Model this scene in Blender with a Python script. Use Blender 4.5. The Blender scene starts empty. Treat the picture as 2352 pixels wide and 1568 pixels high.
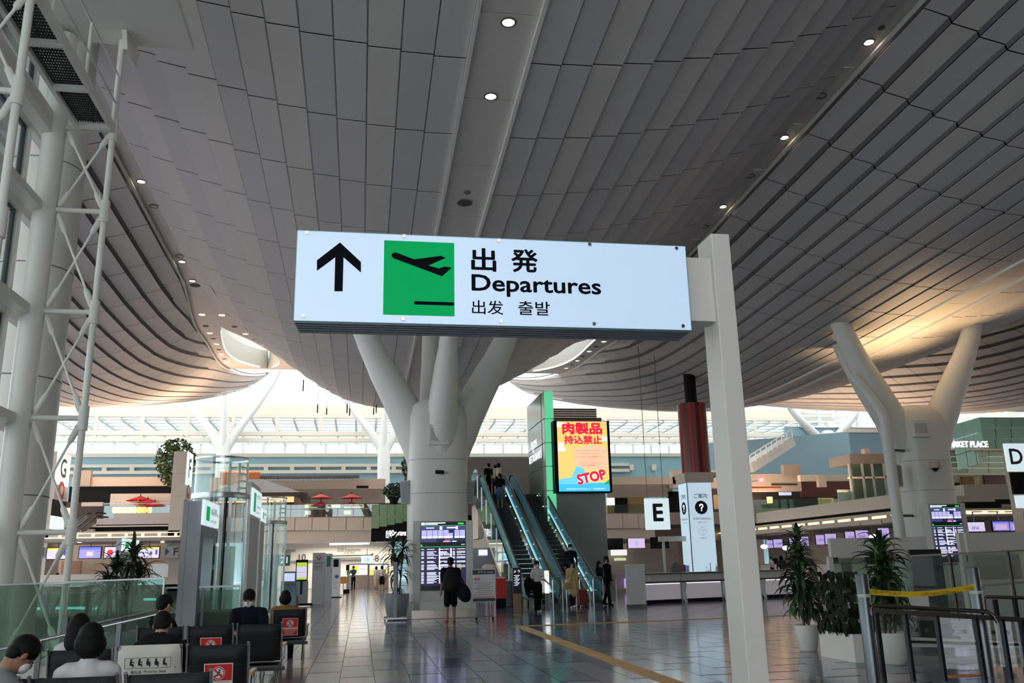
import bpy, bmesh, math, random
import numpy as np
from mathutils import Vector, Matrix
R = random.Random(7)
sc = bpy.context.scene
COL = sc.collection

# ------------------------------------------------------------------ camera
F, PITCH, YAW, ROLL, CH = 1980.0, math.atan(512/1980.0), math.radians(9.94), 0.0225, 1.58
fw = np.array([math.sin(YAW)*math.cos(PITCH), math.cos(YAW)*math.cos(PITCH), math.sin(PITCH)])
r0 = np.array([math.cos(YAW), -math.sin(YAW), 0.0]); u0 = np.cross(r0, fw)
cR, sR = math.cos(ROLL), math.sin(ROLL)
cr, cu = r0*cR - u0*sR, r0*sR + u0*cR
cam = bpy.data.cameras.new('camera'); cam.sensor_width = 36; cam.lens = F/2352*36
cam.clip_end = 800; cam.clip_start = 0.05
camo = bpy.data.objects.new('camera', cam); COL.objects.link(camo)
camo.matrix_world = Matrix(((cr[0], cu[0], -fw[0], 0), (cr[1], cu[1], -fw[1], 0), (cr[2], cu[2], -fw[2], CH), (0, 0, 0, 1)))
sc.camera = camo

def ray(px, py):
    a, b = px-1176.0, 784.0-py
    return fw*F + cr*a + cu*b
def A(px, py, Y):            # point on the plane y = Y seen at a pixel
    d = ray(px, py); t = Y/d[1]; return Vector((d[0]*t, Y, CH+d[2]*t))
def G(px, py, z=0.0):        # point at height z seen at a pixel
    d = ray(px, py); t = (z-CH)/d[2]; return Vector((d[0]*t, d[1]*t, z))
def AX(px, py, X):
    d = ray(px, py); t = X/d[0]; return Vector((X, d[1]*t, CH+d[2]*t))

# ------------------------------------------------------------------ world, light, exposure
W = bpy.data.worlds.new('overcast_sky'); sc.world = W; W.use_nodes = True
bg = W.node_tree.nodes['Background']
bg.inputs[0].default_value = (0.90, 0.955, 1.0, 1); bg.inputs[1].default_value = 3.0
sc.view_settings.view_transform = 'Standard'; sc.view_settings.look = 'None'
sc.view_settings.exposure = 0.0; sc.view_settings.gamma = 1.0; sc.view_settings.use_curve_mapping = False

cy_ = sc.cycles
cy_.use_adaptive_sampling = True; cy_.adaptive_threshold = .12; cy_.adaptive_min_samples = 16
cy_.max_bounces = 6; cy_.diffuse_bounces = 3; cy_.glossy_bounces = 3; cy_.transmission_bounces = 4; cy_.transparent_max_bounces = 12
# ------------------------------------------------------------------ materials
def lin(c):
    return tuple((v/12.92 if v <= .04045 else ((v+.055)/1.055)**2.4) for v in c)
def rgb(r, g, b): return lin((r/255, g/255, b/255))
MATS = {}
def mat(name, col, rough=.5, metal=0.0, emit=0.0, ecol=None, noise=0.0, nscale=6.0, bump=0.0, spec=.5, alpha=None, coat=0.0):
    if name in MATS: return MATS[name]
    m = bpy.data.materials.new(name); m.use_nodes = True; nt = m.node_tree
    b = nt.nodes['Principled BSDF']
    b.inputs['Base Color'].default_value = (*col, 1); b.inputs['Roughness'].default_value = rough
    b.inputs['Metallic'].default_value = metal; b.inputs['Specular IOR Level'].default_value = spec
    if coat: b.inputs['Coat Weight'].default_value = coat
    if emit:
        b.inputs['Emission Color'].default_value = (*(ecol or col), 1); b.inputs['Emission Strength'].default_value = emit
    if noise or bump:
        tc = nt.nodes.new('ShaderNodeTexCoord'); nz = nt.nodes.new('ShaderNodeTexNoise')
        nz.inputs['Scale'].default_value = nscale; nz.inputs['Detail'].default_value = 4
        nt.links.new(tc.outputs['Object'], nz.inputs['Vector'])
        if noise:
            mr = nt.nodes.new('ShaderNodeMapRange'); mr.inputs['To Min'].default_value = 1-noise; mr.inputs['To Max'].default_value = 1+noise
            hs = nt.nodes.new('ShaderNodeHueSaturation'); hs.inputs['Color'].default_value = (*col, 1)
            nt.links.new(nz.outputs['Fac'], mr.inputs['Value']); nt.links.new(mr.outputs['Result'], hs.inputs['Value'])
            nt.links.new(hs.outputs['Color'], b.inputs['Base Color'])
        if bump:
            bp = nt.nodes.new('ShaderNodeBump'); bp.inputs['Strength'].default_value = bump; bp.inputs['Distance'].default_value = .02
            nt.links.new(nz.outputs['Fac'], bp.inputs['Height']); nt.links.new(bp.outputs['Normal'], b.inputs['Normal'])
    MATS[name] = m
    return m
def glass(name, tint, gloss=.12, alpha_dark=0.0, rough=.02, ior=1.5):
    """thin architectural pane: tinted see-through plus a mirror reflection that grows at grazing angles"""
    if name in MATS: return MATS[name]
    m = bpy.data.materials.new(name); m.use_nodes = True; nt = m.node_tree; nt.nodes.clear()
    o = nt.nodes.new('ShaderNodeOutputMaterial'); t = nt.nodes.new('ShaderNodeBsdfTransparent'); g = nt.nodes.new('ShaderNodeBsdfGlossy')
    d = nt.nodes.new('ShaderNodeBsdfDiffuse'); d.inputs['Color'].default_value = (*tint, 1)
    t.inputs['Color'].default_value = (*tint, 1); g.inputs['Roughness'].default_value = rough; g.inputs['Color'].default_value = (.9, .95, .95, 1)
    fr = nt.nodes.new('ShaderNodeFresnel'); fr.inputs['IOR'].default_value = 1.5
    ad = nt.nodes.new('ShaderNodeMath'); ad.operation = 'ADD'; ad.inputs[1].default_value = gloss; ad.use_clamp = True
    gm = nt.nodes.new('ShaderNodeNewGeometry'); mm = nt.nodes.new('ShaderNodeMath'); mm.operation = 'MULTIPLY_ADD'; mm.inputs[1].default_value = 1/ior-ior; mm.inputs[2].default_value = ior   # same pane from either side
    nt.links.new(gm.outputs['Backfacing'], mm.inputs[0]); nt.links.new(mm.outputs[0], fr.inputs['IOR'])
    nt.links.new(fr.outputs[0], ad.inputs[0])
    mx0 = nt.nodes.new('ShaderNodeMixShader'); mx0.inputs[0].default_value = alpha_dark
    nt.links.new(t.outputs[0], mx0.inputs[1]); nt.links.new(d.outputs[0], mx0.inputs[2])
    mx = nt.nodes.new('ShaderNodeMixShader'); nt.links.new(ad.outputs[0], mx.inputs[0])
    nt.links.new(mx0.outputs[0], mx.inputs[1]); nt.links.new(g.outputs[0], mx.inputs[2]); nt.links.new(mx.outputs[0], o.inputs[0])
    MATS[name] = m
    return m
def emis(name, col, s=1.0): return mat(name, col, rough=.4, emit=s, ecol=col)

WHITE = mat('white_paint', rgb(206, 204, 196), .45)
STEEL = mat('white_steel', rgb(234, 232, 226), .4)
PANEL = mat('ceiling_panel_white', rgb(212, 208, 205), .55, noise=.03, nscale=.35)
PANEL2 = mat('ceiling_panel_white_b', rgb(205, 202, 202), .55, noise=.03, nscale=.35)
PANEL3 = mat('ceiling_panel_white_c', rgb(217, 212, 207), .55, noise=.03, nscale=.35)
SOFFIT = mat('soffit_white', rgb(222, 216, 210), .5)
DARK = mat('cavity_dark', rgb(104, 102, 100), .9)
BLACK = mat('black_paint', rgb(15, 15, 16), .6, spec=.15)
CHROME = mat('chrome', rgb(205, 207, 210), .12, metal=1)
BRUSH = mat('brushed_steel', rgb(150, 153, 156), .3, metal=1)
DSTEEL = mat('dark_steel', rgb(92, 94, 98), .35, metal=1)
GREYP = mat('grey_paint', rgb(146, 152, 156), .4)
BEIGE = mat('beige_wall', rgb(196, 178, 160), .6, noise=.03, nscale=.5)
TAUPE = mat('taupe_wall', rgb(150, 138, 130), .6)
CREAM = mat('cream_panel', rgb(205, 192, 176), .55)
BLUEW = mat('blue_wall', rgb(132, 160, 168), .5, noise=.05, nscale=.3)
GREENG = mat('green_glass_cladding', rgb(120, 150, 128), .18, spec=.8)
WOODM = mat('light_wood', rgb(196, 150, 88), .4, noise=.12, nscale=14)
GLASS = glass('clear_glass', (.93, .97, .95), .05)
GLASSG = glass('green_tint_glass', (.72, .84, .80), .08)
GLASSR = glass('railing_glass', (.60, .72, .65), .0, alpha_dark=.06, ior=1.22)
SKYG = glass('skylight_glass', (.93, .97, .97), .02)
INK = mat('ink_black', rgb(20, 20, 24), .5)
RED = mat('signal_red', rgb(205, 38, 34), .4)

# ------------------------------------------------------------------ mesh building
class MB:
    def __init__(s): s.v = []; s.f = []; s.m = []
    def add(s, vs, fs, mi=0):
        o = len(s.v); s.v += [tuple(p) for p in vs]; s.f += [tuple(i+o for i in f) for f in fs]; s.m += [mi]*len(fs); return s
    def box(s, x0, x1, y0, y1, z0, z1, mi=0):
        return s.add([(x0,y0,z0),(x1,y0,z0),(x1,y1,z0),(x0,y1,z0),(x0,y0,z1),(x1,y0,z1),(x1,y1,z1),(x0,y1,z1)],
                     [(0,3,2,1),(4,5,6,7),(0,1,5,4),(1,2,6,5),(2,3,7,6),(3,0,4,7)], mi)
    def cbox(s, c, d, rz=0, mi=0):
        m = Matrix.Rotation(rz, 3, 'Z'); c = Vector(c); o = []
        for z in (-1, 1):
            for x, y in ((-1,-1),(1,-1),(1,1),(-1,1)): o.append(c+m@Vector((x*d[0]/2, y*d[1]/2, z*d[2]/2)))
        return s.add(o, [(0,3,2,1),(4,5,6,7),(0,1,5,4),(1,2,6,5),(2,3,7,6),(3,0,4,7)], mi)
    def beam(s, p, q, w, h, mi=0, up=(0,0,1)):          # rectangular bar from p to q
        p, q = Vector(p), Vector(q); d = (q-p).normalized(); u = Vector(up)
        if abs(d.dot(u)) > .99: u = Vector((0,1,0))
        r = d.cross(u).normalized(); u = r.cross(d).normalized(); o = []
        for e in (p, q):
            for a, b in ((-1,-1),(1,-1),(1,1),(-1,1)): o.append(e+r*a*w/2+u*b*h/2)
        return s.add(o, [(0,3,2,1),(4,5,6,7),(0,1,5,4),(1,2,6,5),(2,3,7,6),(3,0,4,7)], mi)
    def tube(s, pts, r, n=10, mi=0, caps=True):          # round bar along a polyline; r may be a list
        pts = [Vector(p) for p in pts]; rs = r if isinstance(r, (list, tuple)) else [r]*len(pts)
        o = len(s.v); prev = None
        for i, p in enumerate(pts):
            a = pts[max(0, i-1)]; b = pts[min(len(pts)-1, i+1)]; d = (b-a).normalized()
            u = prev if prev is not None else (Vector((0,0,1)) if abs(d.z) < .9 else Vector((1,0,0)))
            x = d.cross(u)
            if x.length < 1e-5: x = d.cross(Vector((0,1,0)))
            x.normalize(); y = x.cross(d).normalized(); prev = y
            for k in range(n):
                t = 2*math.pi*k/n; s.v.append(tuple(p+(x*math.cos(t)+y*math.sin(t))*rs[i]))
        fs = []
        for i in range(len(pts)-1):
            for k in range(n):
                k2 = (k+1) % n; fs.append((o+i*n+k, o+i*n+k2, o+(i+1)*n+k2, o+(i+1)*n+k))
        if caps:
            fs.append(tuple(o+k for k in reversed(range(n)))); e = o+(len(pts)-1)*n; fs.append(tuple(e+k for k in range(n)))
        s.f += fs; s.m += [mi]*len(fs); return s
    def lathe(s, prof, c=(0,0,0), n=24, mi=0, sx=1, sy=1, caps=True):
        o = len(s.v); c = Vector(c)
        for r, z in prof:
            for k in range(n):
                t = 2*math.pi*k/n; s.v.append((c.x+r*sx*math.cos(t), c.y+r*sy*math.sin(t), c.z+z))
        fs = []
        for i in range(len(prof)-1):
            for k in range(n):
                k2 = (k+1) % n; fs.append((o+i*n+k, o+i*n+k2, o+(i+1)*n+k2, o+(i+1)*n+k))
        if caps:
            fs.append(tuple(o+k for k in reversed(range(n)))); e = o+(len(prof)-1)*n; fs.append(tuple(e+k for k in range(n)))
        s.f += fs; s.m += [mi]*len(fs); return s
    def prism(s, poly, org, ax, ay, depth, mi=0):        # polygon in the (ax, ay) plane, extruded along ax x ay by depth
        org, ax, ay = Vector(org), Vector(ax), Vector(ay); n = ax.cross(ay).normalized()*depth; k = len(poly)
        a = [org+ax*x+ay*y for x, y in poly]; b = [p+n for p in a]
        fs = [tuple(reversed(range(k))), tuple(range(k, 2*k))]+[(i, (i+1) % k, k+(i+1) % k, k+i) for i in range(k)]
        return s.add(a+b, fs, mi)
    def ell(s, c, r, nu=12, nv=8, mi=0, rot=None):
        c = Vector(c); vs = []; fs = []
        for j in range(1, nv):
            p = math.pi*j/nv
            for i in range(nu):
                t = 2*math.pi*i/nu; v = Vector((r[0]*math.sin(p)*math.cos(t), r[1]*math.sin(p)*math.sin(t), r[2]*math.cos(p)))
                vs.append(c+(rot@v if rot else v))
        top = len(vs); z = Vector((0,0,r[2])); z = rot@z if rot else z; vs += [c+z, c-z]
        for j in range(nv-2):
            for i in range(nu):
                i2 = (i+1) % nu; fs.append((j*nu+i, (j+1)*nu+i, (j+1)*nu+i2, j*nu+i2))
        for i in range(nu):
            i2 = (i+1) % nu; fs.append((top, i, i2)); fs.append((top+1, (nv-2)*nu+i2, (nv-2)*nu+i))
        return s.add(vs, fs, mi)
    def grid(s, fn, nu, nv, mi=0):                        # fn(i, j) -> point
        vs = [fn(i, j) for i in range(nu+1) for j in range(nv+1)]
        fs = [(i*(nv+1)+j, (i+1)*(nv+1)+j, (i+1)*(nv+1)+j+1, i*(nv+1)+j+1) for i in range(nu) for j in range(nv)]
        return s.add(vs, fs, mi)
    def mesh(s, name, mats, smooth=None, bevel=0):
        me = bpy.data.meshes.new(name); me.from_pydata(s.v, [], s.f); 
        for m in (mats if isinstance(mats, (list, tuple)) else [mats]): me.materials.append(m)
        if any(s.m): me.polygons.foreach_set('material_index', s.m)
        if bevel:
            bm = bmesh.new(); bm.from_mesh(me)
            es = [e for e in bm.edges if len(e.link_faces) == 2 and e.calc_face_angle(0) > .6]
            bmesh.ops.bevel(bm, geom=es, offset=bevel, segments=2, affect='EDGES', profile=.7, clamp_overlap=True)
            bm.to_mesh(me); bm.free()
        if smooth is not None:
            me.polygons.foreach_set('use_smooth', [True]*len(me.polygons)); me.set_sharp_from_angle(angle=math.radians(smooth))
        me.update(); return me
    def build(s, name, mats, parent=None, smooth=None, bevel=0, loc=None, label=None):
        o = bpy.data.objects.new(name, s.mesh(name, mats, smooth, bevel)); COL.objects.link(o)
        if parent is not None: o.parent = parent
        if loc is not None: o.location = loc
        if label: o['label'] = label
        return o

def thing(name, label, cat, loc=(0,0,0), rz=0, group=None):
    o = bpy.data.objects.new(name, None); COL.objects.link(o); o.location = loc; o.rotation_euler = (0, 0, rz)
    o.empty_display_size = .2; o['label'] = label; o['category'] = cat
    if group: o['group'] = group
    return o
def tag(o, label, cat, group=None):
    o['label'] = label; o['category'] = cat
    if group: o['group'] = group
    return o
def struct(o, label=None):
    o['kind'] = 'structure'
    if label: o['label'] = label
    return o
def sroot(name, label=None, loc=(0,0,0)):
    o = bpy.data.objects.new(name, None); COL.objects.link(o); o.location = loc; return struct(o, label)
def stuff(o): o['kind'] = 'stuff'; return o
def inst(name, me, parent=None, loc=(0,0,0), rot=None, scale=None):
    o = bpy.data.objects.new(name, me); COL.objects.link(o)
    if parent is not None: o.parent = parent
    o.location = loc
    if rot is not None: o.rotation_euler = rot
    if scale is not None: o.scale = scale
    return o
def copytree(src, loc, rz=None, label=None):
    r = src.copy(); COL.objects.link(r); r.location = loc
    if rz is not None: r.rotation_euler = (0, 0, rz)
    if label: r['label'] = label
    for ch in list(src.children):
        c = ch.copy(); COL.objects.link(c); c.parent = r
        for g in ch.children:
            d = g.copy(); COL.objects.link(d); d.parent = c
    return r

_txt = {}
def textmesh(body, bold=0.0):
    key = (body, bold)
    if key in _txt: return _txt[key]
    cu_ = bpy.data.curves.new('t', 'FONT'); cu_.body = body; cu_.size = 1; cu_.offset = bold; cu_.resolution_u = 3; cu_.fill_mode = 'FRONT'
    o = bpy.data.objects.new('t', cu_); me = bpy.data.meshes.new_from_object(o)
    vs = [v.co.copy() for v in me.vertices]; fs = [tuple(p.vertices) for p in me.polygons]
    bpy.data.objects.remove(o); bpy.data.curves.remove(cu_); bpy.data.meshes.remove(me)
    _txt[key] = (vs, fs); return _txt[key]
def text(body, org, height, m, parent, ax=(1,0,0), ay=(0,0,1), align='L', width=None, bold=.0, thick=0.0, name='lettering', lift=.004):
    """lettering of cap height about `height`, baseline-left (or centre) at org in the plane (ax, ay)"""
    vs, fs = textmesh(body, 0.0)
    if not vs: return None
    if bold:                                              # heavier stroke: the outline laid down again, shifted all round
        bv, bf = [], []
        for q_ in range(8):
            a_ = math.pi*q_/4; o_ = len(bv); bv += [v+Vector((bold*1.0*math.cos(a_), bold*1.0*math.sin(a_), .0004*q_)) for v in vs]; bf += [tuple(i+o_ for i in f) for f in fs]
        vs, fs = bv, bf
    x0 = min(v.x for v in vs); x1 = max(v.x for v in vs); y0 = min(v.y for v in vs); y1 = max(v.y for v in vs)
    k = height/max(y1-y0, 1e-6); kx = width/(x1-x0) if width else k
    off = -x0 if align == 'L' else (-(x0+x1)/2 if align == 'C' else -x1)
    ax, ay, org = Vector(ax).normalized(), Vector(ay).normalized(), Vector(org); n = ax.cross(ay)
    mb = MB(); P = [org+ax*((v.x+off)*kx)+ay*((v.y-y0)*k)+n*(lift+thick+v.z*k) for v in vs]
    mb.add(P, fs)
    if thick:                                             # extruded letters: side walls and back
        cnt = {}
        for f in fs:
            for a, b in zip(f, f[1:]+f[:1]):
                key = (min(a,b), max(a,b)); cnt[key] = None if key in cnt else (a, b)
        Q = [p-n*thick for p in P]; o = len(P); mb.v += [tuple(q) for q in Q]
        for e in cnt.values():
            if e: mb.f.append((e[1], e[0], e[0]+o, e[1]+o)); mb.m.append(0)
    return mb.build(name, m, parent)
def disc(mb, c, r, ax, ay, n=20, mi=0, depth=.004):
    return mb.prism([(r*math.cos(2*math.pi*k/n), r*math.sin(2*math.pi*k/n)) for k in range(n)], c, ax, ay, depth, mi)
def rect(mb, x0, x1, y0, y1, org, ax=(1,0,0), ay=(0,0,1), depth=.004, mi=0):
    return mb.prism([(x0,y0),(x1,y0),(x1,y1),(x0,y1)], org, ax, ay, depth, mi)
def curve(pts):
    xs = [p[0] for p in pts]; ys = [p[1] for p in pts]
    def fn(x):
        i = max(0, min(len(xs)-2, int(np.searchsorted(xs, x))-1)); 
        if x <= xs[0]: return ys[0]+(ys[1]-ys[0])/(xs[1]-xs[0])*(x-xs[0])
        if x >= xs[-1]: return ys[-1]+(ys[-1]-ys[-2])/(xs[-1]-xs[-2])*(x-xs[-1])
        def sl(k):
            if k == 0: return (ys[1]-ys[0])/(xs[1]-xs[0])
            if k == len(xs)-1: return (ys[-1]-ys[-2])/(xs[-1]-xs[-2])
            return (ys[k+1]-ys[k-1])/(xs[k+1]-xs[k-1])
        h = xs[i+1]-xs[i]; t = (x-xs[i])/h; m0, m1 = sl(i)*h, sl(i+1)*h
        return (2*t**3-3*t*t+1)*ys[i]+(t**3-2*t*t+t)*m0+(-2*t**3+3*t*t)*ys[i+1]+(t**3-t*t)*m1
    return fn
# ------------------------------------------------------------------ helpers placing slabs by where they stand
def proj(p):
    v = np.array([p[0], p[1], p[2]-CH]); zz = v@fw
    return 1176+F*(v@cr)/zz, 784-F*(v@cu)/zz, zz
def ext(px0, py0, px1, py1, Y):
    xm, ym = (px0+px1)/2, (py0+py1)/2
    return A(px0, ym, Y).x, A(px1, ym, Y).x, A(xm, py1, Y).z, A(xm, py0, Y).z
def slab(name, px0, py0, px1, py1, Y, th, m, parent=None, bevel=0, mb=None, mi=0):
    x0, x1, z0, z1 = ext(px0, py0, px1, py1, Y)
    b = mb or MB(); b.box(x0, x1, Y, Y+th, z0, z1, mi)
    return b if mb else b.build(name, m, parent, bevel=bevel)

# ------------------------------------------------------------------ floor: 0.5 x 1.5 m polished tiles
def floortile(name, c, r=.13):
    m = mat(name, c, r, noise=.07, nscale=1.3, spec=.75)
    return m
FT = [floortile('tile_pale_grey', rgb(158, 152, 154)), floortile('tile_mid_grey', rgb(128, 130, 142)),
      floortile('tile_blue_grey', rgb(100, 114, 138)), floortile('tile_dark_slate', rgb(62, 74, 98)), floortile('tile_mauve', rgb(138, 126, 134))]
JOINT = mat('tile_joint', rgb(98, 98, 102), .5)
floor = MB().box(-60, 90, -14, 125, -.3, -.012).build('floor', JOINT); struct(floor, 'polished stone floor of the departures hall')
tile_me = []
for m in FT:
    tile_me.append(MB().box(-.2475, .2475, -.7475, .7475, -.04, 0).mesh('floor_tile', m))
cand = []; X0 = -.275
for i in range(-36, 60):
    for j in range(-2, 52):
        x = X0+.505*(i+.5); y = 1.55*j+.78+(0.78 if i % 2 else 0)
        h = math.sin(i*12.9898+j*78.233)*43758.5453; h -= math.floor(h)
        zone = 1 if x < .25 else 0                        # paler band running to the gates on the left, blue field on the right
        if zone: c = 0 if h < .55 else (4 if h < .8 else 1)
        else: c = 2 if h < .4 else (3 if h < .62 else (1 if h < .88 else 4))
        px, py, zz = proj((x, y, 0)) if y > 1 else (0, 0, -1)
        if zz < 5 or px < -250 or px > 2600 or py > 1600: vis = 0
        else: vis = 1/(zz*zz*zz)
        cand.append((vis, x, y, c))
cand.sort(reverse=True)
rest = MB()
for n, (vis, x, y, c) in enumerate(cand):
    if vis > 0 and n < 300: inst('floor_tile', tile_me[c], floor, (x, y, 0))
    else:
        rest.add([(x-.2475,y-.7475,0),(x+.2475,y-.7475,0),(x+.2475,y+.7475,0),(x-.2475,y+.7475,0)], [(0,1,2,3)], c)
for i in range(-4, 6):                                     # beyond the single tiles: broad fields
    rest.add([(i*10,79.5,0),(i*10+10,79.5,0),(i*10+10,124,0),(i*10,124,0)], [(0,1,2,3)], 0)
rest.add([(-60,-14,0),(-18.6,-14,0),(-18.6,124,0),(-60,124,0)], [(0,1,2,3)], 1)
rest.add([(30.5,-14,0),(90,-14,0),(90,124,0),(30.5,124,0)], [(0,1,2,3)], 1)
stuff(rest.build('far_floor_tiles', FT, floor))
# tactile paving: yellow bar tiles in two runs meeting at a corner
YEL = mat('tactile_yellow', rgb(176, 140, 80), .45)
tac = thing('tactile_paving', 'yellow ribbed tactile paving line turning a corner on the hall floor', 'tactile paving', (4.15, 23.4, 0))
base = MB().box(-.15, .15, -.3, .3, 0, .004)
for k in range(4): base.box(-.115+k*.066, -.085+k*.066, -.28, .28, .004, .010)
tme = base.mesh('tactile_tile', YEL)
for k in range(23): inst('tactile_tile', tme, tac, (0.0, -.35-.61*k, 0))
base2 = MB().box(-.3, .3, -.15, .15, 0, .004)
for k in range(4): base2.box(-.28, .28, -.115+k*.066, -.085+k*.066, .004, .010)
tme2 = base2.mesh('tactile_tile', YEL)
for k in range(34): inst('tactile_tile', tme2, tac, (.1+.61*k, .1+.046*k*.61/.61*1.0, 0), rot=(0, 0, .075))

# ------------------------------------------------------------------ ceiling: hull-shaped bays of lapped panels, soffit strips between them
keel = curve([(-20,11.2),(0,10.6),(13.7,9.65),(20.5,9.05),(27,8.68),(34,8.38),(42,8.28),(48.8,8.85),(54.6,9.75),(62,11.2),(71,13.0),(80,15.0),(92,17.8)])
cusp = curve([(-20,13.2),(0,12.6),(16,11.8),(25,11.35),(33,11.0),(40,11.0),(46.6,11.8),(56,12.9),(63,13.9),(71,15.3),(80,17.2),(92,20)])
half = curve([(-20,8.92),(0,8.92),(30,8.92),(34,8.85),(39,8.3),(46.6,7.6),(56,6.75),(63,6.5),(75,6.3),(92,6.2)])
PER, K0, KH = 18.45, 2.45, .64
def zs(dx, Y):
    w = half(Y); t = min(abs(dx)/w, 1.0); p = 2.1 if Y < 30 else min(2.6, 2.1+(Y-30)*.02)
    k = keel(Y); return CH+k+(cusp(Y)-k)*t**p
ceiling = sroot('ceiling', 'undulating white panelled ceiling of the departures hall')
NP, PW, PL = 13, (8.92-KH)/13, 2.62
allp = []; risers = {b: MB() for b in (-1, 0, 1, 2, 3)}
for b in (-1, 0, 1, 2, 3):
    xk = K0+PER*b
    for s in (-1, 1):
        for i in range(NP):
            a0, a1 = KH+PW*i, KH+PW*(i+1)
            for j in range(-2, 33):
                ya, yb = 1.7+PL*j+.024, 1.7+PL*(j+1)-.024
                q = []
                for y in (ya, yb):
                    w = half(y); o = min(a1-.022, w); ii = min(a0, w-.02)
                    zi, zo = zs(ii, y), zs(min(a1, w), y)
                    fo_ = min(1.0, max(0.0, (y-32)/22)); q.append((ii, o, zi, zi+(.55+.27*fo_)*(zo-zi)-.022*(1-.8*fo_)))
                if q[0][1]-q[0][0] < .06 and q[1][1]-q[1][0] < .06: continue
                vs = []
                for dz in (0, .012):
                    for (ii, o, zi, zo), y in ((q[0], ya), (q[1], yb)):
                        vs += [(xk+s*ii, y, zi+dz), (xk+s*o, y, zo+dz)]
                cx, cy, cz = xk+s*(a0+a1)/2, (ya+yb)/2, q[0][2]
                vis = 0
                if cy > 6:
                    px, py, zz = proj((cx, cy, cz))
                    if -100 < px < 2450 and -120 < py < 960 and zz > 5:
                        vis = 1.0/zz**2
                        if b == -1 and px < 120: vis = 0
                        if b == 1 and s == 1 and cy < 60: vis = 0
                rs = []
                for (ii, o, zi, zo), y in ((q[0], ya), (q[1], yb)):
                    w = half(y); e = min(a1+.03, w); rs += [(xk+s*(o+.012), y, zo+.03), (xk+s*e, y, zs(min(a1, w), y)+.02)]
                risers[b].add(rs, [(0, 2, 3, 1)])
                allp.append((vis, vs, b, (i*7+j*3) % 3))
PF = [(0,2,3,1),(4,5,7,6),(0,1,5,4),(1,3,7,5),(3,2,6,7),(2,0,4,6)]
allp.sort(key=lambda t: -t[0])
big = {b: MB() for b in (-1, 0, 1, 2, 3)}
for n, (vis, vs, b, c) in enumerate(allp):
    if n < 300 and vis > 0:
        MB().add(vs, PF).build('ceiling_panel', (PANEL, PANEL2, PANEL3)[c], ceiling)
    else: big[b].add(vs, PF, c)
RISER = mat('recess_shade_grey', rgb(112, 110, 110), .8)  # grey puts the shade of the plank gaps into the riser colour
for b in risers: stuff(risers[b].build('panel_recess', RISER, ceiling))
for b in big: stuff(big[b].build('far_ceiling_panels', [PANEL, PANEL2, PANEL3], ceiling))
# smooth edge trim along the far, tapering flanks of each hull
for b in (-1, 0, 1, 2, 3):
    for s in (-1, 1):
        ys2 = [33+1.2*i for i in range(46)]; xk = K0+PER*b
        MB().grid(lambda i, j: (xk+s*(half(ys2[i])-(.45, .2, 0, 0)[j]), ys2[i], zs(half(ys2[i])-(.45, .2, 0, 0)[j], ys2[i])+(-.05, -.05, -.03, .2)[j]), 45, 3).build('hull_edge_trim', SOFFIT, ceiling, smooth=60)
# keel strips (smooth panels with raised edge rails) and cusp strips between bays
for b in (-1, 0, 1, 2, 3):
    xk = K0+PER*b
    deck = MB()                                           # dark void over the panels
    for s in (-1, 1):
        deck.grid(lambda i, j: (xk+s*[0, .3, .6, .8, .93, 1.0][j]*half(-14+i*3.5), -14+i*3.5, zs([0, .3, .6, .8, .93, 1.0][j]*half(-14+i*3.5), -14+i*3.5)+.26), 30, 5)
    struct(deck.build('ceiling_void', DARK, ceiling, smooth=60))
    for j in range(-4, 33):
        ya, yb = .4+PL*j+.012, .4+PL*(j+1)-.012
        MB().add([(xk+sx*(KH-.09), y, CH+keel(y)+.05+dz) for dz in (0, .03) for y in (ya, yb) for sx in (-1, 1)], PF).build('keel_panel', SOFFIT, ceiling)
    for s in (-1, 1):
        rl = MB(); pts = [(-12+2*i) for i in range(50)]
        rl.grid(lambda i, j: (xk+s*(KH-.09 if j in (0, 3) else KH-.01), pts[i], CH+keel(pts[i])+(-.06 if j in (0, 1) else .12)) if j < 4 else (xk+s*(KH-.09), pts[i], CH+keel(pts[i])-.06), 49, 4)
        struct(rl.build('keel_rail', STEEL, ceiling))
holes = []
YE = 62.0
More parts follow.
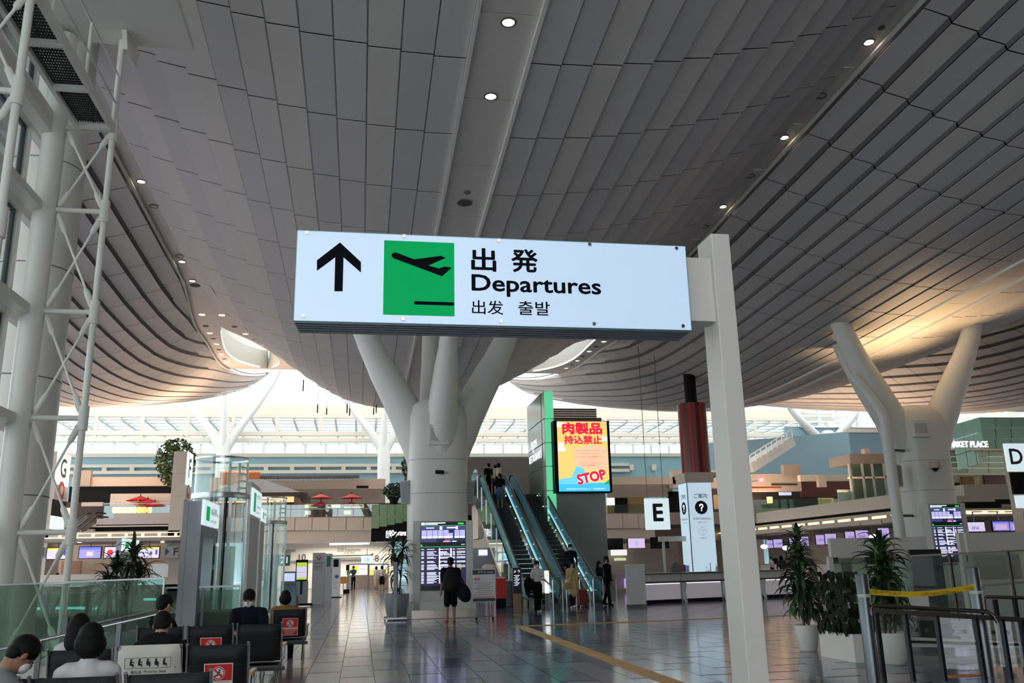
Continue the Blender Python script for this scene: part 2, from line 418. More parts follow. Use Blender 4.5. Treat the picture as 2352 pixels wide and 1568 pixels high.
for b in (-1, 0, 1, 2):
    xc = K0+PER*(b+.5)
    def sw(y): return PER/2-half(y)
    # soffit panels before the lens
    for j in range(-4, 14):
        ya, yb = 1.7+PL*j+.012, 1.7+PL*(j+1)-.012
        MB().add([(xc+sx*sw(y), y, CH+cusp(y)+.10+dz) for dz in (0, .03) for y in (ya, yb) for sx in (-1, 1)], PF).build('soffit_panel', SOFFIT, ceiling)
    y0 = 1.7+PL*14
    # lens: soffit ring around the eye-shaped skylight
    def hw(y):
        t = (y-41.5)/(61.0-41.5)
        return 0 if t <= 0 or t >= 1 else max(0.0, min((sw(y)-.75), 1.9)*math.sin(math.pi*t**.8)**.6)
    ys = [y0+(YE-y0)*i/28 for i in range(29)]
    for s in (-1, 1):
        MB().grid(lambda i, j: (xc+s*(hw(ys[i])+(sw(ys[i])-hw(ys[i]))*j/2), ys[i], CH+cusp(ys[i])+.10), 28, 2).build('lens_soffit', SOFFIT, ceiling, smooth=50)
        struct(MB().grid(lambda i, j: (xc+s*(hw(ys[i])+.05*j), ys[i], CH+cusp(ys[i])+.10+1.6*j/2), 28, 2).build('skylight_curb', WHITE, ceiling, smooth=50))
        # glowing tube paints in the daylight along the eye's rim
        cv = MB(); yy = [y for y in ys if 42.4 < y < 60.5]
        cv.tube([(xc+s*(hw(y)+.02), y, CH+cusp(y)+.16) for y in yy], .05, 6)
        cv.build('skylight_rim_glow', emis('rim_daylight_glow', (1.0, .93, .80), 3.0), ceiling)
    lv = MB()
    for k in range(26):
        y = 42.5+.72*k
        if hw(y) > .15: lv.box(xc-hw(y)-.05, xc+hw(y)+.05, y-.03, y+.03, CH+cusp(y)+1.35, CH+cusp(y)+1.75)
    lv.build('skylight_louvre', STEEL, ceiling)
    lip = MB().grid(lambda i, j: (xc-sw(YE)+2*sw(YE)*i/8, YE+[0, .12, .1][j], CH+cusp(YE)+[.1, .12, .75][j]), 8, 2); struct(lip.build('lens_end', SOFFIT, ceiling))
    st = MB()                                              # rail along the outer side of the strip
    for s in (-1, 1):
        pts = [2+2*i for i in range(31)]
        st.grid(lambda i, j: (xc+s*(sw(pts[i])-(0, .07, .07, 0)[j]), pts[i], CH+cusp(pts[i])+(.10, .04, -.02, -.06)[j]-.02), 30, 3)
    st.build('strip_rail', STEEL, ceiling)
    holes.append(xc)
roof = MB()
for b in (-1, 0, 1, 2):                                    # deck over the strips keeps daylight out except over the eyes
    xc = K0+PER*(b+.5)
    roof.grid(lambda i, j: (xc+(-1+2*j)*(PER/2-half(-14+i*2)+.1), -14+i*2, CH+cusp(-14+i*2)+.5), 27, 1)
struct(roof.build('ceiling_deck', DARK, ceiling))
# round downlights along the strips
LAMPW = emis('downlight_warm', (1.0, .80, .58), 14.0); LAMPD = mat('downlight_reflector', rgb(210, 205, 200), .15, metal=1)
RING = mat('downlight_ring', rgb(120, 118, 116), .3, metal=.6)
ring = MB().lathe([(.15, 0), (.15, -.015), (.115, -.015), (.115, .05)], n=16, caps=False).mesh('lamp_ring', RING, smooth=30)
glow = MB().lathe([(.001, .0), (.113, .0)], n=14, caps=False).mesh('lamp_glow', LAMPW)
dull = MB().lathe([(.001, .07), (.08, .055), (.113, .0)], n=14, caps=False).mesh('lamp_reflector', LAMPD, smooth=60)
def downlight(x, y, z, lit, label):
    t = thing('downlight', label, 'downlight', (x, y, z-.005), group='downlights in the ceiling strips')
    inst('lamp_ring', ring, t); inst('lamp_glow' if lit else 'lamp_reflector', glow if lit else dull, t, (0, 0, -.004))
    if lit:
        L = bpy.data.lights.new('downlight_beam', 'SPOT'); L.energy = 160; L.color = (1.0, .82, .62); L.spot_size = 1.7; L.spot_blend = .6; L.shadow_soft_size = .1
        lo = bpy.data.objects.new('downlight_beam', L); COL.objects.link(lo); lo.parent = t; lo.location = (0, 0, -.03)
def onkeel(px, py):
    d = ray(px, py); lo, hi = 5.0, 80.0
    for _ in range(40):
        m = (lo+hi)/2
        if CH+d[2]/d[1]*m > CH+keel(m): hi = m
        else: lo = m
    return lo
def oncusp(px, py):
    d = ray(px, py); lo, hi = 5.0, 66.0
    for _ in range(40):
        m = (lo+hi)/2
        if d[2]/d[1]*m > cusp(m): hi = m
        else: lo = m
    return lo
y1, y2 = onkeel(1165, 55), onkeel(1127, 225)
downlight(K0+.02, y1, CH+keel(y1)+.045, True, 'bright downlight in the middle ceiling strip, nearer the top of the frame')
downlight(K0+.02, y2, CH+keel(y2)+.045, True, 'bright downlight in the middle ceiling strip, lower of the two')
xr = K0+PER/2; xl = K0-PER/2
for (px, py), lit, nm in (((1992,104),True,'lit downlight at the top of the right ceiling strip'), ((1888,227),False,'unlit downlight below the top lamp of the right strip'),
        ((1800,322),True,'brightest star-like downlight of the right ceiling strip'), ((1725,410),False,'unlit downlight below the star-like lamp of the right strip'),
        ((1660,480),True,'lit downlight of the right strip just above the sign post'), ((1618,526),False,'dim downlight of the right strip beside the post top')):
    y = oncusp(px, py); downlight(xr, y, CH+cusp(y)+.095, lit, nm)
for (px, py), lit, nm in (((325,423),True,'lit downlight of the left strip beside the truss mast'), ((355,480),False,'unlit downlight of the left strip below the first lit one'),
        ((418,594),False,'unlit downlight of the left strip touching a lit one'), ((424,606),True,'lit downlight of the left strip level with the sign'),
        ((450,650),True,'lit downlight of the left strip where the strip starts to widen')):
    y = oncusp(px, py); downlight(xl, y, CH+cusp(y)+.095, lit, nm)
for px, py, lab in ((1068,470,'round grey speaker grille in the middle ceiling strip'),):
    y = onkeel(px, py); tag(MB().lathe([(.001, -.012), (.19, -.012), (.2, .0)], (K0, y, CH+keel(y)+.045), 20, caps=False).build('speaker_grille', mat('grille_grey', rgb(84, 84, 82), .8), None), lab, 'speaker')
    y = onkeel(1073, 446); tag(MB().lathe([(.001, -.03), (.06, -.03), (.09, .0)], (K0, y, CH+keel(y)+.045), 14, caps=False).build('smoke_detector', mat('detector_grey', rgb(110, 108, 104), .6), None), 'small round detector in the middle ceiling strip above the grille', 'detector')
y = oncusp(456, 661); tag(MB().lathe([(.001, -.012), (.19, -.012), (.2, .0)], (xl, y, CH+cusp(y)+.095), 20, caps=False).build('speaker_grille', mat('grille_grey', rgb(84, 84, 82), .8), None), 'round grey speaker grille in the left ceiling strip', 'speaker')
y = oncusp(2024, 72); tag(MB().lathe([(.001, -.03), (.06, -.03), (.09, .0)], (xr, y, CH+cusp(y)+.095), 14, caps=False).build('smoke_detector', mat('detector_grey', rgb(110, 108, 104), .6), None), 'small round detector at the top of the right ceiling strip', 'detector')
# small downlights set in the lens-shaped soffits
sl_ring = MB().lathe([(.001, -.004), (.1, -.004), (.13, -.02), (.15, 0)], n=12, caps=False).mesh('soffit_lamp', emis('soffit_lamp_glow', (1, .86, .66), 1.1))
sl_dark = MB().lathe([(.001, -.004), (.1, -.004), (.13, -.02), (.15, 0)], n=12, caps=False).mesh('soffit_vent', mat('vent_dark', rgb(90, 80, 72), .6))
for xc, side in ((xl, 'left'), (xr, 'right')):
    for s in (-1, 1):
        for k in range(9):
            y = 38.5+2.3*k; xx = s*((PER/2-half(y))-.45); lit = k % 2 == 0
            o = inst('soffit_lamp' if lit else 'soffit_vent', sl_ring if lit else sl_dark, None, (xc+xx, y, CH+cusp(y)+.096))
            tag(o, '%s on the %s edge of the %s lens soffit, %s from near' % ('tiny lit lamp' if lit else 'tiny dark vent', 'left' if s < 0 else 'right', side, 'first first second second third third fourth fourth fifth'.split()[k]), 'lamp' if lit else 'vent', 'lamps and vents of the lens-shaped soffits')

# unseen wall added behind the camera, blocks daylight on the right
wf = sroot('wall_light_block', 'unseen wall added behind the camera to darken the right'); MB().box(5, 96, -13.6, -13.2, 0, 24).build('panel', mat('light_block_cream', rgb(196, 188, 178), .6), wf)
# ------------------------------------------------------------------ tree columns
COLW = mat('column_cladding', rgb(206, 206, 200), .42, noise=.02, nscale=.6)
def superell(rx, ry, n=40, e=3.2):
    return [(rx*math.copysign(abs(math.cos(t))**(2/e), math.cos(t)), ry*math.copysign(abs(math.sin(t))**(2/e), math.sin(t))) for t in (2*math.pi*k/n for k in range(n))]
def loft(rings):
    mb = MB(); n = len(rings[0][0]); o = 0
    for pts, z in rings: mb.v += [(x, y, z) for x, y in pts]
    for i in range(len(rings)-1):
        for k in range(n):
            k2 = (k+1) % n; mb.f.append((i*n+k, i*n+k2, (i+1)*n+k2, (i+1)*n+k)); mb.m.append(0)
    return mb
def tree_column(x, y, r, zsplit, arms, label, lod=0):
    t = thing('tree_column', label, 'column', (x, y, 0), group='branching columns of the hall')
    loft([(superell(r, r), 0), (superell(r, r), zsplit-.9), (superell(r*1.01, r*1.01), zsplit-.3), (superell(r*.9, r*.9), zsplit+.15), (superell(r*.55, r*.55), zsplit+.45), (superell(.01, .01), zsplit+.5)]).build('shaft', COLW, t, smooth=40)
    for (ax, ay, az, ra, rb) in arms:
        d = Vector((ax, ay, 0)).normalized(); p0 = d*(r*.36)+Vector((0, 0, zsplit-1.7)); p1 = Vector((ax, ay, az)); L = (p1-p0)
        pts = []
        for k in range(11):
            u = k/10; e = u*u*(3-2*u)*.35+u*.65
            pts.append(p0+Vector((L.x*e, L.y*e, L.z*u)))
        rad = [ra*1.0+(rb-ra)*max(0, (k/10-.2)/.8)**.9-(.03 if k > 6 else 0) for k in range(11)]
        pts.append(p1+(p1-pts[-2]).normalized()*.5); rad.append(rb)
        MB().tube(pts, rad, 28).build('arm', COLW, t, smooth=40)
    if lod == 0:
        MB().box(-r*1.17, r*1.17, -r*1.12, r*1.12, 0, .52).build('base_block', COLW, t, bevel=.02)
        jr = MB()
        for z in (1.9, 3.9, 5.0):
            pts = superell(r+.004, r+.004)
            rg = loft([(pts, z-.008), (pts, z+.008)]); o = len(jr.v); jr.v += rg.v; jr.f += [tuple(i+o for i in f) for f in rg.f]; jr.m += rg.m
        jr.build('panel_joint', mat('joint_grey', rgb(120, 120, 116), .6), t)
    return t
c1 = tree_column(2.48, 29.4, 1.0, 6.7, [(-2.75, .25, CH+8.62, .64, .40), (2.75, .25, CH+8.62, .64, .40), (.30, -1.7, CH+8.55, .60, .24), (-.15, 1.6, CH+8.5, .55, .30)],
                 'white branching column in the hall centre with the departure screen', 0)
c2 = tree_column(20.95, 30.0, .97, 6.7, [(-2.75, -.3, CH+8.78, .64, .40), (2.85, -.6, CH+9.0, .64, .36), (-1.6, 1.9, CH+8.6, .45, .3)],
                 'white branching column on the right, uplit warm at its fork', 0)
# lit warm lamps tucked in the forks wash the ceiling
for (x, y, e) in ((2.48, 29.4, 1100), (20.95, 30.0, 750)):
    for dx, dy in ((0, 1.0), (.2, -1.05)):
        L = bpy.data.lights.new('fork_uplight', 'SPOT'); L.energy = e; L.color = (1.0, .66, .34); L.spot_size = 1.75; L.spot_blend = .8; L.shadow_soft_size = .15
        lo = bpy.data.objects.new('fork_uplight', L); COL.objects.link(lo); lo.location = (x+dx, y+dy, 7.1 if dy > 0 else 6.9); lo.rotation_euler = (math.pi-(.15 if dy > 0 else -.35), 0, 0)

# ------------------------------------------------------------------ left glazed wall with beams
XG = -5.95
wl = sroot('wall_left', 'glazed facade on the left with white steel frames')
lv_h = [CH+.65, CH+2.45, CH+4.28, CH+6.12, CH+7.69, CH+9.6]
for y0_ in (-4.7, -1.0, 2.9, 6.9, 10.9, 14.9):
    MB().box(XG-.05, XG+.09, y0_-.06, y0_+.06, 0, 13).build('mullion', STEEL, wl)
for k, z in enumerate(lv_h):
    MB().box(XG-.06, XG+.08, -8, 16.2, z-.09, z+.09).build('transom', STEEL, wl)
zz_ = [0.05]+lv_h+[13]
for i, y0_ in enumerate((-4.7, -1.0, 2.9, 6.9, 10.9)):
    y1_ = (-1.0, 2.9, 6.9, 10.9, 14.9)[i]
    for k in range(len(zz_)-1):
        p = MB().box(XG-.012, XG+.012, y0_+.06, y1_-.06, zz_[k]+.09, zz_[k+1]-.09).build('pane', GLASS, wl)
        fr = MB()
        for (a, b_, c, d) in ((y0_+.06, y0_+.14, zz_[k]+.09, zz_[k+1]-.09), (y1_-.14, y1_-.06, zz_[k]+.09, zz_[k+1]-.09), (y0_+.14, y1_-.14, zz_[k]+.09, zz_[k]+.15), (y0_+.14, y1_-.14, zz_[k+1]-.15, zz_[k+1]-.09)):
            fr.box(XG-.03, XG+.03, a, b_, c, d)
        fr.build('pane_frame', mat('frame_dark', rgb(60, 66, 72), .4), p)
for z in (CH+7.69, CH+6.12, CH+4.28, CH+2.45):
    big_ = .2 if z > 8.5 else .075
    struct(MB().box(-5.72, -5.5, -8, 15.0, z-big_, z+big_).build('trim_1', STEEL, wl))

def mast(y, label, top):
    t = thing('truss_mast', label, 'mast', (-4.55, y, 0), group='white steel masts on the glazed wall')
    MB().tube([(-.97, 0, 0), (-.97, 0, top)], .19, 20).build('chord', STEEL, t, smooth=40)
    MB().tube([(0, 0, 0), (0, 0, top)], .055, 12).build('chord', STEEL, t, smooth=40)
    zn = [CH-3.01+1.83*0+1.83, CH+.65, CH+2.48, CH+4.29, CH+6.12, CH+7.69, CH+9.4]
    zn[0] = CH-1.18
    for i, z in enumerate(zn):
        if z > top-.3: break
        MB().tube([(-.80, 0, z), (0, 0, z)], .045, 10).build('strut', STEEL, t, smooth=40)
        MB().tube([(0, 0, z-.2), (0, 0, z+.2)], .082, 12).build('node_sleeve', STEEL, t, smooth=40)
        if i+1 < len(zn) and zn[i+1] <= top-.2:
            z2 = zn[i+1]
            for (xa, za, xb, zb) in ((-.78, z, 0, z2), (0, z, -.78, z2)):
                p, q = Vector((xa, .0, za)), Vector((xb, .0, zb)); d = q-p
                br = MB(); br.tube([p+d*.04, p+d*.07, p+d*.20, p+d*.23, p+d*.77, p+d*.80, p+d*.93, p+d*.96], [.03, .055, .05, .022, .022, .05, .055, .03], 8)
                br.build('brace', STEEL, t, smooth=50)
    return t
mA = mast(15.0, 'white steel truss mast with crossed braces, far one beside the big pillar', 11.1)
mB = mast(11.0, 'white steel truss mast at the left edge of the picture, nearest the camera', 11.3)
# maintenance walkway between the masts
GRAT = mat('dark_grating', rgb(64, 66, 68), .5, metal=.5)
cw = thing('maintenance_walkway', 'steel grating walkway hung between the masts high on the left', 'walkway', (-4.8, 7, CH+7.69))
for x in (-.30, .27): MB().beam((x, -8, 0), (x, 7.95, 0), .07, .16).build('edge_beam', STEEL, cw)
for k in range(13):
    MB().beam((-.30, 7.8-1.27*k, -.04), (.27, 7.8-1.27*k, -.04), .09, .1).build('cross_beam', STEEL, cw)
    g = MB()
    for i in range(13): g.box(-.26+i*.04, -.252+i*.04, 7.75-1.27*(k+1), 7.75-1.27*k, .0, .035)
    for i in range(16): g.box(-.26, .23, 7.75-1.27*(k+1)+.08*i, 7.75-1.27*(k+1)+.08*i+.008, .0, .03)
    g.build('grating', GRAT, cw)
for k in range(9): MB().tube([(.27, 7.9-1.6*k, 0), (.27, 7.9-1.6*k, 1.05)], .026, 8).build('rail_post', STEEL, cw, smooth=40)
for z in (.5, 1.05): MB().tube([(.27, -7, z), (.27, 7.95, z)], .02, 8).build('rail', STEEL, cw, smooth=40)
bk = thing('ceiling_bracket', 'white bracket plate tying the mast top to the ceiling panels', 'bracket', (-4.5, 15.0, 11.15))
MB().box(-1.7, 1.15, -1.6, .25, .02, .16).build('plate', STEEL, bk)
MB().prism([(-.5, 0), (.5, 0), (.3, -.4), (-.3, -.4)], (0, .2, .12), (0, 1, 0), (0, 0, 1), .08).build('gusset', STEEL, bk)
# big pillar behind the mast
pl = thing('round_pillar', 'thick white pillar rising behind the left truss mast', 'pillar', (-6.55, 17.6, 0))
MB().lathe([(.72, 0), (.72, 13)], n=36, caps=False).build('shaft', mat('pillar_white', rgb(222, 222, 214), .45), pl, smooth=40)
for z in (3.0, 5.2, 7.4, 9.6): MB().lathe([(.724, z-.012), (.729, z), (.724, z+.012)], n=36, caps=False).build('joint_ring', mat('joint_grey', rgb(120, 120, 116), .6), pl, smooth=40)
# ------------------------------------------------------------------ far end: clerestory, glass lean-to roof, blue walls
YB = 108.0
wb = sroot('wall_back', 'tall glazed end of the hall beyond the ceiling hulls')
zt, zb_ = CH+.30*YB, CH+.1800*YB
xs_ = [-46+2.52*i for i in range(44)]
for x in xs_: MB().box(x-.07, x+.07, YB, YB+.16, zb_, zt).build('mullion', STEEL, wb)
for z in (zb_+.1, zb_+.62, CH+.203*YB, CH+.225*YB, CH+.25*YB): MB().box(-46, 63, YB-.03, YB+.1, z-.08, z+.08).build('transom', STEEL, wb)
for i in range(43):
    MB().box(xs_[i]+.07, xs_[i+1]-.07, YB+.05, YB+.07, zb_, zt).build('pane', SKYG, wb)
for (a, b_, dy) in ((.1800, .1700, .0), (.1690, .1655, -.6)): MB().box(-48, 63, YB-.5+dy, YB+dy, CH+b_*YB, CH+a*YB).build('ring_beam', mat('beam_cream', rgb(206, 196, 178), .5), wb)
# lean-to roof of glass behind it
YR = 128.0
ROOFG = bpy.data.materials.new('roof_glass'); ROOFG.use_nodes = True; _nt = ROOFG.node_tree; _nt.nodes.clear()
_o = _nt.nodes.new('ShaderNodeOutputMaterial'); _t = _nt.nodes.new('ShaderNodeBsdfTransparent'); _t.inputs[0].default_value = (.62, .72, .68, 1); _nt.links.new(_t.outputs[0], _o.inputs[0])
zr0, zr1 = CH+.166*YB, CH+.136*YR
lr = sroot('roof_lean_to', 'sloping glass roof with white rafters at the far end')
def roofp(x, t): return Vector((x, YB+(YR-YB)*t, zr0+(zr1-zr0)*t))
for i in range(44):
    x = -46+2.5*i
    MB().beam(roofp(x, 0), roofp(x, 1), .28, .5).build('rafter', STEEL, lr)
for k in range(9):
    t = (k+.3)/9
    MB().beam(roofp(-46, t)-Vector((0, 0, .1)), roofp(63, t)-Vector((0, 0, .1)), .22, .09).build('purlin', STEEL, lr)
MB().add([roofp(-46, 0)+Vector((0,0,.4)), roofp(63, 0)+Vector((0,0,.4)), roofp(63, 1)+Vector((0,0,.4)), roofp(-46, 1)+Vector((0,0,.4))], [(0,1,2,3)]).build('roof_glazing', ROOFG, lr)
tr = thing('roof_truss', 'cream steel truss of two chords and posts under the glass roof', 'truss', (0, 106, 0))
for hy in (.1490, .1418): MB().box(-46, 63, -.2, .2, CH+hy*106-.25, CH+hy*106+.25).build('chord', mat('beam_cream', rgb(206, 196, 178), .5), tr)
for i in range(22): MB().box(-46+5.1*i-.18, -46+5.1*i+.18, -.15, .15, CH+.141*106, CH+.168*106).build('post', mat('beam_cream', rgb(206, 196, 178), .5), tr)
# window band and blue wall
bw = sroot('wall_far', 'pale blue end wall with a low window band')
z_ = lambda k: CH+k*YR
for i in range(45):
    x = -46+2.9*i
    MB().box(x-.16, x+.16, YR-.1, YR+.2, z_(.1255), z_(.137)).build('window_post', STEEL, bw)
    if i < 44: MB().box(x+.16, x+2.74, YR+.05, YR+.08, z_(.1265), z_(.1365)).build('window_pane', SKYG, bw)
MB().box(-50, 84, YR-.3, YR+.3, z_(.1225), z_(.1265)).build('sill', CREAM, bw)
MB().box(-50, 84, YR-.2, YR+.2, z_(.1365), z_(.1395)).build('head', STEEL, bw)
MB().box(-50, 110, YR, YR+.3, 0, z_(.1225)).build('blue_panel', BLUEW, bw)
MB().box(96, 110, YR, YR+.3, z_(.1225), 24).build('upper_panel', CREAM, bw)
wrt = sroot('wall_right', 'far side wall of the hall on the right')
MB().box(96, 96.4, -14, YR, 0, 24).build('panel', CREAM, wrt)
for hy in (.1125, .1055): MB().box(-50, 40, YR-.9, YR-.3, z_(hy)-.22, z_(hy)+.22).build('rail_beam', CREAM, bw)
for i in range(26): MB().box(-46+3.6*i-.3, -46+3.6*i+.3, YR-.85, YR-.3, z_(.1055), z_(.1125)).build('rail_block', CREAM, bw)
# far tree columns
for (X, nm) in ((-16.0, 'slim white branching column far behind the glass lifts'), (2.4, 'slim white branching column far behind the centre column')):
    tree_column(X, 104, .74, CH+.146*104, [(-5.6, 0, CH+.205*104, .5, .34), (5.6, 0, CH+.218*104, .5, .34), (0, -2, CH+.2*104, .4, .3)], nm, 1)
tree_column(55.3, 96, .9, CH+.15*96, [(-4.5, 0, CH+.185*96, .6, .4), (4.5, 0, CH+.185*96, .6, .4)], 'slim white branching column far behind the right sign post', 1)

# ------------------------------------------------------------------ right rear: blue block, windows, green glass block
rw = sroot('wall_right_rear', 'blue clad block with a window band above, far right')
YQ = 84.0
slab('blue_panel', 1950, 992, 2085, 1100, YQ, .4, mat('blue_wall_dark', rgb(106, 128, 138), .5, noise=.05, nscale=.3), rw)
a = A(1950, 1000, YQ); zlo = A(1950, 1100, YQ).z; ztop = A(1950, 992, YQ).z
MB().prism([(0, zlo), (-18, zlo), (-18, ztop), (0, ztop)], (a.x, YQ, 0), Vector((.8, -.6, 0)).normalized()*(1), (0, 0, 1), .3).build('blue_return', BLUEW, rw)
slab('coping', 1945, 984, 2100, 993, YQ-.1, .7, CREAM, rw)
wr = sroot('window_1', 'clerestory windows on the right between ceiling and blue block')
for i in range(17):
    x = 52+2.55*i
    MB().box(x-.2, x+.2, 96, 96.3, CH+.160*96, CH+.215*96).build('mullion', STEEL, wr)
    MB().box(x+.2, x+2.35, 96.1, 96.13, CH+.160*96, CH+.215*96).build('pane', SKYG, wr)
for hy in (.160, .1665, .1735, .182): MB().box(52, 94, 95.98, 96.2, CH+hy*96-.1, CH+hy*96+.1).build('transom', STEEL, wr)
MB().box(50, 95, 96.2, 96.6, 0, CH+.160*96).build('wall_panel', BLUEW, wr)

gb = thing('glass_block', 'green glass shop block with lit market lettering, far right', 'shop building', A(2250, 1100, 62))
GL = gb.location
def gslab(nm, x0, y0, x1, y1, Y, th, m):
    o = slab(nm, x0, y0, x1, y1, Y, th, m, None); o.parent = gb; o.location = -GL; return o
GRN = mat('green_glazing', rgb(128, 164, 142), .25, spec=.6); GRN2 = mat('green_slat_glass', rgb(176, 186, 152), .35)
for i in range(4):
    for j in range(3):
        gslab('glass_tile', 2252+36*i, 958+25*j, 2286+36*i, 982+25*j, 62, .3, GRN)
a0, a1 = A(2250, 958, 62), A(2160, 980, 62)
for i in range(3):
    for j in range(3):
        u0_, u1_ = i/3+.01, (i+1)/3-.01; zt_ = A(2250, 958, 62).z-1.2*j; d = Vector((-3.2, -.8, 0))
        o = MB().prism([(u0_, zt_-1.15-u0_*.8), (u1_, zt_-1.15-u1_*.8), (u1_, zt_-u1_*.8), (u0_, zt_-u0_*.8)], (a0.x, 62, 0), d, (0, 0, 1), .1).build('glass_tile', mat('green_glazing_painted_lit', rgb(150, 196, 176), .25, spec=.6), gb); o.location = -GL  # lighter copy of the green glazing, light painted into the angled tiles
gslab('cornice', 2168, 1030, 2352, 1034, 61.5, .6, CREAM)
for i in range(4):
    for j in range(4):
        gslab('slat_panel', 2172+50*i, 1036+13*j, 2220+50*i, 1047+13*j, 61.8, .3, GRN2)
gslab('lower_beam', 2168, 1086, 2352, 1090, 61.6, .4, CREAM)
gslab('shop_wall', 2168, 1090, 2352, 1172, 63.5, .3, mat('shop_beige', rgb(170, 158, 132), .5))
gslab('shop_door', 2213, 1094, 2240, 1145, 63.3, .15, mat('shop_wood', rgb(120, 78, 40), .5))
gslab('shop_window', 2264, 1090, 2312, 1142, 63.3, .15, mat('shop_brown', rgb(78, 44, 34), .5))
gslab('shop_picture', 2184, 1108, 2206, 1126, 63.3, .1, BLACK)
gslab('balcony_glass', 2168, 1120, 2352, 1175, 60.8, .05, GLASSG)
o = text('MARKET PLACE', A(2170, 1027, 57), A(2270, 1012, 57).z-A(2270, 1026, 57).z, emis('sign_white_lit', (1, .97, 1), 1.5), None, width=A(2269, 1020, 57).x-A(2170, 1020, 57).x, bold=.02, thick=.08); o.parent = gb; o.location = -GL

# ------------------------------------------------------------------ upper restaurant floor and its fascia at the far side
Y4 = 70.0
uf = sroot('floor_upper', 'upper restaurant floor slab')
Z4 = A(750, 1186, Y4).z
MB().box(-34, 33, Y4+.3, 100, Z4-1.0, Z4).build('slab', TAUPE, uf)
fa = sroot('wall_fascia', 'beige panelled fascia under the upper floor')
for i in range(8):
    slab('fascia_panel', 560+39.2*i+.6, 1188, 560+39.2*(i+1)-.6, 1217.5, Y4-.1, .3, CREAM, fa)
slab('fascia_panel', 560, 1219, 852, 1247, Y4, .3, CREAM, fa)
for i in range(3): slab('fascia_panel', 1395+36*i, 1180, 1430+36*i, 1213, Y4-.1, .3, CREAM, fa)
slab('fascia_panel', 1395, 1214, 1505, 1248, Y4, .3, CREAM, fa)
slab('fascia_panel', 1600, 1180, 1760, 1240, Y4+4, .3, CREAM, fa)
# green curved balustrade and black band with lit sign right of the fascia
gbn = thing('balcony_band', 'black fascia band with lit departures lettering under green glass', 'fascia', A(895, 1215, Y4))
def part(par, o):
    o.parent = par; o.location = o.location-par.location; return o
for i in range(5):
    part(gbn, slab('green_glass_panel', 854+18*i, 1158, 871+18*i, 1213-i*4, Y4-.4-.8*i, .12, mat('green_balustrade', rgb(128, 158, 118), .2), None))
part(gbn, slab('black_band', 853, 1190, 945, 1243, Y4-.1, .3, BLACK, None))
part(gbn, text('出発', A(886, 1236, Y4-.4), .62, emis('sign_white_lit', (1, .97, 1), 1.5), None, bold=.02, width=.46))
part(gbn, text('Departures', A(900.5, 1234, Y4-.4), .56, emis('sign_white_lit', (1, .97, 1), 1.5), None, width=1.08, bold=.02))
gbn2 = thing('balcony_band', 'black fascia band with green glass right of the centre column', 'fascia', A(1100, 1190, 58))
part(gbn2, slab('black_band', 1066, 1178, 1150, 1218, 58, .3, BLACK, None)); part(gbn2, slab('green_glass_panel', 1066, 1115, 1106, 1177, 58, .2, mat('green_balustrade', rgb(128, 158, 118), .2), None))
# gate wall below
gw = sroot('wall_gate', 'white security gate wall under the upper floor')
YG = 74.0
GW = mat('gate_wall_white', rgb(226, 220, 208), .5)
slab('wall_panel', 560, 1246, 700, 1288, YG, .3, GW, gw); slab('wall_panel', 700, 1246, 900, 1284, YG, .3, GW, gw)
slab('wall_panel', 560, 1288, 655, 1352, YG, .3, GW, gw); slab('wall_panel', 845, 1284, 905, 1352, YG, .3, GW, gw); slab('wall_panel', 655, 1288, 725, 1352, YG+.5, .3, GW, gw)
fr_ = MB()
for k in range(3):
    x0, x1, z0, z1 = ext(758-2*k, 1276-2*k, 852+2*k, 1352, YG-.05-.04*k)
    fr_.box(x0, x1, YG-.3, YG, z1-.12, z1); fr_.box(x1-.12, x1, YG-.3, YG, 0, z1)
fr_.build('gate_frame', mat('gate_frame_green', rgb(190, 198, 178), .5), gw)
slab('inner_wall', 725, 1284, 850, 1352, YG+6, .3, mat('inner_white', rgb(232, 226, 214), .5), gw)
slab('ceiling_lamp', 757, 1246.5, 848, 1250, 71.2, .5, emis('tube_lamp', (1, .96, .88), 6), gw)
L = bpy.data.lights.new('gate_tube', 'AREA'); L.shape = 'RECTANGLE'; L.size = 7; L.size_y = .6; L.energy = 420; L.color = (1, .93, .82)
lo = bpy.data.objects.new('gate_tube', L); COL.objects.link(lo); p = A(800, 1254, 72); lo.location = (p.x, 72, p.z)
L = bpy.data.lights.new('gate_inner', 'AREA'); L.size = 5; L.energy = 260; L.color = (1, .95, .86)
lo = bpy.data.objects.new('gate_inner', L); COL.objects.link(lo); p = A(800, 1284, 77); lo.location = (p.x, 77, p.z-.1)
TX = mat('print_grey', rgb(120, 104, 96), .6)
part_ = lambda o: o
text('出発 Departures', A(775, 1269, YG-.06), .42, TX, gw, width=A(828, 1265, YG).x-A(775, 1265, YG).x)
text('出发  출발', A(791, 1273, YG-.06), .22, TX, gw, width=A(814, 1270, YG).x-A(791, 1270, YG).x)
text('Departures', A(648, 1271, YG-.06), .42, INK, gw, width=A(678, 1265, YG).x-A(648, 1265, YG).x)
text('출발', A(655, 1273, YG-.06), .22, INK, gw)
text('8', A(861, 1289, YG-.06), .5, INK, gw); text('10', A(686, 1287, YG-.1), .5, INK, gw)

# warm area lamps added above the roofs to tint the far hulls
for (x, y, z, e, sx, sy) in ((-16, 58, 6.2, 2600, 16, 3), (34, 62, 6.3, 1300, 4, 26), (-2, 76, 9.6, 700, 20, 2)):
    L = bpy.data.lights.new('added_hull_wash', 'AREA'); L.shape = 'RECTANGLE'; L.size = sx; L.size_y = sy; L.energy = e; L.color = (1, .66, .42)
    lo = bpy.data.objects.new('added_hull_wash', L); COL.objects.link(lo); lo.location = (x, y, z); lo.rotation_euler = (math.pi, 0, 0)
